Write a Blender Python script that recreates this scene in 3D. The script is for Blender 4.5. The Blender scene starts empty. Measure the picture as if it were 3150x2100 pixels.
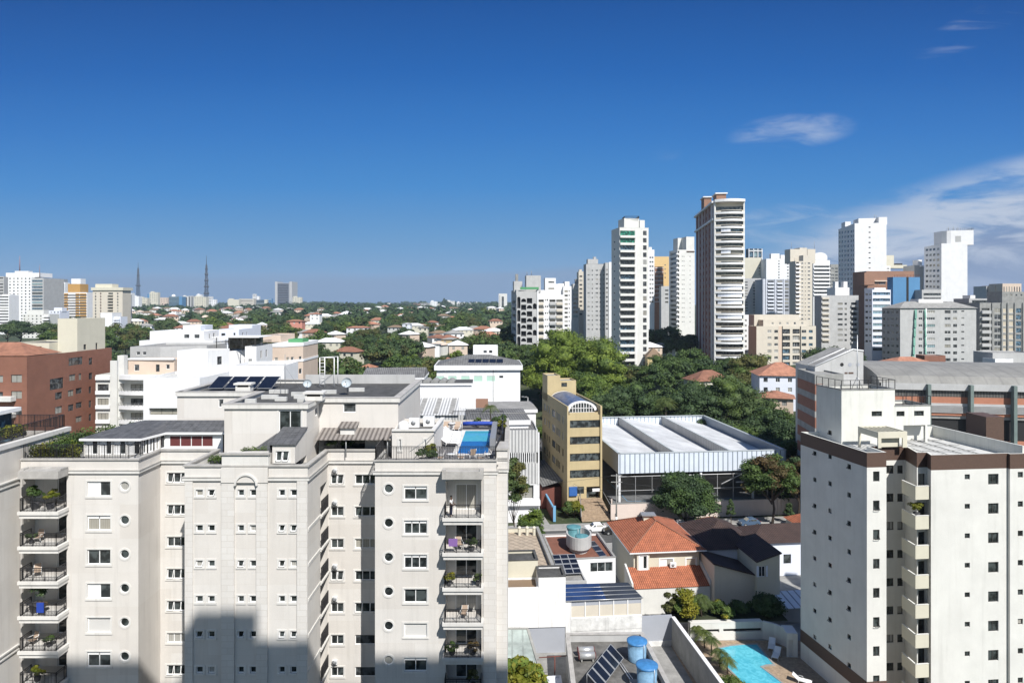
import bpy, math, random
import numpy as np
from mathutils import Matrix, Vector
random.seed(7); RNG = np.random.default_rng(7)
R = math.radians
S = bpy.context.scene
COL = S.collection
# ------------------------------------------------------------------ camera
CZ, FP, HX, HY = 41.0, 2100.0, 1575.0, 934.0
cam = bpy.data.cameras.new('camera'); camo = bpy.data.objects.new('camera', cam); COL.objects.link(camo)
camo.location = (0, 0, CZ); camo.rotation_euler = (R(90), 0, 0)
cam.sensor_width = 36; cam.sensor_fit = 'HORIZONTAL'; cam.lens = 24.0; cam.shift_y = (HY-1050)/3150.0
cam.clip_start = 0.3; cam.clip_end = 30000
S.camera = camo
S.view_settings.view_transform = 'Standard'; S.view_settings.look = 'None'
EXPO = 0.43; S.view_settings.exposure = EXPO; S.view_settings.gamma = 1.0
S.cycles.max_bounces = 6; S.cycles.diffuse_bounces = 2; S.cycles.glossy_bounces = 3
S.cycles.transmission_bounces = 4; S.cycles.volume_bounces = 0; S.cycles.transparent_max_bounces = 6
# ------------------------------------------------------------------ sun and sky
SUN_EL = R(47); SUN_AZ = math.atan2(0.46, -0.888)
sd = Vector((math.cos(SUN_EL)*math.sin(SUN_AZ), math.cos(SUN_EL)*math.cos(SUN_AZ), math.sin(SUN_EL)))
sun = bpy.data.lights.new('sun', 'SUN'); sun.energy = 4.8; sun.angle = R(0.55); sun.color = (1.0, 0.965, 0.92)
suno = bpy.data.objects.new('sun', sun); COL.objects.link(suno)
suno.rotation_euler = sd.to_track_quat('Z', 'Y').to_euler(); suno.location = (60, -120, 200)
def N(nt, typ, loc=None, **kw):
 n = nt.nodes.new(typ)
 for k, v in kw.items():
  if k.startswith('i_'):
   key = k[2:]; key = int(key) if key.isdigit() else key.replace('_', ' ')
   n.inputs[key].default_value = v
  else: setattr(n, k, v)
 return n
def L(nt, a, b): nt.links.new(a, b)
def math_(nt, op, a, b=None, c=None, clamp=False):
 n = nt.nodes.new('ShaderNodeMath'); n.operation = op; n.use_clamp = clamp
 for i, v in enumerate((a, b, c)):
  if v is None: continue
  if isinstance(v, (int, float)): n.inputs[i].default_value = v
  else: nt.links.new(v, n.inputs[i])
 return n.outputs[0]
def mixc(nt, f, a, b, bt='MIX'):
 n = nt.nodes.new('ShaderNodeMix'); n.data_type = 'RGBA'; n.blend_type = bt
 for i, v in ((0, f), (6, a), (7, b)):
  if isinstance(v, (int, float)): n.inputs[i].default_value = v
  elif isinstance(v, (tuple, list)): n.inputs[i].default_value = (*v[:3], 1)
  else: nt.links.new(v, n.inputs[i])
 return n.outputs[2]
def ramp(nt, f, stops, interp='LINEAR'):
 n = nt.nodes.new('ShaderNodeValToRGB'); cr = n.color_ramp; cr.interpolation = interp
 while len(cr.elements) > 1: cr.elements.remove(cr.elements[-1])
 for i, (p, c) in enumerate(stops):
  e = cr.elements[0] if i == 0 else cr.elements.new(p)
  e.position = p; e.color = (c, c, c, 1) if isinstance(c, (int, float)) else (*c, 1)
 nt.links.new(f, n.inputs[0]); return n.outputs[0]
def smooth(nt, v, a, b):
 n = nt.nodes.new('ShaderNodeMapRange'); n.interpolation_type = 'SMOOTHSTEP'; n.clamp = True
 nt.links.new(v, n.inputs[0]); n.inputs[1].default_value = a; n.inputs[2].default_value = b
 return n.outputs[0]
W = bpy.data.worlds.new('World'); S.world = W; W.use_nodes = True
nt = W.node_tree; nt.nodes.clear()
out = N(nt, 'ShaderNodeOutputWorld'); bg = N(nt, 'ShaderNodeBackground'); SKS = 0.078; bg.inputs[1].default_value = SKS
sky = N(nt, 'ShaderNodeTexSky'); sky.sky_type = 'NISHITA'; sky.sun_disc = False
sky.sun_elevation = SUN_EL; sky.sun_rotation = math.atan2(sd.x, sd.y); sky.altitude = 760
sky.air_density = 1.15; sky.dust_density = 0.25; sky.ozone_density = 3.0
tc = N(nt, 'ShaderNodeTexCoord'); sep = N(nt, 'ShaderNodeSeparateXYZ'); L(nt, tc.outputs['Generated'], sep.inputs[0])
ya = math_(nt, 'MAXIMUM', math_(nt, 'ABSOLUTE', sep.outputs[1]), 0.05)
gx = math_(nt, 'DIVIDE', sep.outputs[0], ya)
gz = math_(nt, 'DIVIDE', sep.outputs[2], ya)
cmb = N(nt, 'ShaderNodeCombineXYZ'); L(nt, gx, cmb.inputs[0]); L(nt, gz, cmb.inputs[2])
def cloud(scale, sx, sz, rotd, lo, hi, detail=7, dist=0.6, off=0.0):
 mp = N(nt, 'ShaderNodeMapping'); L(nt, cmb.outputs[0], mp.inputs[0])
 mp.inputs['Rotation'].default_value = (0, R(rotd), 0); mp.inputs['Scale'].default_value = (sx, 1, sz)
 mp.inputs['Location'].default_value = (off, off*0.7, 0)
 ns = N(nt, 'ShaderNodeTexNoise', i_Scale=scale, i_Detail=detail, i_Roughness=0.6, i_Distortion=dist); L(nt, mp.outputs[0], ns.inputs[0])
 return smooth(nt, ns.outputs[0], lo, hi)
def blob(cx, cz, rx, rz, rotd=0):
 dx = math_(nt, 'SUBTRACT', gx, cx); dz = math_(nt, 'SUBTRACT', gz, cz)
 c, s = math.cos(R(rotd)), math.sin(R(rotd))
 a = math_(nt, 'DIVIDE', math_(nt, 'ADD', math_(nt, 'MULTIPLY', dx, c), math_(nt, 'MULTIPLY', dz, s)), rx)
 b = math_(nt, 'DIVIDE', math_(nt, 'SUBTRACT', math_(nt, 'MULTIPLY', dz, c), math_(nt, 'MULTIPLY', dx, s)), rz)
 r2 = math_(nt, 'ADD', math_(nt, 'MULTIPLY', a, a), math_(nt, 'MULTIPLY', b, b))
 return math_(nt, 'SUBTRACT', 1.0, smooth(nt, r2, 0.15, 1.0))
col = sky.outputs[0]
def LC(r, g, b, k=1.0):
 f = lambda c: ((c/255+0.055)/1.055)**2.4 if c > 10 else c/255/12.92
 return tuple(f(c)*k/(SKS*2**EXPO) for c in (r, g, b))
# the side of the sky turned away from the sun is a deep polarised blue
rm = N(nt, 'ShaderNodeMapRange'); L(nt, gz, rm.inputs[0]); rm.inputs[1].default_value = 0.0; rm.inputs[2].default_value = 1.0
cr = N(nt, 'ShaderNodeValToRGB'); L(nt, rm.outputs[0], cr.inputs[0]); els = cr.color_ramp.elements
for i, (p, c) in enumerate(((0.0, (122,160,200)), (0.05, (112,160,204)), (0.10, (92,152,205)), (0.17, (60,137,206)), (0.25, (42,119,196)), (0.34, (22,99,179)), (0.45, (12,80,156)), (0.9, (24,66,130)))):
 e = els[i] if i < 2 else els.new(p); e.position = p; q = LC(*c); e.color = (*[v/8 for v in q], 1)
vm = N(nt, 'ShaderNodeVectorMath', operation='SCALE'); L(nt, cr.outputs[0], vm.inputs[0]); vm.inputs['Scale'].default_value = 8.0
away = smooth(nt, sep.outputs[1], 0.0, 0.55)
col = mixc(nt, away, col, vm.outputs[0])
GX = lambda px: (px-HX)/FP
GZ = lambda py: (HY-py)/FP
# low grey-blue cloud deck along the horizon
deck_n = N(nt, 'ShaderNodeTexNoise', i_Scale=3.0, i_Detail=5, i_Roughness=0.55)
mp = N(nt, 'ShaderNodeMapping'); mp.inputs['Scale'].default_value = (1, 1, 9); L(nt, cmb.outputs[0], mp.inputs[0]); L(nt, mp.outputs[0], deck_n.inputs[0])
top = math_(nt, 'ADD', math_(nt, 'MULTIPLY', deck_n.outputs[0], 0.035), math_(nt, 'ADD', 0.024, math_(nt, 'MULTIPLY', math_(nt, 'MAXIMUM', math_(nt, 'ADD', gx, 0.15), 0.0), 0.06)))
dk = math_(nt, 'SUBTRACT', 1.0, smooth(nt, math_(nt, 'SUBTRACT', gz, top), -0.010, 0.006))
dk = math_(nt, 'MULTIPLY', dk, math_(nt, 'GREATER_THAN', sep.outputs[1], 0.0))
DECK = LC(124, 150, 184)
col = mixc(nt, math_(nt, 'MULTIPLY', dk, 0.72), col, DECK)
# cloud mass low on the right
m1 = math_(nt, 'MULTIPLY', cloud(2.2, 1, 3.0, -16, 0.40, 0.62, off=3.1), blob(GX(3250), GZ(770), 0.55, 0.125, 12))
m1b = math_(nt, 'MULTIPLY', cloud(5.5, 1, 4.0, -14, 0.36, 0.58, off=1.3), blob(GX(3110), GZ(680), 0.50, 0.10, 15))
col = mixc(nt, math_(nt, 'MULTIPLY', math_(nt, 'MAXIMUM', m1, blob(GX(3300), GZ(820), 0.50, 0.13, 10)), 0.88), col, LC(128, 148, 184))
col = mixc(nt, math_(nt, 'MULTIPLY', m1b, 0.85), col, LC(200, 210, 226))
# thin cirrus wisp and a few faint strokes
w1 = math_(nt, 'MULTIPLY', cloud(7.0, 0.8, 3.2, -16, 0.35, 0.72, dist=1.4, off=5.2), blob(GX(2440), GZ(405), 0.105, 0.030, 6))
w2 = math_(nt, 'MULTIPLY', cloud(8.0, 0.6, 3.5, -20, 0.48, 0.78, dist=1.2, off=8.2), blob(GX(2500), GZ(720), 0.30, 0.055, 6))
w3 = math_(nt, 'MULTIPLY', cloud(9.0, 0.6, 4.0, -32, 0.45, 0.80, dist=1.0, off=2.2), blob(GX(2990), GZ(90), 0.10, 0.028, 25))
w4 = math_(nt, 'MULTIPLY', cloud(9.0, 0.6, 3.0, 0, 0.40, 0.80, off=6.2), blob(GX(2045), GZ(470), 0.03, 0.014, 0))
w5 = math_(nt, 'MULTIPLY', cloud(9.0, 0.6, 3.0, -15, 0.40, 0.75, off=9.2), blob(GX(3100), GZ(560), 0.09, 0.035, 18))
w = math_(nt, 'MAXIMUM', math_(nt, 'MULTIPLY', w1, 0.45), math_(nt, 'MAXIMUM', math_(nt, 'MULTIPLY', w2, 0.42), math_(nt, 'MAXIMUM', math_(nt, 'MULTIPLY', w3, 0.30), math_(nt, 'MAXIMUM', math_(nt, 'MULTIPLY', w4, 0.22), math_(nt, 'MULTIPLY', w5, 0.3)))))
col = mixc(nt, w, col, LC(205, 215, 230))
L(nt, col, bg.inputs[0]); L(nt, bg.outputs[0], out.inputs[0])
# ------------------------------------------------------------------ object bookkeeping
def X(px, D): return (px-HX)*D/FP
def Z(py, D): return CZ+(HY-py)*D/FP
def link(o, parent=None):
 COL.objects.link(o)
 if parent is not None: o.parent = parent
 return o
def tag(o, label=None, cat=None, group=None, kind=None):
 if label: o['label'] = label
 if cat: o['category'] = cat
 if group: o['group'] = group
 if kind: o['kind'] = kind
 return o
def thing(name, label, cat, loc=(0, 0, 0), rz=0, group=None):
 o = bpy.data.objects.new(name, None); o.empty_display_size = 0.5; link(o)
 o.location = loc; o.rotation_euler = (0, 0, rz)
 return tag(o, label, cat, group)
def childs(o): return [c for c in KIDS.get(o.name, [])]
KIDS = {}
def dup(root, loc=None, rz=None, label=None, group=None, scale=None, parent=None):
 r = root.copy(); COL.objects.link(r)
 if parent is not None: r.parent = parent; KIDS.setdefault(parent.name, []).append(r)
 if loc is not None: r.location = loc
 if rz is not None: r.rotation_euler = (0, 0, rz)
 if scale is not None: r.scale = scale if isinstance(scale, (tuple, list)) else (scale,)*3
 if label: r['label'] = label
 if group: r['group'] = group
 for ch in childs(root): dup(ch, parent=r)
 return r
class MB:
 """collects faces; build() links them as one mesh object"""
 def __init__(s): s.v = []; s.f = []; s.m = []; s.sm = []
 def face(s, pts, m=0, sm=False):
  n = len(s.v); s.v.extend([tuple(p) for p in pts]); s.f.append(tuple(range(n, n+len(pts)))); s.m.append(m); s.sm.append(sm)
 def box(s, x0, x1, y0, y1, z0, z1, m=0):
  p = [(x0,y0,z0),(x1,y0,z0),(x1,y1,z0),(x0,y1,z0),(x0,y0,z1),(x1,y0,z1),(x1,y1,z1),(x0,y1,z1)]
  s.hexa(p, m)
 def hexa(s, p, m=0):
  n = len(s.v); s.v.extend([tuple(q) for q in p])
  for f in ((0,3,2,1),(4,5,6,7),(0,1,5,4),(1,2,6,5),(2,3,7,6),(3,0,4,7)):
   s.f.append(tuple(n+i for i in f)); s.m.append(m); s.sm.append(False)
 def fbox(s, F, u0, u1, z0, z1, d0, d1, m=0):
  s.hexa([F.pt(u0,z0,d1),F.pt(u1,z0,d1),F.pt(u1,z0,d0),F.pt(u0,z0,d0),F.pt(u0,z1,d1),F.pt(u1,z1,d1),F.pt(u1,z1,d0),F.pt(u0,z1,d0)], m)
 def prism(s, pts, z0, z1, m=0, mtop=None, cap=True):
  n = len(pts)
  for i in range(n):
   a, b = pts[i], pts[(i+1)%n]
   s.face([(a[0],a[1],z0),(b[0],b[1],z0),(b[0],b[1],z1),(a[0],a[1],z1)], m)
  if cap:
   s.face([(p[0],p[1],z1) for p in pts], m if mtop is None else mtop)
   s.face([(p[0],p[1],z0) for p in reversed(pts)], m)
 def tube(s, pts, r, n=6, m=0, r2=None, cap=True, sm=True):
  pts = [Vector(p) for p in pts]; k = len(pts); rings = []
  for i, p in enumerate(pts):
   t = (pts[min(i+1,k-1)]-pts[max(i-1,0)]).normalized()
   a = t.cross(Vector((0,0,1)))
   if a.length < 1e-3: a = Vector((1,0,0))
   a.normalize(); b = t.cross(a)
   rr = r if r2 is None else r+(r2-r)*i/(k-1)
   base = len(s.v)
   for j in range(n):
    an = 2*math.pi*j/n; s.v.append(tuple(p+a*math.cos(an)*rr+b*math.sin(an)*rr))
   rings.append(base)
  for i in range(k-1):
   for j in range(n):
    j2 = (j+1)%n
    s.f.append((rings[i]+j, rings[i+1]+j, rings[i+1]+j2, rings[i]+j2)); s.m.append(m); s.sm.append(sm)
  if cap:
   s.f.append(tuple(rings[0]+j for j in range(n))); s.m.append(m); s.sm.append(False)
   s.f.append(tuple(rings[-1]+j for j in reversed(range(n)))); s.m.append(m); s.sm.append(False)
 def lathe(s, c, prof, n=20, m=0, a0=0, a1=2*math.pi, sm=True):
  full = abs(a1-a0-2*math.pi) < 1e-6; k = n if full else n+1; base = len(s.v)
  for r, z in prof:
   for j in range(k):
    an = a0+(a1-a0)*j/n; s.v.append((c[0]+r*math.cos(an), c[1]+r*math.sin(an), c[2]+z))
  for i in range(len(prof)-1):
   for j in range(n):
    j2 = (j+1)%k
    s.f.append((base+i*k+j, base+i*k+j2, base+(i+1)*k+j2, base+(i+1)*k+j)); s.m.append(m); s.sm.append(sm)
 def sphere(s, c, r, n=10, m=0):
  rr = (r, r, r) if isinstance(r, (int, float)) else r; base = len(s.v)
  h = n//2
  for i in range(h+1):
   th = math.pi*i/h
   for j in range(n):
    ph = 2*math.pi*j/n
    s.v.append((c[0]+rr[0]*math.sin(th)*math.cos(ph), c[1]+rr[1]*math.sin(th)*math.sin(ph), c[2]+rr[2]*math.cos(th)))
  for i in range(h):
   for j in range(n):
    j2 = (j+1)%n
    s.f.append((base+i*n+j, base+(i+1)*n+j, base+(i+1)*n+j2, base+i*n+j2)); s.m.append(m); s.sm.append(True)
 def mesh(s, name, mats):
  me = bpy.data.meshes.new(name); me.from_pydata(s.v, [], s.f)
  mats = mats if isinstance(mats, (list, tuple)) else [mats]
  for q in mats: me.materials.append(q)
  if len(mats) > 1: me.polygons.foreach_set('material_index', s.m)
  me.polygons.foreach_set('use_smooth', s.sm)
  me.update(); return me
 def build(s, name, mats, parent=None, label=None):
  o = bpy.data.objects.new(name, s.mesh(name, mats)); link(o, parent)
  if parent is not None: KIDS.setdefault(parent.name, []).append(o)
  if label: o['label'] = label
  return o
 def wall(s, F, u0, u1, z0, z1, holes=(), depth=0.15, m=0):
  """wall face of a facade frame with real rectangular openings and reveals"""
  us = sorted({u0, u1} | {round(min(max(h[0], u0), u1), 4) for h in holes} | {round(min(max(h[1], u0), u1), 4) for h in holes})
  zs = sorted({z0, z1} | {round(min(max(h[2], z0), z1), 4) for h in holes} | {round(min(max(h[3], z0), z1), 4) for h in holes})
  for k in range(len(zs)-1):
   zc = (zs[k]+zs[k+1])/2; run = None
   hs_ = [h for h in holes if h[2] < zc < h[3]]
   for i in range(len(us)-1):
    uc = (us[i]+us[i+1])/2
    op = any(h[0] < uc < h[1] for h in hs_)
    if not op and run is None: run = us[i]
    if (op or i == len(us)-2) and run is not None:
     e = us[i] if op else us[i+1]
     s.face([F.pt(run,zs[k]),F.pt(e,zs[k]),F.pt(e,zs[k+1]),F.pt(run,zs[k+1])], m); run = None
  for h in holes:
   a, b, c, d = h[:4]; dp = -(h[4] if len(h) > 4 and h[4] else depth)
   s.face([F.pt(a,c),F.pt(b,c),F.pt(b,c,dp),F.pt(a,c,dp)], m)
   s.face([F.pt(a,d,dp),F.pt(b,d,dp),F.pt(b,d),F.pt(a,d)], m)
   s.face([F.pt(a,c),F.pt(a,c,dp),F.pt(a,d,dp),F.pt(a,d)], m)
   s.face([F.pt(b,c,dp),F.pt(b,c),F.pt(b,d),F.pt(b,d,dp)], m)
class Fr:
 """facade frame: from p0 to p1 in plan, outward normal on the right hand"""
 def __init__(s, p0, p1):
  s.o = Vector((p0[0], p0[1])); d = Vector((p1[0]-p0[0], p1[1]-p0[1])); s.len = d.length; s.u = d.normalized(); s.n = Vector((s.u.y, -s.u.x))
 def pt(s, u, z, d=0.0):
  return (s.o.x+s.u.x*u+s.n.x*d, s.o.y+s.u.y*u+s.n.y*d, z)
 def U(s, px, d=0.0):
  t = (px-HX)/FP; ox = s.o.x+s.n.x*d; oy = s.o.y+s.n.y*d
  return (t*oy-ox)/(s.u.x-t*s.u.y)
 def at(s, px, py, d=0.0):
  u = s.U(px, d); p = s.pt(u, 0, d); return u, Z(py, p[1])
 def mat(s, u, z, d=0.0):
  m = Matrix.Identity(4); p = s.pt(u, z, d)
  m[0][0], m[1][0] = s.u.x, s.u.y; m[0][1], m[1][1] = -s.n.x, -s.n.y
  m[0][3], m[1][3], m[2][3] = p; return m
def rect(cx, cy, w, d, rot):
 c, s = math.cos(rot), math.sin(rot)
 return [(cx+a*c-b*s, cy+a*s+b*c) for a, b in ((-w/2,-d/2),(w/2,-d/2),(w/2,d/2),(-w/2,d/2))]
def rect0(x, y, w, d, rot=0):
 c, s = math.cos(rot), math.sin(rot)
 return [(x+a*c-b*s, y+a*s+b*c) for a, b in ((0,0),(w,0),(w,d),(0,d))]
# ------------------------------------------------------------------ materials
MATS = {}
def pm(name, base, rough=0.7, metal=0.0, spec=0.4, noise=None, streak=0.0, bump=None, objrand=0.0, **kw):
 """Principled material; noise=(scale, amount) mottles the paint, streak = rain stains running down, bump=(scale, strength)"""
 m = bpy.data.materials.new(name); m.use_nodes = True; nt = m.node_tree; b = nt.nodes['Principled BSDF']
 b.inputs['Roughness'].default_value = rough; b.inputs['Metallic'].default_value = metal; b.inputs['Specular IOR Level'].default_value = spec
 tc = N(nt, 'ShaderNodeTexCoord'); g = N(nt, 'ShaderNodeNewGeometry'); pos = g.outputs['Position']
 c = None
 if noise or streak:
  c = mixc(nt, 0.0, base, base)
  if noise:
   ns = N(nt, 'ShaderNodeTexNoise', i_Scale=noise[0], i_Detail=6, i_Roughness=0.65); L(nt, pos, ns.inputs[0])
   f = ramp(nt, ns.outputs[0], [(0.3, 1-noise[1]), (0.7, 1+noise[1]*0.4)])
   c = mixc(nt, 1.0, c, f, 'MULTIPLY')
  if streak:
   mp = N(nt, 'ShaderNodeMapping'); mp.inputs['Scale'].default_value = (1.6, 1.6, 0.09); L(nt, pos, mp.inputs[0])
   n2 = N(nt, 'ShaderNodeTexNoise', i_Scale=1.1, i_Detail=7, i_Roughness=0.7); L(nt, mp.outputs[0], n2.inputs[0])
   c = mixc(nt, math_(nt, 'MULTIPLY', smooth(nt, n2.outputs[0], 0.48, 0.78), streak), c, (base[0]*.42, base[1]*.42, base[2]*.40))
 if objrand:
  oi = N(nt, 'ShaderNodeObjectInfo')
  f = ramp(nt, oi.outputs['Random'], [(0, 1-objrand), (1, 1+objrand)])
  c = mixc(nt, 1.0, c if c is not None else base, f, 'MULTIPLY')
 if c is None: b.inputs['Base Color'].default_value = (*base, 1)
 else: L(nt, c, b.inputs['Base Color'])
 if bump:
  ns = N(nt, 'ShaderNodeTexNoise', i_Scale=bump[0], i_Detail=5); L(nt, pos, ns.inputs[0])
  bp = N(nt, 'ShaderNodeBump'); bp.inputs['Strength'].default_value = bump[1]; bp.inputs['Distance'].default_value = 0.05
  L(nt, ns.outputs[0], bp.inputs['Height']); L(nt, bp.outputs[0], b.inputs['Normal'])
 for k, v in kw.items(): b.inputs[k].default_value = v
 MATS[name] = m; return m
def stripes(name, base, dark, axis, pitch, duty=0.5, rough=0.5, metal=0.0, bump=0.6, noise=(0.6, 0.15), rot=0.0, axis2=None, pitch2=0.35, soft=0.25):
 """ribs or tile rows along a world axis (rot turns the pattern), darker in the groove, plus relief"""
 m = bpy.data.materials.new(name); m.use_nodes = True; nt = m.node_tree; b = nt.nodes['Principled BSDF']
 b.inputs['Roughness'].default_value = rough; b.inputs['Metallic'].default_value = metal
 g = N(nt, 'ShaderNodeNewGeometry'); mp = N(nt, 'ShaderNodeMapping'); mp.inputs['Rotation'].default_value = (0, 0, -rot); L(nt, g.outputs['Position'], mp.inputs[0])
 sp = N(nt, 'ShaderNodeSeparateXYZ'); L(nt, mp.outputs[0], sp.inputs[0])
 def saw(ax, p, d):
  fr = math_(nt, 'FRACT', math_(nt, 'DIVIDE', sp.outputs[ax], p))
  t = math_(nt, 'ABSOLUTE', math_(nt, 'SUBTRACT', fr, 0.5))
  return smooth(nt, t, 0.5*d*(1-soft), 0.5*d*(1+soft))
 f = saw(axis, pitch, duty)
 if axis2 is not None:
  f = math_(nt, 'MAXIMUM', f, math_(nt, 'MULTIPLY', saw(axis2, pitch2, 0.86), 0.8))
 ns = N(nt, 'ShaderNodeTexNoise', i_Scale=noise[0], i_Detail=7, i_Roughness=0.7); L(nt, g.outputs['Position'], ns.inputs[0])
 v = ramp(nt, ns.outputs[0], [(0.3, 1-noise[1]), (0.72, 1+noise[1]*0.5)])
 c = mixc(nt, 1.0, mixc(nt, f, base, dark), v, 'MULTIPLY'); L(nt, c, b.inputs['Base Color'])
 bp = N(nt, 'ShaderNodeBump', i_Strength=bump, i_Distance=0.05); L(nt, math_(nt, 'SUBTRACT', 1.0, f), bp.inputs['Height']); L(nt, bp.outputs[0], b.inputs['Normal'])
 MATS[name] = m; return m
def glassm(name, dark, curtains=0.35, tint=(0.6, 0.6, 0.58), rough=0.06):
 """window glass: dark room behind, some panes with pale blinds, chosen per object"""
 m = bpy.data.materials.new(name); m.use_nodes = True; nt = m.node_tree; b = nt.nodes['Principled BSDF']
 b.inputs['Roughness'].default_value = rough; b.inputs['Specular IOR Level'].default_value = 0.6
 oi = N(nt, 'ShaderNodeObjectInfo'); g = N(nt, 'ShaderNodeNewGeometry')
 ns = N(nt, 'ShaderNodeTexNoise', i_Scale=1.3, i_Detail=3); L(nt, g.outputs['Position'], ns.inputs[0])
 wn = N(nt, 'ShaderNodeTexWhiteNoise', noise_dimensions='1D'); L(nt, oi.outputs['Random'], wn.inputs['W'])
 sel = math_(nt, 'LESS_THAN', wn.outputs['Value'], curtains)
 sp = N(nt, 'ShaderNodeSeparateXYZ'); L(nt, g.outputs['Position'], sp.inputs[0])
 pleat = ramp(nt, math_(nt, 'FRACT', math_(nt, 'MULTIPLY', math_(nt, 'ADD', sp.outputs[0], sp.outputs[1]), 5.0)), [(0, 0.8), (0.5, 1.0), (1, 0.8)])
 cur = mixc(nt, 1.0, mixc(nt, oi.outputs['Random'], (tint[0]*.75, tint[1]*.7, tint[2]*.6), tint), pleat, 'MULTIPLY')
 inn = mixc(nt, smooth(nt, ns.outputs[0], 0.42, 0.62), (dark[0]*.5, dark[1]*.5, dark[2]*.5), (dark[0]*1.9, dark[1]*1.9, dark[2]*1.9))
 c = mixc(nt, math_(nt, 'MULTIPLY', sel, 0.75), inn, cur); L(nt, c, b.inputs['Base Color'])
 MATS[name] = m; return m
def blockwork(name, base, joint, w=1.0, h=0.5, rot=0.0, amt=0.5, rough=0.8, streak=0.25, noise=(0.4, .12), mort=0.02):
 """brick or ashlar joints in a vertical wall: position along the wall + height drive a brick pattern"""
 m = pm(name, base, rough, noise=noise, streak=streak); nt = m.node_tree; b = nt.nodes['Principled BSDF']
 g = N(nt, 'ShaderNodeNewGeometry'); sp = N(nt, 'ShaderNodeSeparateXYZ'); L(nt, g.outputs['Position'], sp.inputs[0])
 cb = N(nt, 'ShaderNodeCombineXYZ'); L(nt, math_(nt, 'ADD', sp.outputs[0], sp.outputs[1]), cb.inputs[0]); L(nt, sp.outputs[2], cb.inputs[1])
 br = N(nt, 'ShaderNodeTexBrick'); br.inputs['Scale'].default_value = 1.0; br.inputs['Brick Width'].default_value = w; br.inputs['Row Height'].default_value = h
 br.inputs['Mortar Size'].default_value = mort; br.inputs['Color1'].default_value = (1,1,1,1); br.inputs['Color2'].default_value = (.9,.88,.86,1); br.inputs['Mortar'].default_value = (*joint, 1)
 L(nt, cb.outputs[0], br.inputs[0])
 src = b.inputs['Base Color'].links[0].from_socket
 L(nt, mixc(nt, amt, src, mixc(nt, 1.0, src, br.outputs[0], 'MULTIPLY')), b.inputs['Base Color'])
 return m
def foliage(name, dark, light, scale=0.5, rnd=0.25):
 m = bpy.data.materials.new(name); m.use_nodes = True; nt = m.node_tree; b = nt.nodes['Principled BSDF']
 b.inputs['Roughness'].default_value = 0.62; b.inputs['Specular IOR Level'].default_value = 0.25
 g = N(nt, 'ShaderNodeNewGeometry'); oi = N(nt, 'ShaderNodeObjectInfo')
 ns = N(nt, 'ShaderNodeTexNoise', i_Scale=scale, i_Detail=4, i_Roughness=0.7); L(nt, g.outputs['Position'], ns.inputs[0])
 wn = N(nt, 'ShaderNodeTexWhiteNoise', noise_dimensions='3D')
 sn = N(nt, 'ShaderNodeVectorMath', operation='SNAP'); L(nt, g.outputs['Position'], sn.inputs[0]); sn.inputs[1].default_value = (.4, .4, .4); L(nt, sn.outputs[0], wn.inputs[0])
 f = math_(nt, 'ADD', math_(nt, 'MULTIPLY', smooth(nt, ns.outputs[0], 0.32, 0.68), 0.65), math_(nt, 'MULTIPLY', wn.outputs['Value'], 0.35))
 c = mixc(nt, f, dark, light)
 c = mixc(nt, 1.0, c, ramp(nt, oi.outputs['Random'], [(0, (1-rnd, 1-rnd*.8, 1-rnd*.6)), (0.5, (1, 1, 1)), (1, (1+rnd*1.1, 1+rnd*.7, 1))]), 'MULTIPLY')
 L(nt, c, b.inputs['Base Color'])
 tr = N(nt, 'ShaderNodeBsdfTranslucent'); L(nt, c, tr.inputs[0]); mx = N(nt, 'ShaderNodeMixShader', i_0=0.22)
 L(nt, b.outputs[0], mx.inputs[1]); L(nt, tr.outputs[0], mx.inputs[2]); L(nt, mx.outputs[0], nt.nodes['Material Output'].inputs[0])
 MATS[name] = m; return m
M = type('M', (), {})
ROT = R(6)
M.cream = blockwork('cream_plaster', (.66, .635, .595), (.86, .84, .80), w=4.2, h=2.95, amt=.7, streak=.24, noise=(.35, .07), mort=.012)
M.creamq = blockwork('cream_ashlar', (.655, .635, .60), (.72, .69, .64), w=1.1, h=.52, amt=.55, streak=.10, noise=(.3, .06), mort=.022)
M.trim = pm('cream_trim', (.66, .645, .61), .75, noise=(.6, .10), streak=.36)
M.trimd = pm('weathered_coping', (.42, .405, .38), .85, noise=(1.2, .25), streak=.3)
M.offwhite = pm('offwhite_render', (.67, .665, .625), .85, noise=(.4, .09), streak=.20, bump=(9, .15))
M.offwhite_st = pm('stained_render', (.66, .66, .61), .85, noise=(.5, .10), streak=.34, bump=(9, .15))
M.palecream = pm('pale_cream_render', (.60, .57, .46), .85, noise=(.4, .06), streak=.12)
M.brownband = pm('brown_mosaic_band', (.115, .072, .055), .6, noise=(14, .35), bump=(20, .3))
M.white = pm('white_paint', (.80, .80, .795), .7, noise=(.35, .08), streak=.20)
M.whitestain = pm('white_paint_rain_stained', (.80, .80, .79), .8, noise=(.4, .08), streak=.6)
M.whitedirty = pm('white_wall_black_mould', (.70, .70, .68), .85, noise=(1.3, .30), streak=.75)
M.bluewhite = pm('bluish_white_paint', (.70, .73, .80), .7, noise=(.25, .05), streak=.06)
M.greyc = pm('grey_concrete', (.30, .30, .285), .85, noise=(.7, .25), streak=.35)
M.greyl = pm('light_grey_render', (.46, .46, .45), .85, noise=(.4, .14), streak=.22)
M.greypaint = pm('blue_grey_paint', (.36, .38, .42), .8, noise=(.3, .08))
M.brick = blockwork('red_brick', (.27, .125, .085), (.55, .5, .45), w=.5, h=.16, amt=.5, streak=.12, noise=(.5, .15), mort=.02)
M.brick2 = blockwork('orange_brick', (.33, .19, .13), (.6, .55, .5), w=.5, h=.16, amt=.5, streak=.1, noise=(.4, .12), mort=.02)
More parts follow.
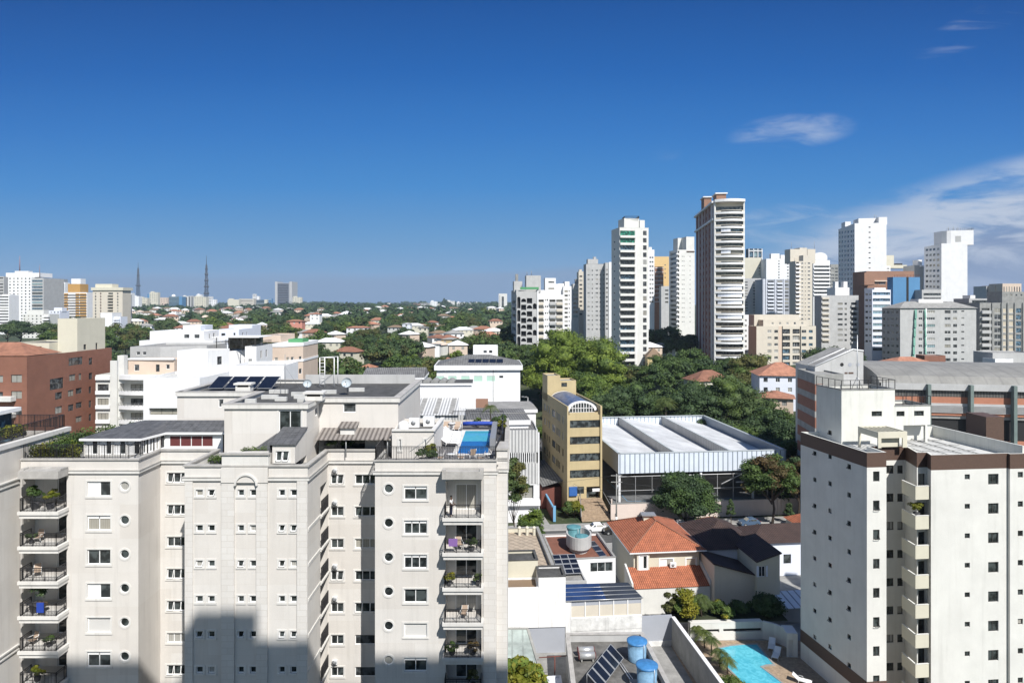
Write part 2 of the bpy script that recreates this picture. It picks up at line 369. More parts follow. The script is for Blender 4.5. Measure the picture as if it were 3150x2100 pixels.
M.beige = pm('beige_render', (.60, .55, .46), .8, noise=(.4, .08), streak=.14)
M.peach = pm('peach_render', (.62, .50, .40), .8, noise=(.4, .08), streak=.10)
M.sand = pm('sand_yellow_render', (.50, .405, .23), .8, noise=(.45, .10), streak=.22)
M.mustard = pm('mustard_tiles', (.52, .30, .09), .6, noise=(.5, .12))
M.brownrender = pm('brown_render', (.22, .155, .10), .85, noise=(.4, .1))
M.magenta = pm('magenta_paint', (.33, .06, .17), .7)
M.bluepaint = pm('steel_blue_paint', (.085, .225, .40), .7, noise=(.3, .05))
M.darkroof = pm('dark_felt_roof', (.085, .085, .082), .9, noise=(1.1, .5))
M.slate = stripes('slate_shingle', (.115, .118, .125), (.07, .07, .075), 1, .35, .8, rough=.75, noise=(1.4, .5), axis2=0, pitch2=.6)
M.tile = stripes('terracotta_tile', (.48, .165, .08), (.25, .075, .04), 0, .27, .62, rough=.8, bump=.9, noise=(1.1, .38), rot=ROT, axis2=1, pitch2=.42)
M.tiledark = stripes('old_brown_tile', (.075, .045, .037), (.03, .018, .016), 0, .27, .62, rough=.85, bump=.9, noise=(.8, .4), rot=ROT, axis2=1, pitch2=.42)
M.tilefar = pm('terracotta_roof_far', (.35, .165, .105), .85, noise=(.7, .4), objrand=.30)
M.fibre = stripes('grey_fibre_cement', (.20, .20, .195), (.11, .11, .11), 0, .5, .6, rough=.9, noise=(.5, .4), rot=ROT, axis2=1, pitch2=2.2)
M.corr = stripes('white_corrugated', (.62, .62, .60), (.33, .33, .33), 0, .62, .55, rough=.5, noise=(.5, .12))
M.fascia = stripes('blue_white_ribbed_metal', (.66, .72, .80), (.20, .24, .29), 0, .98, .80, rough=.4, metal=.0, noise=(.25, .12), rot=ROT, soft=.12)
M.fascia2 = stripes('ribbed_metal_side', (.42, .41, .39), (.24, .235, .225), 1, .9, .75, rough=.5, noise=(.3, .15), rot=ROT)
M.metalroof = stripes('galvanised_sheet_roof', (.70, .71, .71), (.55, .56, .57), 0, .55, .75, rough=.5, metal=.0, noise=(.16, .34), rot=ROT, soft=.3)
M.metaledge = pm('grey_metal_flashing', (.42, .46, .47), .5, noise=(.8, .12))
M.awn = stripes('brown_fibre_awning', (.26, .235, .215), (.12, .105, .095), 0, .42, .55, rough=.8, noise=(1.2, .2))
M.iron = pm('black_iron', (.022, .022, .024), .5)
M.steel = pm('light_steel', (.55, .56, .56), .4, metal=.6)
M.greymetal = pm('grey_metal', (.30, .31, .32), .5, metal=.3)
M.alu = pm('white_aluminium', (.82, .82, .81), .45)
M.darkframe = pm('dark_aluminium', (.05, .048, .045), .5)
M.glass = glassm('window_glass', (.035, .042, .042), .12)
M.glassfar = glassm('window_glass_far', (.055, .060, .062), .34, tint=(.50, .50, .47))
M.glassband = glassm('ribbon_glass', (.050, .058, .058), .12, tint=(.38, .37, .33))
M.glassblue = glassm('blue_glass', (.07, .12, .16), .25, tint=(.35, .5, .55))
M.glassgreen = glassm('green_glass', (.02, .13, .085), .0)
M.greenpaint = pm('green_paint', (.09, .30, .13), .7)
M.palegreen = pm('pale_green_glass', (.44, .64, .53), .2)
M.maroon = pm('maroon_slat_blind', (.13, .035, .035), .6)
M.blind = stripes('roller_shutter', (.70, .69, .66), (.50, .49, .47), 2, .09, .75, rough=.6, noise=(.3, .05))
M.blindbeige = stripes('beige_roller_shutter', (.66, .58, .45), (.46, .40, .31), 2, .09, .75, rough=.6, noise=(.3, .05))
M.solar = stripes('solar_panel', (.016, .020, .032), (.10, .11, .13), 0, 1.05, .94, rough=.18, bump=.05, noise=(.3, .2), rot=ROT, axis2=1, pitch2=1.3)
M.solarb = pm('solar_panel_glass', (.012, .016, .026), .16, noise=(.5, .3))
M.blueglassroof = pm('blue_polycarbonate', (.022, .05, .14), .45, noise=(.35, .45))
M.darkpoly = pm('dark_polycarbonate', (.035, .042, .055), .45, noise=(.35, .4))
M.bluetank = pm('blue_fibreglass', (.055, .21, .46), .5, noise=(2.0, .3), streak=.25)
M.bluetankside = pm('faded_blue_fibreglass', (.20, .36, .52), .6, noise=(2.0, .3), streak=.45)
M.tealtank = pm('teal_fibreglass', (.10, .26, .29), .5, noise=(2.0, .3))
M.asphalt = pm('asphalt', (.085, .085, .083), .9, noise=(.8, .25), bump=(12, .2))
M.pave = pm('pavement_concrete', (.30, .295, .28), .9, noise=(.9, .22), bump=(10, .15))
M.kerb = pm('kerb_stone', (.42, .41, .39), .9, noise=(1, .1))
M.court = pm('court_floor', (.16, .165, .17), .8, noise=(.4, .2))
M.stone = pm('pool_deck_stone', (.36, .27, .185), .85, noise=(2.4, .42), bump=(6, .2))
M.deckgrey = stripes('grey_terrace_planks', (.155, .15, .15), (.09, .088, .088), 0, .16, .85, rough=.8, noise=(1, .1))
M.redfloor = pm('red_screed_roof', (.20, .085, .055), .9, noise=(.8, .25))
M.sandtile = stripes('sand_roof_tile', (.44, .36, .27), (.27, .22, .17), 0, .9, .82, rough=.85, noise=(.8, .3), rot=R(45), axis2=1, pitch2=.9)
M.concfloor = pm('dirty_concrete_roof', (.15, .145, .135), .95, noise=(.55, .65), bump=(4, .2))
M.roofscreed = pm('white_screed_roof', (.55, .55, .53), .9, noise=(.5, .22))
M.roofgrey = pm('grey_roof_slab', (.30, .295, .28), .95, noise=(.7, .35))
M.soil = pm('planted_soil', (.035, .045, .02), .95, noise=(.8, .4))
M.bark = pm('bark', (.11, .085, .065), .9, noise=(3, .3))
M.tubm = pm('dark_planter', (.05, .05, .055), .7)
M.plastic = pm('white_plastic', (.78, .78, .77), .4)
M.bluecover = pm('blue_cover', (.02, .06, .36), .5, noise=(3, .2))
M.towel = pm('tan_mesh_fabric', (.38, .29, .22), .8)
M.purple = pm('purple_cloth', (.22, .12, .33), .9)
M.redbrown = pm('redbrown_fence', (.17, .06, .045), .8, noise=(1, .2))
M.lightblue = pm('light_blue_paint', (.17, .38, .58), .6)
M.pinkwall = pm('pale_pink_wall', (.66, .56, .50), .85, noise=(.5, .08), streak=.1)
M.signblue = pm('blue_board', (.035, .12, .36), .6)
M.finm = pm('green_grey_concrete', (.17,.215,.20), .85, noise=(.6,.2), streak=.4)
M.abrick = pm('arena_brick', (.42,.185,.115), .85, noise=(.6,.15), streak=.15)
M.grille = stripes('dark_ribbed_grille', (.115,.11,.10), (.05,.048,.045), 0, .5, .7, rough=.6, noise=(.5,.2))
M.netgreen = pm('green_safety_net', (.18, .38, .30), .8, noise=(1, .3))
M.dishm = pm('dish_grey', (.42, .47, .50), .5)
M.blackpaint = pm('black_opening_shade', (.02, .02, .02), .6)  # black puts the shade inside openings, slots and gaps into the colour
M.darkinside = pm('dark_gap_shade', (.03, .03, .028), .9)  # near-black colour stands in for shade in recesses and gaps
M.carwhite = pm('car_paint_white', (.78, .78, .78), .25, spec=.6)
M.carblack = pm('car_paint_black', (.02, .02, .022), .2, spec=.6)
M.carblue = pm('car_paint_blue_grey', (.10, .16, .25), .22, metal=.3, spec=.6)
M.tyre = pm('tyre_rubber', (.018, .018, .018), .9)
M.lamp = pm('lamp_glass', (.7, .7, .68), .15)
M.lampred = pm('rear_lamp', (.35, .02, .02), .25)
M.skin = pm('skin', (.10, .055, .035), .6)
M.shirt = pm('white_shirt', (.7, .7, .7), .9)
M.trousers = pm('dark_blue_trousers', (.02, .025, .06), .9)
M.hair = pm('black_hair', (.01, .009, .008), .8)
M.leaf = foliage('leaf_mid_green', (.036, .070, .018), (.125, .185, .050))
M.leafb = foliage('leaf_bright_green', (.056, .105, .016), (.190, .250, .048))
M.leafd = foliage('leaf_dark_green', (.028, .054, .022), (.100, .150, .056))
M.leafo = foliage('leaf_olive', (.055, .070, .020), (.125, .125, .045))
M.leafr = foliage('leaf_russet', (.060, .060, .018), (.150, .095, .045))
M.leafy = foliage('leaf_yellow_green', (.080, .110, .012), (.26, .24, .03))
M.palm = foliage('palm_leaf', (.045, .075, .018), (.12, .15, .045))
def water(name, shallow, deep, scale=1.5):
 m = pm(name, shallow, .06, spec=.5); nt = m.node_tree; b = nt.nodes['Principled BSDF']
 g = N(nt, 'ShaderNodeNewGeometry'); ns = N(nt, 'ShaderNodeTexNoise', i_Scale=scale, i_Detail=3, i_Distortion=1.0); L(nt, g.outputs['Position'], ns.inputs[0])
 L(nt, mixc(nt, smooth(nt, ns.outputs[0], .35, .65), shallow, deep), b.inputs['Base Color'])
 bp = N(nt, 'ShaderNodeBump', i_Strength=.12, i_Distance=.03); L(nt, ns.outputs[0], bp.inputs['Height']); L(nt, bp.outputs[0], b.inputs['Normal'])
 return m
M.water = water('pool_water', (.075, .40, .50), (.13, .52, .62))
M.water2 = water('pool_water_shallow', (.06, .36, .48), (.09, .42, .53), 3)
M.water3 = water('pool_water_deep', (.008, .09, .30), (.012, .12, .36), 3)
def groundmat():
 m = pm('ground', (.04, .05, .025), .95); nt = m.node_tree; b = nt.nodes['Principled BSDF']
 g = N(nt, 'ShaderNodeNewGeometry')
 n1 = N(nt, 'ShaderNodeTexNoise', i_Scale=.03, i_Detail=8, i_Roughness=.7); L(nt, g.outputs['Position'], n1.inputs[0])
 n2 = N(nt, 'ShaderNodeTexNoise', i_Scale=.35, i_Detail=5, i_Roughness=.7); L(nt, g.outputs['Position'], n2.inputs[0])
 c = mixc(nt, smooth(nt, n1.outputs[0], .42, .62), (.022, .042, .014), (.055, .065, .028))
 c = mixc(nt, math_(nt, 'MULTIPLY', smooth(nt, n2.outputs[0], .58, .70), .7), c, (.22, .19, .16))
 L(nt, c, b.inputs['Base Color']); return m
M.ground = groundmat()
# ------------------------------------------------------------------ windows, railings, buildings
WC = {}
def win_meshes(kind, w, h):
 key = (kind, round(w, 2), round(h, 2))
 if key in WC: return WC[key]
 base, *opt = kind.split(':'); n = int(opt[0]) if opt and opt[0] else 2
 fr = MB(); pn = MB(); t = .06; fm = M.alu; gm = M.glass; extra = []
 if base in ('white', 'whitesh', 'whiteopen', 'awning', 'closed', 'halfblind', 'beigesh'): fm = M.alu
 if base in ('dark', 'darkopen'): fm = M.darkframe
 def frame(t, n, y0=-.05, y1=.02):
  fr.box(0, w, y0, y1, 0, t); fr.box(0, w, y0, y1, h-t, h); fr.box(0, t, y0, y1, t, h-t); fr.box(w-t, w, y0, y1, t, h-t)
  for i in range(1, n): fr.box(w*i/n-t*.45, w*i/n+t*.45, y0+.005, y1, t, h-t)
 if base in ('far', 'fardark', 'farblue', 'fargreen', 'farband'):
  fm = M.alu if base in ('far',) else M.darkframe
  if base == 'farband': fm = M.darkframe
  frame(.05 if base != 'far' else .07, n)
  gm = {'far': M.glassfar, 'fardark': M.glassfar, 'farblue': M.glassblue, 'fargreen': M.glassgreen, 'farband': M.glassband}[base]
  mb = MB(); mb.v, mb.f, mb.m, mb.sm = fr.v[:], fr.f[:], fr.m[:], fr.sm[:]
  mb.face([(0,0,0),(w,0,0),(w,0,h),(0,0,h)], 1)
  WC[key] = (mb.mesh('window', [fm, gm]), None, None); return WC[key]
 if base == 'white': frame(.07, n); pn.box(.02, w-.02, 0, .03, .02, h-.02)
 elif base == 'whitesh':
  frame(.07, n); fr.box(.05, w-.05, -.045, 0, h*.77, h-.05); pn.box(.02, w-.02, 0, .03, .02, h*.79)
 elif base == 'closed': frame(.08, 1); pn.box(.02, w-.02, -.02, .01, .02, h-.02); gm = M.blind
 elif base == 'beigesh': frame(.08, 1); pn.box(.02, w-.02, -.02, .01, .02, h-.02); gm = M.blindbeige
 elif base == 'halfblind':
  frame(.07, n); fr.box(.05, w*.55, -.03, 0, .05, h-.05); pn.box(.02, w-.02, 0, .03, .02, h-.02)
 elif base == 'whiteopen':
  frame(.06, n); pn.box(.02, w-.02, 0, .03, .02, h-.02)
  for i in range(n):
   if n > 2 and i == 1: continue
   a, b_ = w*i/n+.05, w*(i+1)/n-.05; o = .30
   for (p, q) in (((a, 0, h-.05), (a, -o, .12)), ((b_, 0, h-.05), (b_, -o, .12)), ((a, -o, .12), (b_, -o, .12))):
    fr.tube([p, q], .028, 4, sm=False)
 elif base in ('dark',): frame(.06, n); pn.box(.02, w-.02, 0, .03, .02, h-.02)
 elif base == 'darkopen':
  frame(.06, 1); pn.box(.02, w-.02, 0, .03, .02, h-.02); fr.hexa([(0,-.02,h-.02),(.04,-.02,h-.02),(.04,0,h-.02),(0,0,h-.02)]+[(0,-.02,h),(.04,-.02,h),(.04,0,h),(0,0,h)])
  fr.tube([(w*.1,0,h*.55),(w*.1,-.35,.1)], .03, 4); fr.tube([(w*.9,0,h*.55),(w*.9,-.35,.1)], .03, 4); fr.tube([(w*.1,-.35,.1),(w*.9,-.35,.1)], .03, 4)
 elif base == 'round':
  k = 20; r = w/2
  def ring(r0, r1, y0, y1, mb):
   for i in range(k):
    a, b_ = 2*math.pi*i/k, 2*math.pi*(i+1)/k
    P = lambda rr, an, y: (r+rr*math.cos(an), y, r+rr*math.sin(an))
    mb.face([P(r0,a,y0),P(r0,b_,y0),P(r1,b_,y0),P(r1,a,y0)]); mb.face([P(r1,a,y0),P(r1,b_,y0),P(r1,b_,y1),P(r1,a,y1)])
    mb.face([P(r0,b_,y0),P(r0,a,y0),P(r0,a,y1),P(r0,b_,y1)])
  ring(r*.86, r, -.05, .02, fr)
  pn.face([(r+r*.9*math.cos(2*math.pi*i/k), 0, r+r*.9*math.sin(2*math.pi*i/k)) for i in range(k)])
 elif base == 'slit': frame(.04, 1); pn.box(.01, w-.01, 0, .03, .01, h-.01)
 WC[key] = (fr.mesh('frame', fm), pn.mesh('pane', gm), gm); return WC[key]
def setm(o, mat, parent):
 o.matrix_basis = mat
def put_window(parent, F, u0, u1, z0, z1, kind, depth=.12, surround=None):
 w, h = u1-u0, z1-z0; a, b, _ = win_meshes(kind, w, h)
 if b is None:
  o = bpy.data.objects.new('window', a); link(o, parent); o.matrix_basis = F.mat(u0, z0, -depth); KIDS.setdefault(parent.name, []).append(o); return o
 key = ('sur', round(w, 2), round(h, 2), kind.startswith('round'), id(surround), round(depth, 2))
 if surround is None:
  o = bpy.data.objects.new('window', a); link(o, parent); o.matrix_basis = F.mat(u0, z0, -depth); KIDS.setdefault(parent.name, []).append(o)
  p = bpy.data.objects.new('pane', b); link(p, o); KIDS.setdefault(o.name, []).append(p); return o
 if key not in WC:
  sb = MB(); t = .16; y0, y1 = -depth-.035, -depth+.0
  if kind.startswith('round'):
   r = w/2; k = 24
   for i in range(k):
    an, bn = 2*math.pi*i/k, 2*math.pi*(i+1)/k
    P = lambda rr, q, y: (r+rr*math.cos(q), y, r+rr*math.sin(q))
    sb.face([P(r,an,y0),P(r,bn,y0),P(r+t,bn,y0),P(r+t,an,y0)]); sb.face([P(r+t,an,y0),P(r+t,bn,y0),P(r+t,bn,y1),P(r+t,an,y1)]); sb.face([P(r,bn,y0),P(r,an,y0),P(r,an,0),P(r,bn,0)])
  else:
   sb.box(-t, w+t, y0-.03, y1, -t, 0); sb.box(-t, w+t, y0, y1, h, h+t*.8); sb.box(-t, 0, y0, y1, 0, h); sb.box(w, w+t, y0, y1, 0, h)
  WC[key] = sb.mesh('window', surround)
 o = bpy.data.objects.new('window', WC[key]); link(o, parent); o.matrix_basis = F.mat(u0, z0, -depth); KIDS.setdefault(parent.name, []).append(o)
 for nm, me in (('frame', a), ('pane', b)):
  c = bpy.data.objects.new(nm, me); link(c, o); KIDS.setdefault(o.name, []).append(c)
 return o
class Bld:
 """a building: an Empty with wall, roof, window, balcony ... parts. World coordinates throughout (the Empty stays unrotated)."""
 def __init__(s, name, label, cat='building', group=None, at=(0, 0, 0)):
  s.root = thing(name, label, cat, at, 0, group); s.off = Vector(at); s.wins = []; s.wall = {}; s.nm = name
 def mb(s, key='wall', mat=None):
  k = (key, mat.name)
  if k not in s.wall: s.wall[k] = (MB(), mat)
  return s.wall[k][0]
 def vol(s, pts, z0, z1, mat, holes=None, parapet=.7, pt=.18, roofmat=None, depth=.15, key='wall', roofkey='roof', skip=(), cap=None):
  """storeyed volume with openings; holes = {edge: [(u0,u1,z0,z1,kind), ...]}"""
  holes = holes or {}; n = len(pts); mb = s.mb(key, mat); Fs = []
  for i in range(n):
   F = Fr(pts[i], pts[(i+1) % n]); Fs.append(F)
   if i in skip: continue
   hl = [h for h in holes.get(i, []) if h[0] > 0.02 and h[1] < F.len-.02]
   mb.wall(F, 0, F.len, z0, z1, [(h[0], h[1], h[2], h[3], h[5] if len(h) > 5 else None) for h in hl], depth)
   for h in hl: s.wins.append((F, h[0], h[1], h[2], h[3], h[4], h[5] if len(h) > 5 and h[5] else depth))
  if parapet:
   ins = inset(pts, pt)
   for i in range(n):
    a, b, c, d = pts[i], pts[(i+1) % n], ins[(i+1) % n], ins[i]
    mb.face([(a[0],a[1],z1),(b[0],b[1],z1),(c[0],c[1],z1),(d[0],d[1],z1)])
    mb.face([(d[0],d[1],z1),(c[0],c[1],z1),(c[0],c[1],z1-parapet),(d[0],d[1],z1-parapet)])
   s.mb(roofkey, roofmat or M.roofgrey).face([(p[0],p[1],z1-parapet) for p in ins])
   if cap:
    o = inset(pts, -.06); i2 = inset(pts, pt+.06); cm = s.mb('coping', cap)
    for i in range(n):
     a, b, c, d = o[i], o[(i+1)%n], i2[(i+1)%n], i2[i]
     cm.hexa([(a[0],a[1],z1+.003),(b[0],b[1],z1+.003),(c[0],c[1],z1+.003),(d[0],d[1],z1+.003),(a[0],a[1],z1+.10),(b[0],b[1],z1+.10),(c[0],c[1],z1+.10),(d[0],d[1],z1+.10)])
  else:
   s.mb(roofkey, roofmat or M.roofgrey).face([(p[0],p[1],z1) for p in pts])
  return Fs
 def part(s, name, mb, mats, label=None): return mb.build(name, mats, s.root, label)
 def finish(s, surround=None, maxwin=100, winlabel=None):
  for (k, mn), (mb, mat) in s.wall.items():
   if mb.f: mb.build(k, mat, s.root)
  ws = s.wins
  if len(ws) > maxwin:
   ws = sorted(ws, key=lambda w: Vector(w[0].pt(w[1], w[3])).y)
   far = ws[maxwin:]; ws = ws[:maxwin]
   fr = MB()
   for (F, a, b, c, d, kind, dp) in far:
    fr.fbox(F, a, b, c, c+.06, -dp, -dp+.05, 0); fr.fbox(F, a, b, d-.06, d, -dp, -dp+.05, 0); fr.fbox(F, a, a+.06, c+.06, d-.06, -dp, -dp+.05, 0); fr.fbox(F, b-.06, b, c+.06, d-.06, -dp, -dp+.05, 0)
    fr.face([F.pt(a,c,-dp+.01),F.pt(b,c,-dp+.01),F.pt(b,d,-dp+.01),F.pt(a,d,-dp+.01)], 1)
   o = fr.build('window', [M.alu if 'dark' not in far[0][5] and 'band' not in far[0][5] else M.darkframe, M.glassfar], s.root); o['kind'] = 'stuff'
  for (F, a, b, c, d, kind, dp) in ws: put_window(s.root, F, a, b, c, d, kind, dp, surround)
  if s.off.length > 0:
   inv = Matrix.Translation(-s.off)
   for o in KIDS.get(s.root.name, []): o.matrix_basis = inv @ o.matrix_basis
  return s.root
def inset(pts, d):
 n = len(pts); out = []
 for i in range(n):
  p, a, b = Vector(pts[i]), Vector(pts[i-1]), Vector(pts[(i+1) % n])
  e1 = (p-a).normalized(); e2 = (b-p).normalized(); n1 = Vector((-e1.y, e1.x)); n2 = Vector((-e2.y, e2.x))
  k = (n1+n2); k = k/(k.length_squared/2) if k.length > 1e-4 else n1
  out.append(tuple(p+k*d*1.0 if abs(k.length) < 6 else p+n1*d))
 return out
def grid(us, w, zs, h, kind, dp=None):
 """window openings centred on us, sills at zs"""
 o = []
 for z in zs:
  for u in us:
   k = kind if isinstance(kind, str) else random.choice(kind)
   o.append((u-w/2, u+w/2, z, z+h, k) if dp is None else (u-w/2, u+w/2, z, z+h, k, dp))
 return o
def zr(z0, pitch, n): return [z0+pitch*i for i in range(n)]
def hip_roof(pts, z, rise, ov=.5, ridge_frac=None, mat=0, mb=None, thick=.18):
 """hip roof over a 4-point footprint, ridge along the longer side"""
 mb = mb or MB(); p = [Vector(q) for q in inset(pts, -ov)]
 w = (p[1]-p[0]).length; d = (p[3]-p[0]).length
 if d >= w:
  m0 = (p[0]+p[1])/2; m1 = (p[3]+p[2])/2; ax = (m1-m0).normalized(); r0 = m0+ax*min(w/2, d*.49); r1 = m1-ax*min(w/2, d*.49)
  A = [(p[0],p[1],r0),(p[1],p[2],r1,r0),(p[2],p[3],r1),(p[3],p[0],r0,r1)]
 else:
  m0 = (p[0]+p[3])/2; m1 = (p[1]+p[2])/2; ax = (m1-m0).normalized(); r0 = m0+ax*min(d/2, w*.49); r1 = m1-ax*min(d/2, w*.49)
  A = [(p[0],p[1],r1,r0),(p[1],p[2],r1),(p[2],p[3],r0,r1),(p[3],p[0],r0)]
 for f in A:
  mb.face([(q.x, q.y, z+(rise if (q == r0 or q == r1) else 0)) for q in f], mat)
 mb.face([(q.x, q.y, z) for q in reversed(p)], mat)
 return mb, r0, r1
def railing(mb, pts, z, h=1.0, step=.13, post=1.2, r=.012, mid=True):
 """iron railing along a polyline, base height z"""
 for a, b in zip(pts[:-1], pts[1:]):
  a = Vector((a[0], a[1], z)); b = Vector((b[0], b[1], z)); d = b-a; l = d.length
  if l < .05: continue
  u = d/l; nn = Vector((u.y, -u.x, 0))
  def bar(p, q, w, hh):
   s_ = nn*w; mb.hexa([p-s_, q-s_, q+s_, p+s_, p-s_+Vector((0,0,hh)), q-s_+Vector((0,0,hh)), q+s_+Vector((0,0,hh)), p+s_+Vector((0,0,hh))])
  up = Vector((0, 0, 1))
  bar(a+up*(h-.05), b+up*(h-.05), .03, .05); bar(a+up*.08, b+up*.08, .018, .03)
  if mid: bar(a+up*(h-.20), b+up*(h-.20), .015, .025)
  k = max(1, int(l/step))
  for i in range(k+1):
   p = a+u*(l*i/k); big = (i % max(1, int(post/step)) == 0) or i == k
   w = .028 if big else r; s1 = u*w; s2 = nn*w
   mb.hexa([p-s1-s2, p+s1-s2, p+s1+s2, p-s1+s2]+[q+up*(h if big else h-.05) for q in (p-s1-s2, p+s1-s2, p+s1+s2, p-s1+s2)])
# ------------------------------------------------------------------ ground, roads
GY = [-200, 165, 200, 285, 450, 700, 1200, 2000, 2500, 4500, 9000]
GH = [0, 0, 3.4, 12.5, 13.5, 16, 22, 27, 29.5, 33, 30]
def ground_z(x, y):
 return float(np.interp(y, GY, GH))
def struct(name, mb, mats, label=None):
 o = mb.build(name, mats); o['kind'] = 'structure'; return o
def make_ground():
 ys = list(np.unique(np.concatenate([np.linspace(-200, 300, 26), np.linspace(300, 1200, 31), np.linspace(1200, 9000, 27), GY])))
 xs = sorted(set(list(np.linspace(-400, 400, 33))+list(np.linspace(-8000, -400, 14))+list(np.linspace(400, 8000, 14))))
 mb = MB(); nx = len(xs)
 for y in ys:
  for x in xs:
   n = 0 if y < 330 else 3.0*math.sin(x*.011+y*.004)*min(1, (y-330)/400)+1.5*math.sin(x*.031+1.3+y*.013)*min(1, (y-330)/400)
   mb.v.append((x, y, ground_z(x, y)-.12+n*(0.5 if y < 1200 else .8)))
 for j in range(len(ys)-1):
  for i in range(nx-1):
   a = j*nx+i; mb.f.append((a, a+1, a+nx+1, a+nx)); mb.m.append(0); mb.sm.append(True)
 struct('ground', mb, M.ground)
make_ground()
cR, sR = math.cos(ROT), math.sin(ROT)
# lot frame of the quarter: turned by 6 degrees, origin at (20, 128)
def lot(a, b): return (20+a*cR-b*sR, 128+a*sR+b*cR)
def sheet(name, quads, z, mat):
 mb = MB()
 for q in quads: mb.face([(p[0], p[1], z) for p in q])
 return struct(name, mb, mat)
sheet('road', [[lot(-70,-11), lot(130,-11), lot(130,-3.2), lot(-70,-3.2)]], .004, M.asphalt)
mb = MB()
for q in ([lot(-70,-3.2), lot(70,-3.2), lot(70,.0), lot(-70,.0)], [lot(-70,-13.4), lot(70,-13.4), lot(70,-11), lot(-70,-11)]):
 mb.prism([(p[0], p[1]) for p in q], -.05, .13, 0)
struct('pavement', mb, M.pave)
mb = MB()
for b in (-3.3, -11.0): mb.prism([lot(-70,b-.0), lot(70,b), lot(70,b+.12), lot(-70,b+.12)], -.05, .15, 0)
struct('kerb', mb, M.kerb)
sheet('car_park', [[lot(-19.5,0), lot(-13,0), lot(-17,60), lot(-23,60)]], .02, M.pave)
sheet('yard_ground', [[lot(-30,-60), lot(130,-60), lot(130,-13.4), lot(-30,-13.4)]], .006, M.roofgrey)
# far street seen between the trees, and the street beside the white office
sheet('street', [[(3, 172), (10, 172), (13, 262), (5, 262)]], 4.0, M.asphalt)
sheet('side_street', [[(57, 196), (63, 196), (52, 262), (46, 262)]], 5.5, M.asphalt)
# the slab the photograph was taken from: behind the camera, throws the stepped shadow on the cream building
B = Bld('apartment_tower', 'tall apartment tower behind the viewer whose stepped roof shades the lower cream facade', 'building', at=(16, -12, 0))
hl = [(u, u+2.0, z, z+1.4, 'far') for u in (3, 14, 21, 30, 38) for z in zr(2, 3, 27) if not (u == 14 and False)]
def back_face_holes(F): return hl
pts = [(-8.4,-22),(46,-22),(46,-2.2),(-8.4,-2.2)]
B.vol(pts, 0, 84.3, M.trim, {2: hl[:60]}, parapet=1.0, key='wall')
B.vol([(4.4,-20),(9.6,-20),(9.6,-2.6),(4.4,-2.6)], 83.4, 87.2, M.trim, parapet=0, key='roof_housing')
B.vol([(3.2,-16),(4.39,-16),(4.39,-2.6),(3.2,-2.6)], 83.4, 85.6, M.trim, parapet=0, key='roof_housing')
B.finish()
# ------------------------------------------------------------------ the cream apartment building (left half of the picture)
PT = 2.95
B = Bld('apartment_building', 'large cream apartment building with round windows, iron balconies and a rooftop pool', 'building', at=(-20, 60, 0))
P = [(-42.6,59.2),(-32.4,59.2),(-32.4,62.9),(-27.24,62.9),(-27.24,56.8),(-17.0,56.8),(-17.0,62.9),(-11.8,62.9),(-11.8,58.8),(-1.35,58.8),(-1.35,59.7),(-.45,59.7),(-.45,80),(-42.6,80)]
H = {}
F0 = Fr(P[0], P[1]); F2 = Fr(P[2], P[3]); F4 = Fr(P[4], P[5]); F5 = Fr(P[5], P[6]); F6 = Fr(P[6], P[7]); F8 = Fr(P[8], P[9])
NR = 7
ro = []
def row(lst, F, pxa, pxb, zc, h, kinds, pitch=PT, n=NR, dp=.14):
 a, b = F.U(pxa), F.U(pxb)
 for k in range(n):
  z = zc-pitch*k; lst.append((a, b, z-h/2, z+h/2, kinds[k % len(kinds)], dp))
# left wing
h0 = []; row(h0, F0, 268.6, 340, 24.96, 1.3, ['halfblind:2', 'whitesh:2', 'white:2', 'halfblind:2', 'closed', 'whitesh:2', 'white:2'])
LG0 = (F0.U(66), F0.U(205))
for k in range(NR): h0.append((LG0[0], LG0[1], 23.45-PT*k, 26.0-PT*k, None, 1.7))
h2 = []; row(h2, F2, 514, 575, 25.0, .92, ['whiteopen:3', 'whiteopen:3', 'white:3', 'whiteopen:3', 'whiteopen:3', 'white:3', 'whiteopen:3'])
h4 = []
for a, b in ((602.7,624.5),(640,661),(731.6,751),(769,788.5),(858,877),(893.5,913.5)):
 row(h4, F4, a, b, 25.28, .56, random.choices(['white:1', 'white:1', 'whiteopen:1', 'white:1'], k=7), 2.94)
h5 = []
for k in range(NR): h5.append((3.75, 5.9, 22.45-PT*k, 24.75-PT*k, None, .9))
h6 = []; row(h6, F6, 1018, 1057, 24.83, .9, ['whiteopen:2', 'white:2', 'white:2', 'whiteopen:2', 'white:2', 'white:2', 'white:2'])
row(h6, F6, 1092, 1160, 24.83, .9, ['white:3', 'whiteopen:3', 'white:3', 'white:3', 'whiteopen:3', 'white:3', 'halfblind:3'])
h8 = []; row(h8, F8, 1243, 1313.5, 24.72, 1.18, ['whitesh:2', 'whitesh:3', 'whitesh:3', 'white:2', 'closed', 'whitesh:2', 'whitesh:2'])
LG8 = (F8.U(1371), F8.U(1481))
for k in range(NR): h8.append((LG8[0], LG8[1], 22.95-PT*k, 25.75-PT*k, None, 1.2))
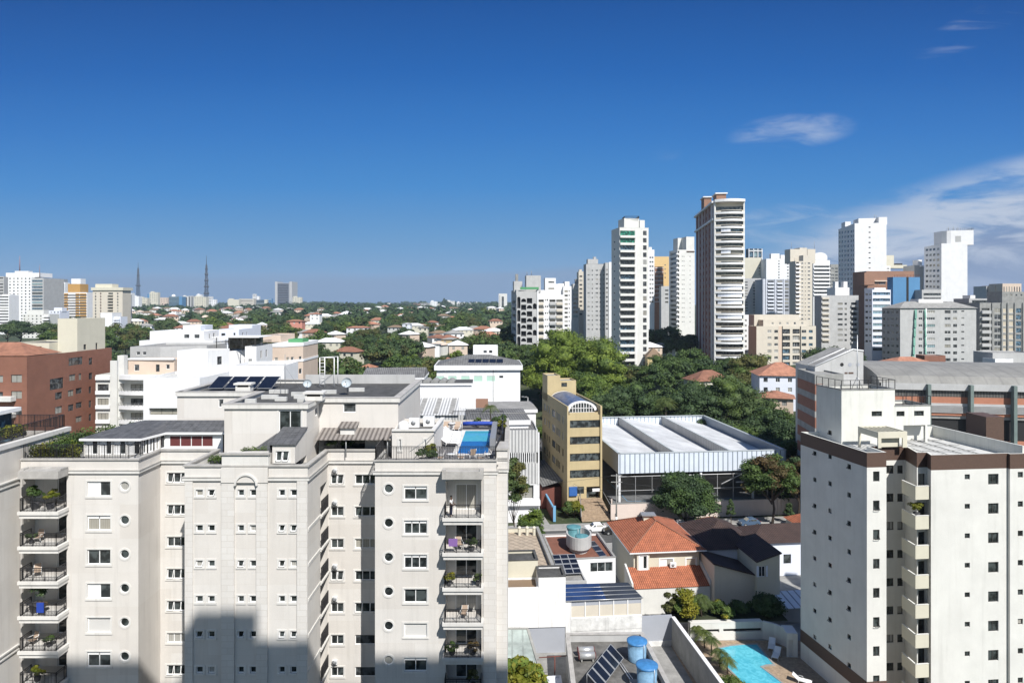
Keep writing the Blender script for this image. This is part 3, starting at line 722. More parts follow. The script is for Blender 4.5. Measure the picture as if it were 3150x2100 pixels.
# round windows: square openings, closed again by a ring plate with a circular hole
rounds = []
for k in range(NR):
 rounds.append((F0, F0.U(383.5), 25.2-PT*k)); rounds.append((F8, F8.U(1195.5), 25.08-PT*k))
RR = .40
for F, u, z in rounds:
 (h0 if F is F0 else h8).append((u-RR, u+RR, z-RR, z+RR, 'ROUND', .14))
wallm = B.mb('wall', M.cream); q = MB()
ztop = {0: 27.4, 1: 27.4, 2: 27.4, 3: 27.4, 4: 27.4, 5: 27.4, 6: 27.4, 7: 27.4, 8: 27.4, 9: 27.4, 10: 27.4, 11: 27.4, 12: 27.4, 13: 27.4}
HM = {0: h0, 2: h2, 4: h4, 5: h5, 6: h6, 8: h8}
for i in range(len(P)):
 F = Fr(P[i], P[(i+1) % len(P)]); hl = HM.get(i, [])
 wallm.wall(F, 0, F.len, 0, 27.4, [(a, b, c, d, dp) for a, b, c, d, kd, dp in hl])
 for a, b, c, d, kd, dp in hl:
  if kd and kd != 'ROUND': B.wins.append((F, a, b, c, d, kd, dp))
for F, u, z in rounds:
 k = 16
 for q in range(4):
  cx = [(1,1),(-1,1),(-1,-1),(1,-1)][q]; c = (u+cx[0]*RR, z+cx[1]*RR)
  arc = [(u+RR*math.cos(math.pi/2*q+math.pi/2*j/4), z+RR*math.sin(math.pi/2*q+math.pi/2*j/4)) for j in range(5)]
  for j in range(4): wallm.face([F.pt(*c, .001), F.pt(*arc[j], .001), F.pt(*arc[j+1], .001)])
 put = (F, u-RR, u+RR, z-RR, z+RR, 'round', .10)
 B.wins.append(put)
# terrace floor and parapet
mb = B.mb('terrace_floor', M.roofgrey)
mb.face([(-42.5,59.3,26.95),(-32.5,59.3,26.95),(-32.5,80,26.95),(-42.5,80,26.95)]); mb.face([(-32.5,63,26.95),(-27.2,63,26.95),(-27.2,80,26.95),(-32.5,80,26.95)])
mb.face([(-27.2,56.9,26.95),(-17.05,56.9,26.95),(-17.05,80,26.95),(-27.2,80,26.95)]); mb.face([(-17.05,63,26.95),(-11.8,63,26.95),(-11.8,80,26.95),(-17.05,80,26.95)])
B.mb('pool_deck', M.deckgrey).face([(-11.8,58.9,26.96),(-1.2,58.9,26.96),(-1.2,80,26.96),(-11.8,80,26.96)])
par = B.mb('parapet', M.trim); cop = B.mb('coping', M.trimd)
def strip(mb, pts, z0, z1, d0, d1):
 o = inset_open(pts, -d1); i_ = inset_open(pts, -d0)
 for k in range(len(pts)-1):
  a, b, c, d = o[k], o[k+1], i_[k+1], i_[k]
  mb.hexa([(a[0],a[1],z0),(b[0],b[1],z0),(c[0],c[1],z0),(d[0],d[1],z0),(a[0],a[1],z1),(b[0],b[1],z1),(c[0],c[1],z1),(d[0],d[1],z1)])
def inset_open(pts, d):
 out = []
 for i, p in enumerate(pts):
  p = Vector(p); ns = []
  if i > 0: e = (p-Vector(pts[i-1])).normalized(); ns.append(Vector((-e.y, e.x)))
  if i < len(pts)-1: e = (Vector(pts[i+1])-p).normalized(); ns.append(Vector((-e.y, e.x)))
  k = ns[0] if len(ns) == 1 else (ns[0]+ns[1])/((ns[0]+ns[1]).length_squared/2)
  out.append(tuple(p+k*d))
 return out
line = P[:13]
strip(par, line, 27.40, 27.46, -.20, .02)
strip(cop, line, 27.46, 27.60, -.28, .12)
strip(par, line, 26.32, 26.55, .004, .16); strip(cop, line, 26.551, 26.62, .004, .20)
# inner faces of the parapet
for i in range(12):
 a, b = inset_open(line, .2)[i], inset_open(line, .2)[i+1]
 par.face([(b[0],b[1],26.9),(a[0],a[1],26.9),(a[0],a[1],27.4),(b[0],b[1],27.4)])
# centre bay of the projecting block rises higher, with arch moulding and pilasters
def U4(px): return F4.U(px)
cx0, cx1 = F4.o.x+U4(683), F4.o.x+U4(826)
B.vol([(cx0,56.74),(cx1,56.74),(cx1,58.2),(cx0,58.2)], 26.64, 28.45, M.trim, parapet=.3, key='parapet')
cm = B.mb('coping', M.trimd); cm.box(cx0-.1, cx1+.1, 56.6, 57.0, 28.455, 28.6)
for a, b, pr in ((571,594,.10),(683,722,.16),(790,824,.16),(915,947,.14)):
 q = MB(); q.fbox(F4, U4(a), U4(b), 0, 26.31, .004, pr); B.part('pilaster', q, M.creamq)
q = MB(); q.fbox(F8, F8.U(1487), F8.len, 0, 26.31, .004, .10); B.part('pilaster', q, M.creamq)
q = MB(); q.fbox(F4, U4(683), U4(826), 26.18, 27.39, .003, .23); B.part('frieze_panel', q, M.cream)
par0 = par; par = MB(); k = 14; ac = U4(760); az = 25.95; ar = .98
for i in range(k):
 a, b = math.pi*i/k, math.pi*(i+1)/k
 par.hexa([F4.pt(ac+(ar)*math.cos(b), az+ar*math.sin(b), .34), F4.pt(ac+ar*math.cos(a), az+ar*math.sin(a), .34), F4.pt(ac+ar*math.cos(a), az+ar*math.sin(a), .002), F4.pt(ac+ar*math.cos(b), az+ar*math.sin(b), .002)]+
             [F4.pt(ac+(ar-.15)*math.cos(b), az+(ar-.15)*math.sin(b), .34), F4.pt(ac+(ar-.15)*math.cos(a), az+(ar-.15)*math.sin(a), .34), F4.pt(ac+(ar-.15)*math.cos(a), az+(ar-.15)*math.sin(a), .002), F4.pt(ac+(ar-.15)*math.cos(b), az+(ar-.15)*math.sin(b), .002)])
B.part('arch_moulding', par, M.trim); par = par0
# moulded floor bands on the return beside the balconies
for k in range(NR):
 z = 22.35-PT*k
 for s_, e_, d_ in ((0.05, 3.6, .07), (3.6, 6.05, .24)):
  q = MB(); q.fbox(F5, s_, e_, z-.32, z-.159, .003, d_*.6); q.fbox(F5, s_, e_, z-.16, z, .003, d_); B.part('floor_band', q, M.trim)
# loggias: back wall, door; slab; railing
def balcony(F, ua, ub, z, depth_in, out, doora, doorb, sa=0.0):
 bs = MB(); d0 = 0.006
 bs.fbox(F, ua-.1+sa, ub+.15, z-.62, z-.30, d0, out-.12); bs.fbox(F, ua-.18+sa, ub+.22, z-.298, z-.02, d0, out)
 o = bs.build('balcony', M.trim, B.root)
 fl = MB(); fl.fbox(F, ua+.01, ub-.01, z-.02, z+.0, -depth_in+.01, -.01)
 bw = MB(); zt = z+2.55
 hb = [(doora, doorb, z+.02, z+2.25, .12)]
 bw.wall(F, ua, ub, z, zt, hb, .12)
 w_ = bw.build('loggia_wall', M.trim, B.root)
 # push the back wall in by depth
 for v in w_.data.vertices: v.co.x -= F.n.x*(depth_in-.01); v.co.y -= F.n.y*(depth_in-.01)
 rl = MB(); p = [F.pt(ua+.02+sa, 0, .02)[:2], F.pt(ua+.02+sa, 0, out-.1)[:2], F.pt(ub-.02, 0, out-.1)[:2], F.pt(ub-.02, 0, .02)[:2]]
 railing(rl, p, z-.01, 1.12, .125, 1.0)
 r_ = rl.build('railing', M.iron, o)
 d_ = put_window(B.root, F, doora, doorb, z+.02, z+2.25, 'white:2', depth_in+.10); d_.name = 'balcony_door'
 return o
for k in range(NR):
 balcony(F0, LG0[0], LG0[1], 23.42-PT*k, 1.7, 1.45, LG0[0]+2.0, LG0[0]+3.75, .85)
 balcony(F8, LG8[0], LG8[1], 22.92-PT*k, 1.2, 1.15, LG8[0]+.75, LG8[0]+2.65)
for F, a, b in ((F0, LG0[0]+.75, LG0[1]+.25), (F8, LG8[0]-.2, LG8[1]+.2)):
 q = MB(); q.fbox(F, a, b, 26.20, 26.85, .17, 1.5 if F is F0 else 1.25); cop0 = cop; cop = q; cop.fbox(F, a-.02, b+.02, 26.855, 26.95, .21, .55); cop.fbox(F, a-.02, a+.3, 26.855, 26.98, .56, 1.2); cop.fbox(F, b-.3, b+.02, 26.855, 26.98, .56, 1.2); cop = cop0; B.part('canopy', q, M.trimd)
# balconies on the return of the projecting block
for k in range(NR):
 z = 22.45-PT*k
 bk = MB(); bk.fbox(F5, 3.75, 5.9, z, z+2.3, -.91, -.89); bk.build('balcony_back', M.darkinside, B.root)  # near-black sheet carries the shade of the balcony recess
 rl = MB(); railing(rl, [F5.pt(3.7, 0, .10)[:2], F5.pt(5.95, 0, .10)[:2]], z-.05, 1.15, .11, .7); rl.build('railing', M.iron, B.root)
# right-hand pier
B.vol([(-1.35,59.65),(-.40,59.65),(-.40,62.5),(-1.35,62.5)], 0, 28.2, M.creamq, parapet=0, key='pier', roofmat=M.trimd);
cop.box(-1.45, -.30, 59.55, 62.6, 28.205, 28.4); cop.box(-1.41, -.33, 59.6, 59.65, 27.3, 27.42)
# penthouse storeys
pen = [(-33.7,68.7),(-25.5,68.7),(-25.5,60.5),(-18.2,60.5),(-18.2,64.5),(-10.75,64.5),(-10.75,80),(-33.7,80)]
FA = Fr(pen[2], pen[3]); FB = Fr(pen[4], pen[5]); FC = Fr(pen[0], pen[1]); FD = Fr(pen[3], pen[4])
ph = {2: [(FA.U(858), FA.U(927), 29.4, 31.55, 'white:2', .1)], 4: [(FB.U(1056), FB.U(1095), 30.75, 31.62, 'beigesh', .12)], 0: [(FC.U(672), FC.U(688), 30.6, 31.4, 'beigesh', .1)], 3: [(2.6, 3.3, 30.6, 31.3, 'white:1', .1)]}
B.vol(pen, 26.96, 31.72, M.cream, ph, parapet=0, key='penthouse_wall', roofmat=M.darkroof)
mb = B.mb('coping', M.trim); po = pen+[pen[0]]
strip(mb, po, 31.72, 32.1, -.35, .18); strip(B.mb('coping', M.trimd), po, 32.101, 32.16, -.5, .20)
# raised rear parapet
B.mb('roof_wall', M.greyl).box(-24, -11.3, 79.3, 79.6, 31.73, 32.75)
# lean-to roof beside the projecting block (grey shingles) and its small window
v = B.mb('gable_wall', M.cream)
FG = Fr((-20.1,57.25),(-18.2,57.25)); v.wall(FG, 0, 1.9, 27.61, 29.2, [(.3,1.4,27.8,28.65,.1)], .1); B.wins.append((FG,.3,1.4,27.8,28.65,'whiteopen:2',.1))
v.face([(-18.2,57.25,27.6),(-18.2,60.5,27.6),(-18.2,60.5,30.0),(-18.2,57.25,29.2)]); v.face([(-20.1,60.5,27.6),(-20.1,57.25,27.6),(-20.1,57.25,29.2),(-20.1,60.5,30.0)])
sl = B.mb('lean_to_roof', M.slate); sl.hexa([(-20.3,57.1,29.17),(-18.1,57.1,29.17),(-18.1,60.5,30.0),(-20.3,60.5,30.0),(-20.3,57.1,29.27),(-18.1,57.1,29.27),(-18.1,60.5,30.1),(-20.3,60.5,30.1)])
sl.face([(-23.4,57.6,27.65),(-20.3,57.3,27.65),(-20.3,57.2,29.1),(-20.3,60.5,29.9),(-22.2,60.5,28.6)])
# sunroom with slate hip roof on the left wing
FS = Fr((-38.3,61.2),(-33.3,61.2)); FT = Fr((-32.55,64.2),(-27.2,64.2)); FU = Fr((-33.3,61.2),(-32.55,64.2))
sw = B.mb('sunroom_wall', M.alu)
for F, n in ((FS, 4), (FU, 4)):
 w_ = F.len/n; hl = [(w_*i+.08, w_*(i+1)-.08, 27.5, 28.75) for i in range(n)]
 sw.wall(F, 0, F.len, 26.96, 28.92, hl, .08); B.wins += [(F, a, b, c, d, 'halfblind:2', .08) for a, b, c, d in hl]
w_ = 1.02; hl = [(.35+w_*i+.03, .35+w_*(i+1)-.03, 27.62, 28.56) for i in range(4)]
sw.wall(FT, 0, FT.len, 26.96, 28.92, hl, .08)
for a, b, c, d in hl:
 q = MB(); q.fbox(FT, a, b, c, d, -.08, -.05); q.build('blind', M.maroon, B.root)
sw.face([(-38.3,66,26.96),(-38.3,61.2,26.96),(-38.3,61.2,28.92),(-38.3,66,28.92)])
sr = B.mb('sunroom_roof', M.slate); ez, rz_ = 28.98, 29.72
sr.face([(-38.6,60.9,ez),(-33.1,60.9,ez),(-34.6,66.2,rz_),(-35.6,66.2,rz_)]); sr.face([(-33.1,60.9,ez),(-32.4,63.9,ez),(-33.4,66.2,rz_),(-34.6,66.2,rz_)])
sr.face([(-32.4,63.9,ez),(-26.9,63.9,ez),(-26.9,66.2,rz_),(-33.4,66.2,rz_)]); sr.face([(-38.6,68.5,ez),(-38.6,60.9,ez),(-35.6,66.2,rz_)]); sr.face([(-26.9,63.9,ez),(-26.9,68.5,ez),(-26.9,66.2,rz_)])
sr.face([(-35.6,66.2,rz_),(-26.9,66.2,rz_),(-26.9,68.6,ez),(-38.6,68.6,ez)])
g_ = B.mb('gutter', M.alu)
strip(g_, [(-38.6,60.9),(-33.1,60.9),(-32.4,63.9),(-26.9,63.9)], 28.78, 28.975, -.06, .06)
# corrugated awning over the recess terrace
aw = MB(); aw.hexa([(-17.9,62.3,28.55),(-11.0,62.3,28.55),(-11.0,64.5,29.22),(-17.9,64.5,29.22),(-17.9,62.3,28.63),(-11.0,62.3,28.63),(-11.0,64.5,29.30),(-17.9,64.5,29.30)]); B.part('awning', aw, M.awn)
pm_ = MB()
for x in (-15.2, -11.4): pm_ = MB(); pm_.tube([(x,62.5,26.96),(x,62.5,28.55)], .05, 6); B.part('awning_post', pm_, M.greymetal)
gl = MB(); gl.box(-17.9,-16.2,63.3,63.34,26.96,28.7); gl.box(-16.1,-13.9,64.42,64.46,26.96,28.7); B.part('glass_door', gl, M.glassband)
# pool house
FP_ = Fr((-10.9,62.0),(-7.1,62.0))
B.vol([(-10.9,62.0),(-7.1,62.0),(-6.9,68.6),(-10.9,68.6)], 26.97, 29.45, M.cream, {0: [(.65,.80,27.7,28.7,'slit',.12),(2.95,3.10,27.7,28.7,'slit',.12)]}, parapet=.35, key='pool_house_wall', roofmat=M.concfloor)
strip(B.mb('coping', M.trim), [(-10.9,62.0),(-7.1,62.0),(-6.9,68.6)], 29.455, 29.6, -.25, .14)
# chimneys on the penthouse roof
def chimney(x, y, z, w=1.6, d=.9, h=.7):
 c = MB(); c.box(x, x+w, y, y+d, z, z+h*.55);
 for a in (x, x+w-.18): c.box(a, a+.18, y, y+d, z+h*.551, z+h*.9)
 c.box(x-.15, x+w+.15, y-.15, y+d+.15, z+h*.901, z+h*1.15)
 o = c.build('chimney', M.trim, B.root); g = MB(); g.box(x+.18, x+w-.18, y+.1, y+d-.1, z+h*.551, z+h*.9); g.build('chimney_vent', M.blackpaint, o)
chimney(-19.0, 62.6, 32.1); chimney(-28.2, 69.6, 32.1, 1.5)
c = MB(); c.box(-15.9,-14.6,63.2,64.2,28.9,29.5); c.build('chimney', M.trim, B.root); c = MB(); c.hexa([(-16.1,63.0,29.5),(-14.4,63.0,29.5),(-14.4,64.4,29.8),(-16.1,64.4,29.8),(-16.1,63.0,29.6),(-14.4,63.0,29.6),(-14.4,64.4,29.9),(-16.1,64.4,29.9)]); c.build('chimney_roof', M.awn, B.root)
r_ = MB()
for i in range(9): r_.box(-27+random.uniform(0,8), -26.3+i*.9+.3, 64, 64.4, 32.0, 32.01) if False else None
bl = M
for (x, y, w) in ((-24.4,66.4,1.6),(-22.6,65.0,1.1),(-21.3,66.6,1.5),(-24.9,63.6,1.0),(-20.2,64.2,.8),(-22.2,68.6,1.7),(-25.1,70.5,1.9),(-19.6,70.2,1.5),(-17.2,72.0,1.6)): q = MB(); q.box(x, x+w, y, y+.35, 31.735, 32.12); B.part('roof_block', q, M.roofscreed)
# roof ladder frame
ld = MB(); x, y = -21.4, 76.0
for dx in (0, .55): ld.tube([(x+dx,y,31.73),(x+dx,y,35.0)], .05, 5)
for i in range(8): ld.tube([(x,y,32.1+i*.38),(x+.55,y,32.1+i*.38)], .03, 4)
for dy in (0, 1.6):
 ld.tube([(x+1.6,y+dy,31.73),(x+1.6,y+dy,35.0)], .05, 5); ld.tube([(x,y,35.0),(x+1.6,y+dy,35.0)], .04, 4)
B.part('roof_ladder', ld, M.alu)
# swimming pool on the roof
pl = MB(); pl.box(-5.55,-2.2,63.4,75.6,26.965,27.03); B.part('pool_coping', pl, M.trim)
pl = MB(); pl.face([(-5.1,69.4,27.036),(-2.25,69.4,27.036),(-2.25,75.1,27.036),(-5.1,75.1,27.036)]); B.part('pool_water', pl, M.water2, 'pale turquoise shallow end')
pl = MB(); pl.face([(-5.1,63.7,27.036),(-2.25,63.7,27.036),(-2.25,69.4,27.036),(-5.1,69.4,27.036)]); B.part('pool_water', pl, M.water3, 'deep blue end')
pw = MB(); pw.box(-2.15,-1.6,66,75.5,26.965,28.0); B.part('pool_screen', pw, M.greymetal)
# railings of the terraces
rl = MB(); railing(rl, [(-11.75,63.5),(-11.75,58.72),(-1.45,58.72),(-1.0,64)], 27.6, 1.15, .14, 1.9, .014); B.part('terrace_railing', rl, M.iron)
rl = MB(); railing(rl, [(-6.8,78.5),(-1.0,78.5),(-.9,64.5)], 26.97, 1.75, .16, 1.6, .014); B.part('terrace_railing', rl, M.iron)
rl = MB(); railing(rl, [(-42.4,59.3),(-33.3,59.3),(-33.0,61.0)], 27.6, 1.2, .14, 1.5, .014); B.part('terrace_railing', rl, M.iron)
pp = MB(); pp.tube([(-12.4,62.9,26.2),(-10.9,58.9,28.2)], .04, 5); pp.tube([(-9.0,60,28.0),(-6.9,62,29.3)], .035, 5); B.part('roof_pipe', pp, M.greymetal)
CREAM = B.finish(surround=M.trim, maxwin=100)
# neighbouring cream block at the left edge
B = Bld('apartment_building', 'cream block cut off by the left edge, slanting mouldings on its side wall', 'building', at=(-52, 60, 0))
Q = [(-64,44),(-42.75,44),(-42.75,66),(-64,66)]
B.vol(Q, 0, 28.75, M.cream, parapet=.5, roofmat=M.roofgrey)
mb = B.mb('moulding', M.trimd); tr_ = B.mb('coping', M.trim)
strip(tr_, [Q[0],Q[1],Q[2]], 28.755, 29.15, -.35, .14)
for z in (25.85, 11.5): strip(tr_, [Q[0],Q[1],(Q[1][0],59.1)], z, z+.12, .003, .14); strip(tr_, [Q[0],Q[1],(Q[1][0],59.1)], z-.40, z-.28, .003, .10)
rl = MB(); railing(rl, [(-43.3,45),(-43.3,66),(-50,66)], 29.1, 1.2, .14, 1.5, .014); B.part('terrace_railing', rl, M.iron)
gh = MB(); gh.box(-60,-46.0,57.5,64,31.0,31.35); B.part('penthouse_roof', gh, M.white)
gw = MB(); gw.box(-59,-46.6,58.2,63.6,28.3,30.98); B.part('penthouse_glass', gw, M.glassblue)
B.finish()
# ------------------------------------------------------------------ white tower on the right
B = Bld('apartment_tower', 'white apartment tower on the right with a brown mosaic band below its roof', 'building', at=(42, 73, 0))
u6 = Vector((cR, sR)); v6 = Vector((-sR, cR))
A = Vector((35.3,67.9)); Lc = Vector((33.4,79.0)); A2 = A+u6*2.07; R1 = A2+v6*2.7
TP = [tuple(A), tuple(A2), tuple(R1), (41.0,71.2), (40.3,67.95), (41.35,68.05), (41.0,66.8), (49.1,67.65), (49.13,67.35), (52.9,67.75), (50.9,79.5), tuple(Lc)]
FA_, FR_, FW, FW2, FL = Fr(TP[0],TP[1]), Fr(TP[2],TP[3]), Fr(TP[6],TP[7]), Fr(TP[8],TP[9]), Fr(TP[11],TP[0])
def c8(x, y): return 2300+.6377*x, 1100+.6377*y
def addw(F, x0, y0, x1, y1, n, kinds, pitch=2.93, dp=.16, conv=c8):
 a, zt = F.at(*conv(x0, y0)); b, zb = F.at(*conv(x1, y1)); o = []
 a, b = min(a, b), max(a, b)
 for k in range(n): o.append((a, b, zb-pitch*k, zt-pitch*k, random.choice(kinds), dp))
 return o
hl = addw(FL, 316,448,331,474,8,['darkopen:1','dark:1','dark:1'])+addw(FL,389,462,405,490,8,['darkopen:1','dark:1','dark:1'])+addw(FL,481,510,498,540,8,['dark:1','darkopen:1','dark:1'])
hs_ = addw(FA_, 605,548,636,596,8,['dark:1','dark:2','darkopen:1'],2.90)
hr = addw(FR_, 668,519,705,558,8,['dark:2'],2.93)+addw(FR_,722,519,750,558,8,['dark:1'],2.93)
hw = addw(FW, 1047,562,1072,586,8,['dark:1'],2.90)+addw(FW,1160,560,1210,610,8,['dark:1','dark:2'],2.90)
h2_ = addw(FW2,1303,550,1328,577,8,['dark:1'],2.90)
FB2 = Fr(TP[4],TP[5]); hb = [(.15,.95,21.9-2.9*k,24.1-2.9*k,'dark:1',.3) for k in range(8)]
ZB, ZT = 24.72, 26.2
B.vol(TP, 0, ZB, M.offwhite, {0: hs_, 2: hr, 4: hb, 6: hw, 8: h2_, 11: hl}, parapet=0, roofmat=M.roofscreed)
# mosaic band and parapet
bm = B.mb('mosaic_band', M.brownband)
for i in range(len(TP)):
 F = Fr(TP[i], TP[(i+1)%len(TP)]); bm.wall(F, 0, F.len, ZB+.002, ZT)
ins = inset(TP, .2); wi = B.mb('parapet', M.offwhite_st)
for i in range(len(TP)):
 a, b, c, d = TP[i], TP[(i+1)%len(TP)], ins[(i+1)%len(TP)], ins[i]
 wi.face([(a[0],a[1],ZT),(b[0],b[1],ZT),(c[0],c[1],ZT),(d[0],d[1],ZT)]); wi.face([(d[0],d[1],ZT),(c[0],c[1],ZT),(c[0],c[1],25.6),(d[0],d[1],25.6)])
B.mb('roof', M.roofscreed).face([(p[0],p[1],25.6) for p in ins])
lo = B.mb('base_band', M.brownband); o_ = inset(TP, -.02)
for i in (11, 0, 1, 5, 6, 7, 8): F = Fr(o_[i], o_[(i+1)%len(TP)]); lo.wall(F, 0, F.len, 2.0, 3.45)
mb = B.mb('parapet', M.offwhite_st)
mb.hexa([(50.7,67.8,25.6),(50.9,67.8,25.6),(48.9,79.4,25.6),(48.7,79.4,25.6),(50.7,67.8,26.9),(50.9,67.8,26.9),(48.9,79.4,26.9),(48.7,79.4,26.9)])
mb.hexa([(41,79.1,25.6),(48.8,79.1,25.6),(48.8,79.3,25.6),(41,79.3,25.6),(41,79.1,26.8),(48.8,79.1,26.8),(48.8,79.3,26.8),(41,79.3,26.8)])
# balconies: solid parapet boxes in the re-entrant corner
for k in range(8):
 z = 22.0-2.9*k; q = MB()
 c = [(39.45,66.75),(40.85,66.9),(40.85,67.9),(39.8,69.1),(39.45,69.1)]
 q.prism(c, z-.15, z);
 for a, b in ((c[0],c[1]),(c[4],c[0])):
  F = Fr(a, b); q.fbox(F, 0, F.len, z, z+1.15, -.12, 0)
 o = q.build('balcony', M.palecream, B.root)
 q = MB(); q.fbox(Fr(c[0],c[1]), -.02, 1.42, z+1.152, z+1.20, -.14, .02); q.fbox(Fr(c[4],c[0]), 0, 2.35, z+1.152, z+1.20, -.14, .02); q.build('railing_cap', M.offwhite, o)
# lift and tank housing on the roof
bk = Vector((36.2,75.0)); bl_ = Vector((35.4,79.4)); br_ = bk+u6*6.27; bt = br_+v6*4.2
hp = [tuple(bk), tuple(br_), tuple(bt), tuple(bl_)]
FH = Fr(hp[0], hp[1]); FHL = Fr(hp[3], hp[0])
hh = addw(FH, 598,258,648,282,1,['dark:2']);
hq = addw(FHL, 388,348,405,374,1,['darkopen:1'])
B.vol(hp, 25.61, 31.5, M.offwhite_st, {0: hh, 3: hq}, parapet=.3, roofmat=M.concfloor, key='roof_housing', cap=M.greyc)
br2 = bk+u6*10.5; hp2 = [tuple(br_+u6*.02), tuple(br2), tuple(br2+v6*4.0), tuple(br_+u6*.02+v6*4.0)]
FH2 = Fr(hp2[0], hp2[1])
B.vol(hp2, 25.61+1.9, 29.65, M.offwhite_st, {0: addw(FH2,718,258,757,282,1,['dark:2'])+addw(FH2,803,256,850,280,1,['dark:2'])}, parapet=.3, roofmat=M.concfloor, key='roof_housing', cap=M.greyc)
q = B.mb('roof_housing', M.offwhite_st); q.fbox(FH2, .0, 1.0, 25.61, 27.5, -4, 0); q.fbox(FH2, 1.0, 4.0, 25.61, 27.5, -4, -1.2); q.fbox(FH2, 3.6, 3.85, 25.61, 27.5, -.3, 0)
# pergola
pg = MB(); F = Fr((37.55,70.0),(40.75,70.35))
pg.fbox(F, 0, 3.2, 27.2, 27.85, -.15, 0); pg.fbox(F, 0, .35, 26.2, 27.2, -.15, 0); pg.fbox(F, 2.7, 3.2, 26.2, 27.2, -.15, 0); pg.fbox(F, -.0, .15, 27.2, 27.85, -3.2, -.16); pg.fbox(F, 3.05, 3.2, 27.2, 27.85, -3.2, -.16)
for i in range(6): pg.fbox(F, .16+i*.5, .28+i*.5, 27.55, 27.80, -3.2, -.16)
pg.fbox(F, .0, 3.2, 27.2, 27.85, -3.4, -3.21); pg.fbox(F, -.0, .15, 25.65, 27.2, -3.4, -3.1)
pg.fbox(F, .36, 2.69, 26.2, 27.19, -.6, -.5); B.part('pergola', pg, M.palecream)
pp = MB()
for i in range(4):
 a = Vector((42.6+i*1.7,68.8)); pp.tube([(a.x,a.y,25.72),(a.x-.9,a.y+8.5,25.72)], .05, 5)
for i in range(3): pp.tube([(42.4,70.5+i*2.6,25.8),(48.3,71.1+i*2.6,25.8)], .035, 5)
B.part('roof_pipe', pp, M.greyc)
q = MB(); railing(q, [tuple(bl_), tuple(bk), tuple(br_), tuple(bt)], 31.5, 1.1, .9, .9, .02, False); railing(q, [tuple(br_+v6*.2), tuple(br2), tuple(br2+v6*4)], 29.65, 1.1, 1.0, 1.0, .02, False); B.part('roof_railing', q, M.iron)
q = MB(); q.box(53.2,55.2,76.6,80,24,28.3); B.part('chimney', q, M.brownband)
RT = B.finish()
# mast on that roof
t = thing('antenna_mast', 'thin steel antenna mast with tripod foot on the white tower', 'antenna', (39.2,77.5,31.25));
q = MB(); q.tube([(0,0,0),(0,0,6.2)], .05, 6); o = q.build('mast', M.steel, t)
q = MB()
for a in range(3): q.tube([(.7*math.cos(a*2.1),.7*math.sin(a*2.1),0),(0,0,1.5)], .03, 4)
q.build('tripod', M.steel, t)
# ------------------------------------------------------------------ low houses between the towers
def Dz(py, z): return (CZ-z)*FP/(py-HY)
# terracotta house
B = Bld('house', 'two-storey house with a terracotta hip roof and a lower lean-to tile roof in front', 'house', at=(21, 97, 0))
fp = rect0(16.7, 93.7, 9.3, 11.8, ROT); F = Fr(fp[0], fp[1])
def wpx(F, x0, y0, x1, y1, kind, dp=.12):
 a, zt = F.at(x0, y0); b, zb = F.at(x1, y1); return (a, b, zb, zt, kind, dp)
B.vol(fp, 0, 7.0, M.palecream, {0: [wpx(F,2030,1719,2070,1741,'halfblind:2'), wpx(F,2111,1717,2141,1741,'beigesh')]}, parapet=0, roofmat=M.darkroof)
F1 = Fr((F.pt(.35,0,.45)[0],F.pt(.35,0,.45)[1]),(F.pt(2.1,0,.45)[0],F.pt(2.1,0,.45)[1]))
bay = [tuple(F1.pt(0,0)[:2]), tuple(F1.pt(1.75,0)[:2]), tuple(F1.pt(1.75,0,-.44)[:2]), tuple(F1.pt(0,0,-.44)[:2])]
B.vol(bay, 0, 6.98, M.palecream, {0: [(.35,1.4,4.75,6.55,'halfblind:2',.1)]}, parapet=0, roofmat=M.darkroof, key='bay')
q, r0, r1 = hip_roof(fp, 7.12, 2.5, .75); B.part('roof', q, M.tile)
q = MB(); pe = inset(fp, -.78); pi = inset(fp, -.4)
for i in range(4):
 a, b, c, d = pe[i], pe[(i+1)%4], pi[(i+1)%4], pi[i]
 q.hexa([(a[0],a[1],6.95),(b[0],b[1],6.95),(c[0],c[1],6.95),(d[0],d[1],6.95),(a[0],a[1],7.11),(b[0],b[1],7.11),(c[0],c[1],7.11),(d[0],d[1],7.11)])
B.part('eaves', q, M.white)
q = MB(); pr = inset(fp, -.75)
for a, b in ((pr[0],r0),(pr[1],r0),(pr[2],r1),(pr[3],r1)): q.tube([(a[0],a[1],7.16),(b[0],b[1],9.66)], .09, 5)
q.tube([(r0[0],r0[1],9.66),(r1[0],r1[1],9.66)], .09, 5); B.part('ridge_tiles', q, M.tilefar)
q = MB(); q.box(19.4,20.9,100.6,101.6,8.8,9.8); o = B.part('chimney', q, M.palecream); q = MB(); q.box(19.1,21.2,100.3,101.9,9.81,9.95); q.build('chimney_cap', M.greymetal, o)
lf = rect0(16.15, 90.1, 10.3, 3.7, ROT); FLo = Fr(lf[0], lf[1])
q = MB(); P4 = [FLo.pt(0,3.45,.1), FLo.pt(10.3,3.45,.1), FLo.pt(10.3,4.85,-3.65), FLo.pt(0,4.85,-3.65)]
q.hexa([(p[0],p[1],p[2]-.08) for p in P4]+P4); B.part('lean_to_roof', q, M.tile)
g = B.mb('garden_wall', M.offwhite); F = FLo; g.fbox(F, -.1, 10.5, 0, 3.36, -.25, .0)
g.hexa([F.pt(10.35,0,.0),F.pt(10.6,0,.0),F.pt(10.6,0,-4.2),F.pt(10.35,0,-4.2),F.pt(10.35,4.0,.0),F.pt(10.6,4.0,.0),F.pt(10.6,5.6,-4.2),F.pt(10.35,5.6,-4.2)])
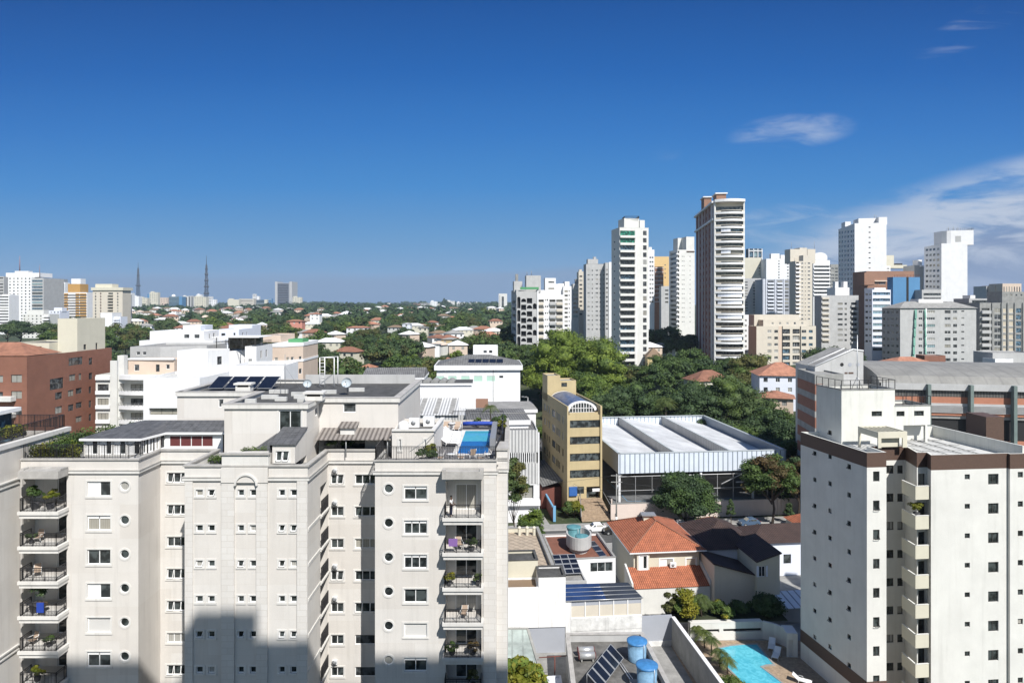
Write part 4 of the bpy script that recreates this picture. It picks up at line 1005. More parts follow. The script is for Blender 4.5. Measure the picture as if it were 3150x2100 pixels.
g.hexa([F.pt(-.35,0,.0),F.pt(-.12,0,.0),F.pt(-.12,0,-3.6),F.pt(-.35,0,-3.6),F.pt(-.35,4.1,.0),F.pt(-.12,4.1,.0),F.pt(-.12,5.4,-3.6),F.pt(-.35,5.4,-3.6)])
B.finish(surround=M.white)
t = thing('air_conditioner', 'white air conditioner under the windows of the terracotta house', 'air conditioner', (21.7+.0, 94.0, 4.85), ROT)
def ac_unit(t, w=.85, h=.62, d=.34):
 q = MB(); q.box(0,w,-d,0,0,h); q.build('casing', M.plastic, t)
 q = MB(); q.lathe((0,0,0), [(.22,0),(.22,.02),(.03,.02)], 14); me = q.mesh('fan', M.greymetal); o = bpy.data.objects.new('fan_grille', me); link(o, t); KIDS.setdefault(t.name, []).append(o); o.matrix_basis = Matrix.Translation((w*.42,-d-.005,h*.5)) @ Matrix.Rotation(R(90), 4, 'X')
ac_unit(t)
# old dark-roofed house in the shade
B = Bld('house', 'cream house under an old dark brown tile roof in the tower\'s shade', 'house', at=(30, 96, 0))
fp = rect0(26.4, 95.5, 8.6, 10.5, ROT); B.vol(fp, 0, 6.6, M.bluewhite, {}, parapet=0, roofmat=M.darkroof)
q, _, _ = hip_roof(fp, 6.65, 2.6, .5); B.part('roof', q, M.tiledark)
fp = rect0(32.35, 90.0, 3.1, 9.0, ROT); F = Fr(fp[0], fp[1])
B.vol(fp, 0, 7.0, M.palecream, {0: [wpx(F,2334,1741,2354,1773,'white:2'), (1.9,2.75,.05,2.2,'dark:1',.1)]}, parapet=0, roofmat=M.darkroof)
q = MB(); a, b, c, d = [Vector((p[0],p[1],0)) for p in inset(fp, -.2)]
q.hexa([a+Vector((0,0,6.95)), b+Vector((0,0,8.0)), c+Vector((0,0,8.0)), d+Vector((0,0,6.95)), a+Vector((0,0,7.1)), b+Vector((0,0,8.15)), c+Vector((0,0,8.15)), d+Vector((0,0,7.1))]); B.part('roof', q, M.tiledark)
F = Fr(fp[0], fp[1]); B.mb('wall', M.palecream).face([F.pt(0,7.0,0),F.pt(3.1,7.0,0),F.pt(3.1,8.0,0)])
q = MB();
for s in (-.33, .93): q.box(s, s+.28, -.05, 0, 0, 1.45)
o = q.build('shutter', M.bluewhite, B.root); o.matrix_basis = F.mat(F.U(2334), Z(1773, 90), .06)
F = Fr((26.75,90.2),(32.3,90.8)); w = B.mb('wall', M.beige)
w.hexa([F.pt(0,0,0),F.pt(5.55,0,0),F.pt(5.55,0,-5),F.pt(0,0,-5),F.pt(0,6.6,0),F.pt(5.55,4.9,0),F.pt(5.55,4.9,-5),F.pt(0,6.6,-5)])
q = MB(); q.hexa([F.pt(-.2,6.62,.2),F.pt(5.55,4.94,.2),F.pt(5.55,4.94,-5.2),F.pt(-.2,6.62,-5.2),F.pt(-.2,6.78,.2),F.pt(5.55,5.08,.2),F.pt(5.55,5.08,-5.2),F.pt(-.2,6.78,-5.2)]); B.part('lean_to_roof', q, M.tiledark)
B.finish()
B = Bld('house', 'long low white house with a brown tile roof, shaded beside the white tower', 'house', at=(42, 106, 0))
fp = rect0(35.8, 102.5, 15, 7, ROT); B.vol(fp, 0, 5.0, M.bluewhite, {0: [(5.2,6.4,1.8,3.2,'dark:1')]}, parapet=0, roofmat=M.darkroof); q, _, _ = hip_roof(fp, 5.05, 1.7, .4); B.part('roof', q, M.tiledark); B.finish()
B = Bld('shed', 'low shed with a pale blue corrugated roof in the dark yard by the tower', 'shed', at=(37, 92, 0))
q = MB(); q.hexa([(34.9,87.2,2.0),(39.5,87.8,2.0),(39.2,91.6,2.6),(34.6,91.0,2.6),(34.9,87.2,2.1),(39.5,87.8,2.1),(39.2,91.6,2.7),(34.6,91.0,2.7)]); B.part('roof', q, M.fascia)
B.mb('wall', M.greyl).box(35.0,39.2,88.0,90.8,0,1.95); B.finish()
B = Bld('house', 'small roof of bright orange tiles at the tower\'s left edge beyond the street', 'house', at=(50, 114, 0))
fp = rect0(48.2, 112.5, 8, 6, ROT); B.vol(fp, 0, 3.9, M.palecream, {}, parapet=0, roofmat=M.darkroof); q, _, _ = hip_roof(fp, 3.95, 1.9, .4); B.part('roof', q, M.tile); B.finish()
B = Bld('house', 'low terracotta hipped roof behind the dark roofs at the street', 'house', at=(31, 109, 0))
fp = rect0(29.5, 107.2, 5.5, 4.5, ROT); B.vol(fp, 0, 5.2, M.palecream, {}, parapet=0, roofmat=M.darkroof); q, _, _ = hip_roof(fp, 5.25, 1.6, .4); B.part('roof', q, M.tile); B.finish()
# flat-roofed houses on the left of the group
B = Bld('house', 'flat-roofed house with sand-coloured diamond tiles and tall rain-stained white front wall', 'house', at=(2, 90, 0))
fp = [(-4,83.2),(5.3,83.9),(3.8,99.4),(-5.6,98.6)]
B.vol(fp, 0, 8.5, M.palecream, {}, parapet=.55, pt=.3, roofmat=M.sandtile, cap=M.pave)
ve = MB()
for i, x in enumerate((1.05, 2.15, 3.15)):
 q = MB(); q.lathe((x,97.6,7.95), [(.22,0),(.22,1.0)], 10); q.sphere((x,97.6,8.98), .27, 10); q.build('roof_vent', M.palecream, B.root)
B.vol([(-.9,83.0),(3.15,83.3),(2.85,86.6),(-1.2,86.3)], 7.7, 9.75, M.palecream, {}, parapet=.25, roofmat=M.darkroof, key='roof_box', cap=M.darkroof)
B.vol([(-3,79.8),(3.1,80.1),(3.0,83.1),(-3,82.8)], 3.05, 7.75, M.whitestain, {}, parapet=.2, roofmat=M.brownrender, key='front_wall')
B.vol([(3.12,80.1),(6.3,80.3),(6.1,83.6),(2.95,83.4)], 3.05, 8.95, M.whitestain, {}, parapet=.2, roofmat=M.darkroof, key='front_wall', cap=M.darkroof)
B.mb('lower_wall', M.greypaint).hexa([(-3,79.9,0),(6.28,80.4,0),(6.1,83.5,0),(-3,82.8,0),(-3,79.9,3.04),(6.28,80.4,3.04),(6.1,83.5,3.04),(-3,82.8,3.04)])
q = B.mb('front_wall', M.whitestain); q.box(6.30, 6.9, 80.28, 80.6, 0, 5.8)
B.finish()
B = Bld('house', 'white house with a red roof terrace carrying a round concrete tank enclosure', 'house', at=(9, 92, 0))
fp = [(5.55,90.6),(13.9,91.6),(12.75,101.4),(4.5,100.6)]; F = Fr(fp[0], fp[1])
a, zt = F.at(1815, 1730); b, zb = F.at(1893, 1756)
B.vol(fp, 0, 7.0, M.white, {0: [(a, b-.35, zb, zt, 'white:3', .12)]}, parapet=.3, roofmat=M.redfloor, cap=M.pave)
B.vol([(5.65,84.6),(9.3,84.9),(8.6,90.9),(5.6,90.6)], 0, 6.6, M.greyl, {}, parapet=.25, roofmat=M.roofgrey, key='lower_wing')
# oval concrete enclosure
def oval(x, y, a, b, n=28): return [(x+a*math.cos(2*math.pi*i/n), y+b*math.sin(2*math.pi*i/n)) for i in range(n)]
q = MB(); o1 = oval(9.35,95.6,1.75,2.6); o2 = oval(9.35,95.6,1.55,2.4); n = len(o1)
for i in range(n):
 j = (i+1)%n; lo = 6.75; hi = 9.0
 q.face([(o1[i][0],o1[i][1],7.35),(o1[j][0],o1[j][1],7.35),(o1[j][0],o1[j][1],hi),(o1[i][0],o1[i][1],hi)]); q.face([(o1[i][0],o1[i][1],hi),(o1[j][0],o1[j][1],hi),(o2[j][0],o2[j][1],hi),(o2[i][0],o2[i][1],hi)])
 q.face([(o2[i][0],o2[i][1],hi),(o2[j][0],o2[j][1],hi),(o2[j][0],o2[j][1],7.5),(o2[i][0],o2[i][1],7.5)])
o3 = oval(9.35,95.6,1.3,2.1)
q.prism(o3, 6.72, 7.36); q.prism(oval(9.35,95.6,1.56,2.41), 7.36, 7.5); B.part('tank_enclosure', q, M.greyl)
B.mb('glass_roof', M.blueglassroof).hexa([(6.35,80.4,5.92),(11.2,80.9,5.92),(10.7,83.9,6.6),(6.1,83.6,6.6),(6.35,80.4,6.0),(11.2,80.9,6.0),(10.7,83.9,6.68),(6.1,83.6,6.68)])
B.mb('glass_roof', M.darkpoly).hexa([(11.21,80.9,5.92),(15.6,81.4,5.92),(14.3,84.2,6.6),(10.71,83.9,6.6),(11.21,80.9,6.0),(15.6,81.4,6.0),(14.3,84.2,6.68),(10.71,83.9,6.68)])
q = MB()
for i in range(1, 4):
 t_ = i/4; q.tube([(6.35+(6.1-6.35)*t_,80.4+3.2*t_,6.02+.68*t_),(15.6-1.3*t_,81.4+2.8*t_,6.02+.68*t_)], .035, 4)
q.tube([(6.35,80.38,6.0),(15.65,81.38,6.0)], .06, 4); B.part('roof_bars', q, M.steel)
F = Fr((6.95,80.6),(15.5,81.5));
g = [(i*F.len/5+.06, (i+1)*F.len/5-.06, 3.95, 5.8, 'white:1', .08) for i in range(5)]
w = B.mb('conservatory_wall', M.white); w.wall(F, 0, F.len, 3.85, 5.9, [(h[0],h[1],h[2],h[3],.08) for h in g], .08)
for h in g:
 q = MB(); q.fbox(F, h[0], h[1], 3.95, 5.3, -.1, -.07); q.build('window_blind', M.sandtile if False else M.beige, B.root); q = MB(); q.fbox(F, h[0], h[1], 5.3, 5.8, -.1, -.07); q.build('window', M.greypaint, B.root)
w = B.mb('wall', M.whitedirty); w.fbox(F, -.0, F.len, 2.35, 3.84, -3.5, .03); w.fbox(F, 0, F.len, 0, 2.34, -3.5, -.02)
w.hexa([(15.5,81.6,0),(19.2,82,0),(19.2,82.2,0),(15.5,81.8,0),(15.5,81.6,.6),(19.2,82,.6),(19.2,82.2,.6),(15.5,81.8,.6)])
B.mb('lower_wall', M.greypaint).fbox(Fr((15.55,81.7),(19.25,82.1)), 0, 3.7, .61, 3.6, -.2, 0)
B.finish()
# solar collectors on the terrace
def solar_panel(name, label, quad, nx, ny, group=None, legs=True):
 c = sum((Vector(p) for p in quad), Vector())/4; t = thing(name, label, 'solar panel', (c.x, c.y, min(p[2] for p in quad)), 0, group)
 P_ = [Vector(p)-t.location for p in quad]; P_[3] = P_[0]+P_[2]-P_[1]; nrm = (P_[1]-P_[0]).cross(P_[3]-P_[0]).normalized()*.05; nrm = -nrm if nrm.z < 0 else nrm
 q = MB(); q.hexa([p-nrm for p in P_]+[p for p in P_]); q.build('frame', M.greymetal, t)
 q = MB()
 for i in range(nx):
  for j in range(ny):
   a, b, c_, d = i/nx+.02, (i+1)/nx-.02, j/ny+.03, (j+1)/ny-.03
   f = lambda s, r: P_[0]*(1-s)*(1-r)+P_[1]*s*(1-r)+P_[2]*s*r+P_[3]*(1-s)*r+nrm*.12
   q.face([f(a,c_),f(b,c_),f(b,d),f(a,d)])
 q.build('collector', M.solarb, t)
 if legs:
  q = MB()
  for p in P_[2:]: q.tube([(p.x,p.y,-.05),(p.x,p.y,p.z-.05)], .03, 4)
  if abs(P_[2].z) > .1: q.build('leg', M.greymetal, t)
 return t
solar_panel('solar_panel', 'grid of dark solar collectors lying beside the tank enclosure on the red terrace', [(5.85,86.6,6.72),(8.9,86.95,6.72),(8.35,90.9,7.75),(5.45,90.6,7.75)], 3, 4)
solar_panel('solar_panel', 'glinting tilted solar panel to the right of the concrete tank enclosure', [(11.9,92.6,6.75),(12.9,92.9,6.75),(11.9,98.6,6.8),(10.9,98.4,8.2)], 1, 3)
def tank(name, label, x, y, z, r, h, top, side, group=None):
 t = thing(name, label, 'water tank', (x, y, z), 0, group)
 q = MB(); q.lathe((0,0,0), [(r*.88,0),(r*.93,h*.33),(r*.91,h*.34),(r*.96,h*.66),(r*.94,h*.67),(r,h)], 28); o = q.build('body', side, t)
 q = MB(); q.lathe((0,0,h+.003), [(r*1.05,-.12),(r*1.05,.03),(r*.9,.06),(r*.45,.20),(.06,.26),(.001,.26)], 28); l = q.build('lid', top, t)
 q = MB()
 for a in (2.1, -1.0): q.tube([(r*1.0*math.cos(a),r*1.0*math.sin(a),0),(r*1.03*math.cos(a),r*1.03*math.sin(a),h)], .03, 4)
 q.build('strap', M.steel, t); return t
tank('water_tank', 'blue round water tank, farther of the two on the dirty concrete roof', 13.15, 71.8, 3.62, 1.02, 2.0, M.bluetank, M.bluetankside, 'blue water tanks')
tank('water_tank', 'blue round water tank nearest the bottom edge of the photograph', 13.1, 66.3, 3.9, 1.02, 2.1, M.bluetank, M.bluetankside, 'blue water tanks')
tank('water_tank', 'faded teal water tank at the back inside the concrete enclosure', 8.75, 96.9, 7.51, .98, 1.9, M.tealtank, M.tealtank, 'teal water tanks')
tank('water_tank', 'faded teal water tank at the front inside the concrete enclosure', 9.7, 94.6, 7.51, .90, 1.35, M.tealtank, M.tealtank, 'teal water tanks')
# house with the two blue tanks
B = Bld('house', 'low house at the bottom with a stained concrete roof, its parapets around two blue tanks', 'house', at=(12, 70, 0))
fp = [(5.6,60),(15.6,60),(14.6,76.2),(6.0,76.0)]; B.vol(fp, 0, 4.3, M.greyl, {}, parapet=.75, pt=.35, roofmat=M.concfloor, cap=M.trimd);
B.mb('tank_base', M.greyc).box(11.6,14.3,65.0,67.6,3.56,3.89)
q = MB(); q.tube([(10.8,72.6,3.7),(13.2,60.5,3.75)], .06, 5); q.tube([(11.05,72.6,3.7),(13.5,60.5,3.75)], .04, 5); B.part('roof_pipe', q, M.alu); B.finish()
solar_panel('solar_panel', 'tilted row of five dark solar collectors beside the blue water tanks', [(8.55,65.6,4.0),(11.7,71.4,4.0),(10.4,71.9,5.25),(6.6,65.2,5.25)], 5, 1)
for i, lb in enumerate(('steel boiler drum farther from the solar panel, lying beside its twin', 'steel boiler drum nearer the bottom edge, lying beside its twin')):
 t = thing('boiler', lb, 'boiler', (7.0, 72.7-i*1.15, 3.62), R(4), 'pair of steel boiler drums')
 q = MB(); q.tube([(0,0,.5),(1.75,0,.5)], .36, 16, cap=True); q.build('drum', M.steel, t)
 for s in (-.03, 1.70): q = MB(); q.tube([(s,0,.5),(s+.08,0,.5)], .37, 16); q.build('end_cap', M.maroon, t)
 q = MB(); q.box(.2,.35,-.3,.3,0,.22); q.build('cradle', M.greyc, t); q = MB(); q.box(1.4,1.55,-.3,.3,0,.22); q.build('cradle', M.greyc, t)
# glass-roofed annex at the left and the grey yard wall
B = Bld('shed', 'lean-to with a dusty glass roof at the foot of the stained white wall', 'shed', at=(0, 76, 0))
q = MB(); q.hexa([(-2.8,70.0,2.2),(3.0,70.3,2.2),(1.7,79.5,3.1),(-2.8,79.4,3.1),(-2.8,70.0,2.28),(3.0,70.3,2.28),(1.7,79.5,3.18),(-2.8,79.4,3.18)]); B.part('roof', q, stripes('dusty_glass', (.36,.42,.40), (.22,.25,.24), 0, 1.2, .9, rough=.4, noise=(.5,.4), axis2=1, pitch2=4.5))
q = B.mb('wall', M.greyc); q.hexa([(1.7,79.4,0),(2.0,79.4,0),(3.4,70.2,0),(3.1,70.2,0),(1.7,79.4,3.25),(2.0,79.4,3.25),(3.4,70.2,2.35),(3.1,70.2,2.35)]); q.box(-2.8,1.9,79.35,79.6,0,3.3); B.finish()
B = Bld('house', 'low pale grey annex roof with two wall vents near the bottom edge', 'house', at=(4, 70, 0))
B.vol([(3.6,60),(5.4,60),(5.2,72.5),(2.6,72.2)], 0, 1.6, M.bluewhite, {}, parapet=.1, roofmat=M.bluewhite)
q = MB();
q.tube([(2.9,73.2,3.1),(5.9,73.6,3.1)], .06, 4); q.tube([(4.6,73.4,0),(4.6,73.4,3.1)], .06, 4); B.part('beam', q, M.redbrown)
for i in range(2):
 q = MB(); q.lathe((3.9+i*.9,66.3,1.62), [(.3,0),(.26,.3),(.05,.45)], 10); B.part('roof_vent', q, M.white)
B.finish()
B = Bld('wall', 'long grey boundary wall with white coping beside the palms', 'wall', at=(20, 74, 0))
q = MB();
def slab(mb, a, b, th, z0, z1):
 F = Fr(a, b); mb.fbox(F, 0, F.len, z0, z1, -th, 0)
slab(q, (19.15,81.8), (21.4,60), .3, 0, 3.45); B.part('panel', q, M.greyc); q = MB(); slab(q, (19.10,81.85), (21.35,60), .42, 3.455, 3.55); B.part('coping', q, M.white); B.finish()
B = Bld('shed', 'narrow white outbuilding squeezed between the concrete roof and the boundary wall', 'shed', at=(17, 66, 0))
q = B.mb('wall', M.white); q.box(16.4,18.3,66.5,67.4,0,2.6); q.hexa([(16.3,60,0),(17.4,60,0),(17.2,66.4,0),(16.2,66.4,0),(16.3,60,1.2),(17.4,60,1.2),(17.2,66.4,2.0),(16.2,66.4,2.0)]); B.finish()
# ------------------------------------------------------------------ the garden pool
def gp(px, py, z=0.0): D = Dz(py, z); return (X(px, D), D)
q = MB(); q.face([(20.2,60,.02),(40,60,.02),(33.6,80),(33.2,83.2),(19.2,83)] if False else [(20.4,60,.02),(41,60,.02),(41,83.2,.02),(19.0,83.2,.02)]); struct('pool_deck', q, M.stone)
t = thing('swimming_pool', 'angular turquoise swimming pool in stone paving beside the white tower', 'pool', (29, 76, 0))
pts = [gp(*p) for p in ((2205,1997),(2245,1988),(2283,1984),(2328,1983),(2378,2044),(2357,2045),(2338,2051),(2395,2094),(2440,2132),(2430,2170),(2330,2170),(2290,2112),(2262,2076),(2225,2040))]
pts = list(reversed(pts)); L_ = [(p[0]-29, p[1]-76) for p in pts]
q = MB(); q.face([(p[0],p[1],.075) for p in L_]); q.build('water', M.water, t)
q = MB(); o1 = inset(L_, -.22); n = len(L_)
for i in range(n):
 j = (i+1)%n; a, b, c, d = o1[i], o1[j], L_[j], L_[i]
 q.hexa([(a[0],a[1],.0),(b[0],b[1],.0),(c[0],c[1],.0),(d[0],d[1],.0),(a[0],a[1],.12),(b[0],b[1],.12),(c[0],c[1],.12),(d[0],d[1],.12)])
q.build('pool_edge', M.pave, t)
sh = [gp(*p) for p in ((2328,1984.5),(2376,2043),(2357,2045.5),(2347,2031))]; q = MB(); q.face([(p[0]-29,p[1]-76,.082) for p in reversed(sh)]); q.build('tiled_ledge', M.water2, t, 'darker teal side of the basin')
sh = [gp(*p) for p in ((2338,2052),(2395,2095),(2380,2100))]; q = MB(); q.face([(p[0]-29,p[1]-76,.082) for p in reversed(sh)]); q.build('tiled_ledge', M.water2, t)
B = Bld('wall', 'white retaining wall with long dark slots behind the garden pool', 'wall', at=(27, 83, 0))
F = Fr((21.7,83.1),(30.7,83.6)); w = B.mb('panel', M.offwhite)
sl = [(.4,3.6,.95,1.35,.3),(4.1,8.9,.95,1.35,.3)]; w.wall(F, 0, F.len, 0, 2.1, sl, .3); w.fbox(F, 0, F.len, 2.102, 2.16, -.3, .02); w.fbox(F, 0, F.len, .2, 2.1, -.9, -.35)
pr = [(30.7,83.6),(31.8,82.9),(32.6,81.8),(33.1,80.6)]
for a, b in zip(pr[:-1], pr[1:]): F = Fr(a, b); w.wall(F, 0, F.len, 0, 2.1); w.fbox(F, 0, F.len, 2.102, 2.16, -.3, .02)
F = Fr((31.9,79.3),(33.2,79.2)); w.wall(F, 0, 1.25, 0, 2.7, [(.25,.75,0.05,2.0,.2)], .2); w.fbox(F, .25, .75, .05, 2.0, -.22, -.21); w.fbox(F, 0, 1.25, 2.7, 2.8, -2, .05)
q = MB(); q.fbox(Fr((21.7,83.1),(30.7,83.6)), .4, 8.9, .95, 1.35, -.34, -.31); B.part('slot', q, M.blackpaint)  # black plate stands in for the shade inside the slots
B.finish()
B = Bld('wall', 'low white garden wall among the shrubs above the pool', 'wall', at=(28, 87, 0))
F = Fr((22.9,87.4),(33.5,88.3)); B.mb('panel', M.offwhite).fbox(F, 0, F.len, 0, 2.1, -.2, 0); B.finish()
q = MB(); q.face([(19.4,83.6,2.0),(34,84.0,2.0),(34,88,2.0),(19.3,87.3,2.0)]); struct('flower_bed', q, M.soil)
B = Bld('wall', 'low kerb wall edging the palm bed along the pool', 'wall', at=(22, 74, 0)); q = B.mb('panel', M.pave); slab(q, (21.2,82.5),(23.3,62), .2, 0, .45); B.finish()
# sun loungers: white plastic, shared by the garden pool and the roof terrace
def make_lounger(name, label, seatm, group):
 t = thing(name, label, 'sun lounger', (0,0,0), 0, group)
 q = MB(); q.box(-.32,.32,-.95,.35,.30,.35);
 for i in range(9): q.box(-.27,.27,-.92+i*.14,-.83+i*.14,.352,.37)
 q.build('seat', seatm, t)
 q = MB(); q.hexa([(-.32,.35,.30),(.32,.35,.30),(.32,1.0,.78),(-.32,1.0,.78),(-.32,.33,.35),(.32,.33,.35),(.32,.97,.84),(-.32,.97,.84)]); q.build('backrest', seatm, t)
 for sx in (-1, 1):
  q = MB(); q.tube([(sx*.35,-.98,.34),(sx*.35,.36,.34),(sx*.35,1.0,.82)], .03, 5); q.build('side_rail', M.plastic, t)
  for y in (-.8, .3): q = MB(); q.tube([(sx*.34,y,.33),(sx*.36,y+(.1 if y > 0 else -.1),0)], .03, 5); q.build('leg', M.plastic, t)
  q = MB(); q.tube([(sx*.37,-.05,.34),(sx*.37,.0,.55),(sx*.37,.45,.55)], .022, 5); q.build('armrest', M.plastic, t)
 return t
lg = make_lounger('sun_lounger', 'white plastic lounger farther back in the shade beside the garden pool', M.plastic, 'loungers at the garden pool')
D = Dz(1992, 0); lg.location = (X(2374, D), D, .03); lg.rotation_euler = (0, 0, R(-25))
dup(lg, (X(2388, Dz(2020,0)), Dz(2020,0), .03), R(-32), 'white plastic lounger nearer the camera in the shade beside the garden pool')
dup(lg, (X(2468, Dz(2100,0)), Dz(2100,0), .03), R(60), 'white lounger cut by the bottom edge beside the white tower')
# ------------------------------------------------------------------ cars
def car(name, label, paint, loc, rz, L_=3.9, Hh=1.46):
 t = thing(name, label, 'car', loc, rz)
 w = .84; prof = [(-L_/2,.35),(-L_/2,.72),(-L_/2+.12,.86),(-L_/2+.95,.96),(-L_/2+1.55,Hh-.08),(-L_/2+1.9,Hh),(L_/2-1.0,Hh-.02),(L_/2-.35,1.0),(L_/2-.05,.9),(L_/2,.45),(L_/2-.1,.25),(-L_/2+.1,.25)]
 q = MB(); n = len(prof)
 yy = lambda z: w*(1 if z < .97 else 1-.22*(z-.97)/.5)
 for i in range(n):
  a, b = prof[i], prof[(i+1)%n]; q.face([(a[0],-yy(a[1]),a[1]),(a[0],yy(a[1]),a[1]),(b[0],yy(b[1]),b[1]),(b[0],-yy(b[1]),b[1])])
 low = [p for p in prof]
 for s in (-1, 1):
  body = [(-L_/2,.35),(-L_/2,.72),(-L_/2+.12,.86),(-L_/2+.95,.96),(L_/2-.33,.98),(L_/2-.05,.9),(L_/2,.45),(L_/2-.1,.25),(-L_/2+.1,.25)]
  f = [(p[0], s*w, p[1]) for p in body]; q.face(f if s > 0 else f[::-1])
  cab = [(-L_/2+.95,.96),(-L_/2+1.55,Hh-.08),(-L_/2+1.9,Hh),(L_/2-1.0,Hh-.02),(L_/2-.33,.98)]
  f = [(p[0], s*yy(p[1]), p[1]) for p in cab]; q.face(f if s > 0 else f[::-1])
 q.build('body', paint, t)
 for s in (-1, 1):
  for (a, b) in ((-L_/2+1.28, -.12), (.0, L_/2-.85)):
   q = MB(); zt = Hh-.14; zb = 1.0; sl0 = .42 if a < -.5 else 0; sl1 = .32 if b > .5 else 0
   q.face([(a,s*(yy(zb)+.006),zb),(b+sl1*.6,s*(yy(zb)+.006),zb),(b,s*(yy(zt)+.006),zt),(a+sl0,s*(yy(zt)+.006),zt)][::s]); q.build('side_window', M.glass, t)
 q = MB(); a, b = prof[3], prof[4]; k = .008
 q.face([(a[0]+.06,-.68,a[1]+.07+k),(a[0]+.06,.68,a[1]+.07+k),(b[0],.6,b[1]+.02),(b[0],-.6,b[1]+.02)][::-1]); q.build('windscreen', M.glass, t)
 q = MB(); q.face([(L_/2-.96,-.58,Hh-.02),(L_/2-.96,.58,Hh-.02),(L_/2-.37,.66,1.06),(L_/2-.37,-.66,1.06)]); q.build('rear_window', M.glass, t)
 for x in (-L_/2+.75, L_/2-.72):
  for s in (-1, 1):
   q = MB(); q.tube([(x,s*(w-.16),.31),(x,s*(w+.03),.31)], .31, 16); o = q.build('wheel', M.tyre, t); q = MB(); q.tube([(x,s*(w-.1),.31),(x,s*(w+.04),.31)], .18, 12); q.build('rim', M.steel, o)
 for s in (-1, 1):
  q = MB(); q.box(-L_/2-.01,-L_/2+.06,s*.62-.15,s*.62+.15,.66,.80); q.build('headlight', M.lamp, t)
  q = MB(); q.box(L_/2-.09,L_/2+.01,s*.68-.1,s*.68+.1,.72,.93); q.build('tail_light', M.lampred, t)
 return t
D = 123.2
car('parked_car', 'white hatchback parked on the street behind the concrete tank enclosure', M.carwhite, (X(1832, D), D, .01), R(6))
car('parked_car', 'black car parked behind the white hatchback beside the terracotta roof', M.carblack, (X(1891, 122), 122, .01), R(6), 4.2)
car('parked_car', 'blue-grey hatchback parked under the russet tree by the pink wall', M.carblue, (X(2305, 126.4), 126.4, .01), R(6), 3.7)
car('parked_car', 'white car half hidden behind the dark roof under the round green tree', M.carwhite, (X(2088, 124.6), 124.6, .01), R(6), 4.0)
# ------------------------------------------------------------------ sand-yellow office
u9 = Vector((24, 3.8)).normalized(); v9 = Vector((-u9.y, u9.x))
A = Vector((10.75, 133.0)); A1 = A+u9*6.95; fp = [tuple(A), tuple(A1), tuple(A1+v9*24.3), tuple(A+v9*24.3)]
B = Bld('office_building', 'sand-yellow five-storey office with ribbon windows and a blue barrel-vaulted top', 'building', at=(13, 143, 0))
F = Fr(fp[0], fp[1]); FLy = Fr(fp[3], fp[0])
def c7(x, y): return 1500+.6376*x, 1100+.6376*y
def wq(F, x0, y0, x1, y1, kind, dp=.15, conv=c7):
 a, zt = F.at(*conv(x0, y0)); b, zb = F.at(*conv(x1, y1)); a, b = sorted((a, b)); return (a, b, zb, zt, kind, dp)
zt0 = 21.0
hf = [wq(F,397,y,543,y+32,'farband:4') for y in (303,382,463,543)]
hf += [wq(F,430,622,465,655,'farband:1'), wq(F,477,622,545,680,'farband:1',1.2)]
hl = []
Lf = FLy.len
for k, z in enumerate((17.0, 13.8, 10.5, 7.2)):
 for u, w in ((2.2,1.6),(5.0,.9),(7.2,.9),(10.5,3.2),(14.6,.9),(15.9,.9),(17.2,.9),(20.2,.9)): hl.append((u, u+w, z, z+1.5, 'far:1' if k < 2 else 'fardark:1'))
B.vol(fp, 0, 19.3, M.sand, {0: hf, 3: hl}, parapet=.25, roofmat=M.brownrender)
w = B.mb('parapet', M.sand); T = .22
for a, b in ((fp[3], fp[0]), (fp[1], fp[2])): Fq = Fr(a, b); w.fbox(Fq, .0, Fq.len, 19.302, zt0, -T, 0)
w.fbox(F, .45, 6.2, 19.302, 19.75, -T, 0)
q = B.mb('pilaster', M.sand); q.fbox(F, 6.6, 6.95, 0, zt0, .002, .35); q.fbox(F, -.02, .25, 0, zt0, .002, .12)
# barrel vault and its arched white window
def vault(mb, a0, a1, uc, r, z0, d0, d1, n=14, m=0, squash=.62):
 for i in range(n):
  a, b = math.pi*i/n, math.pi*(i+1)/n
  p = lambda an, d, rr=r: F.pt(uc+rr*math.cos(an), z0+rr*squash*math.sin(an), d)
  mb.face([p(b,d0),p(a,d0),p(a,d1),p(b,d1)], m, True)
q = MB(); vault(q, 0, 0, 3.5, 3.0, 19.75, -2.2, -17.5); B.part('vault_roof', q, pm('blue_vault_panels', (.105,.145,.25), .35, noise=(1.3,.55)))
q = MB(); n = 14
for i in range(n):
 a, b = math.pi*i/n, math.pi*(i+1)/n
 p = lambda an, rr, d: F.pt(3.5+rr*math.cos(an), 19.75+rr*.62*math.sin(an), d)
 q.face([p(b,3.12,-2.0),p(a,3.12,-2.0),p(a,2.55,-2.0),p(b,2.55,-2.0)]); q.face([p(a,3.12,-2.0),p(b,3.12,-2.0),p(b,3.12,-2.6),p(a,3.12,-2.6)])
 q.face([p(b,3.12,-17.4),p(a,3.12,-17.4),p(a,3.12,-17.9),p(b,3.12,-17.9)])
B.part('arch_rim', q, M.white)
q = MB()
for i in range(1, 9): q.fbox(F, 1.0+i*.56, 1.12+i*.56, 19.4, 19.75+1.55*math.sqrt(max(0,1-((1.06+i*.56-3.5)/2.55)**2)), -2.1, -2.02)
q.fbox(F, 1.0, 6.0, 20.25, 20.36, -2.1, -2.02); q.fbox(F, .9, 6.1, 19.35, 19.5, -2.1, -2.02); o = B.part('arch_window', q, M.white)
q = MB(); q.face([F.pt(3.5+2.7*math.cos(math.pi*i/n), 19.5+1.8*math.sin(math.pi*i/n), -2.15) for i in range(n+1)]); q.build('pane', M.glassband, o)
tw = [tuple(A+v9*18.5+u9*.0), tuple(A+v9*18.5+u9*2.9), tuple(A+v9*24+u9*2.9), tuple(A+v9*24)]
B.vol(tw, 19.3, 25.1, M.sand, {}, parapet=.3, key='stair_tower')
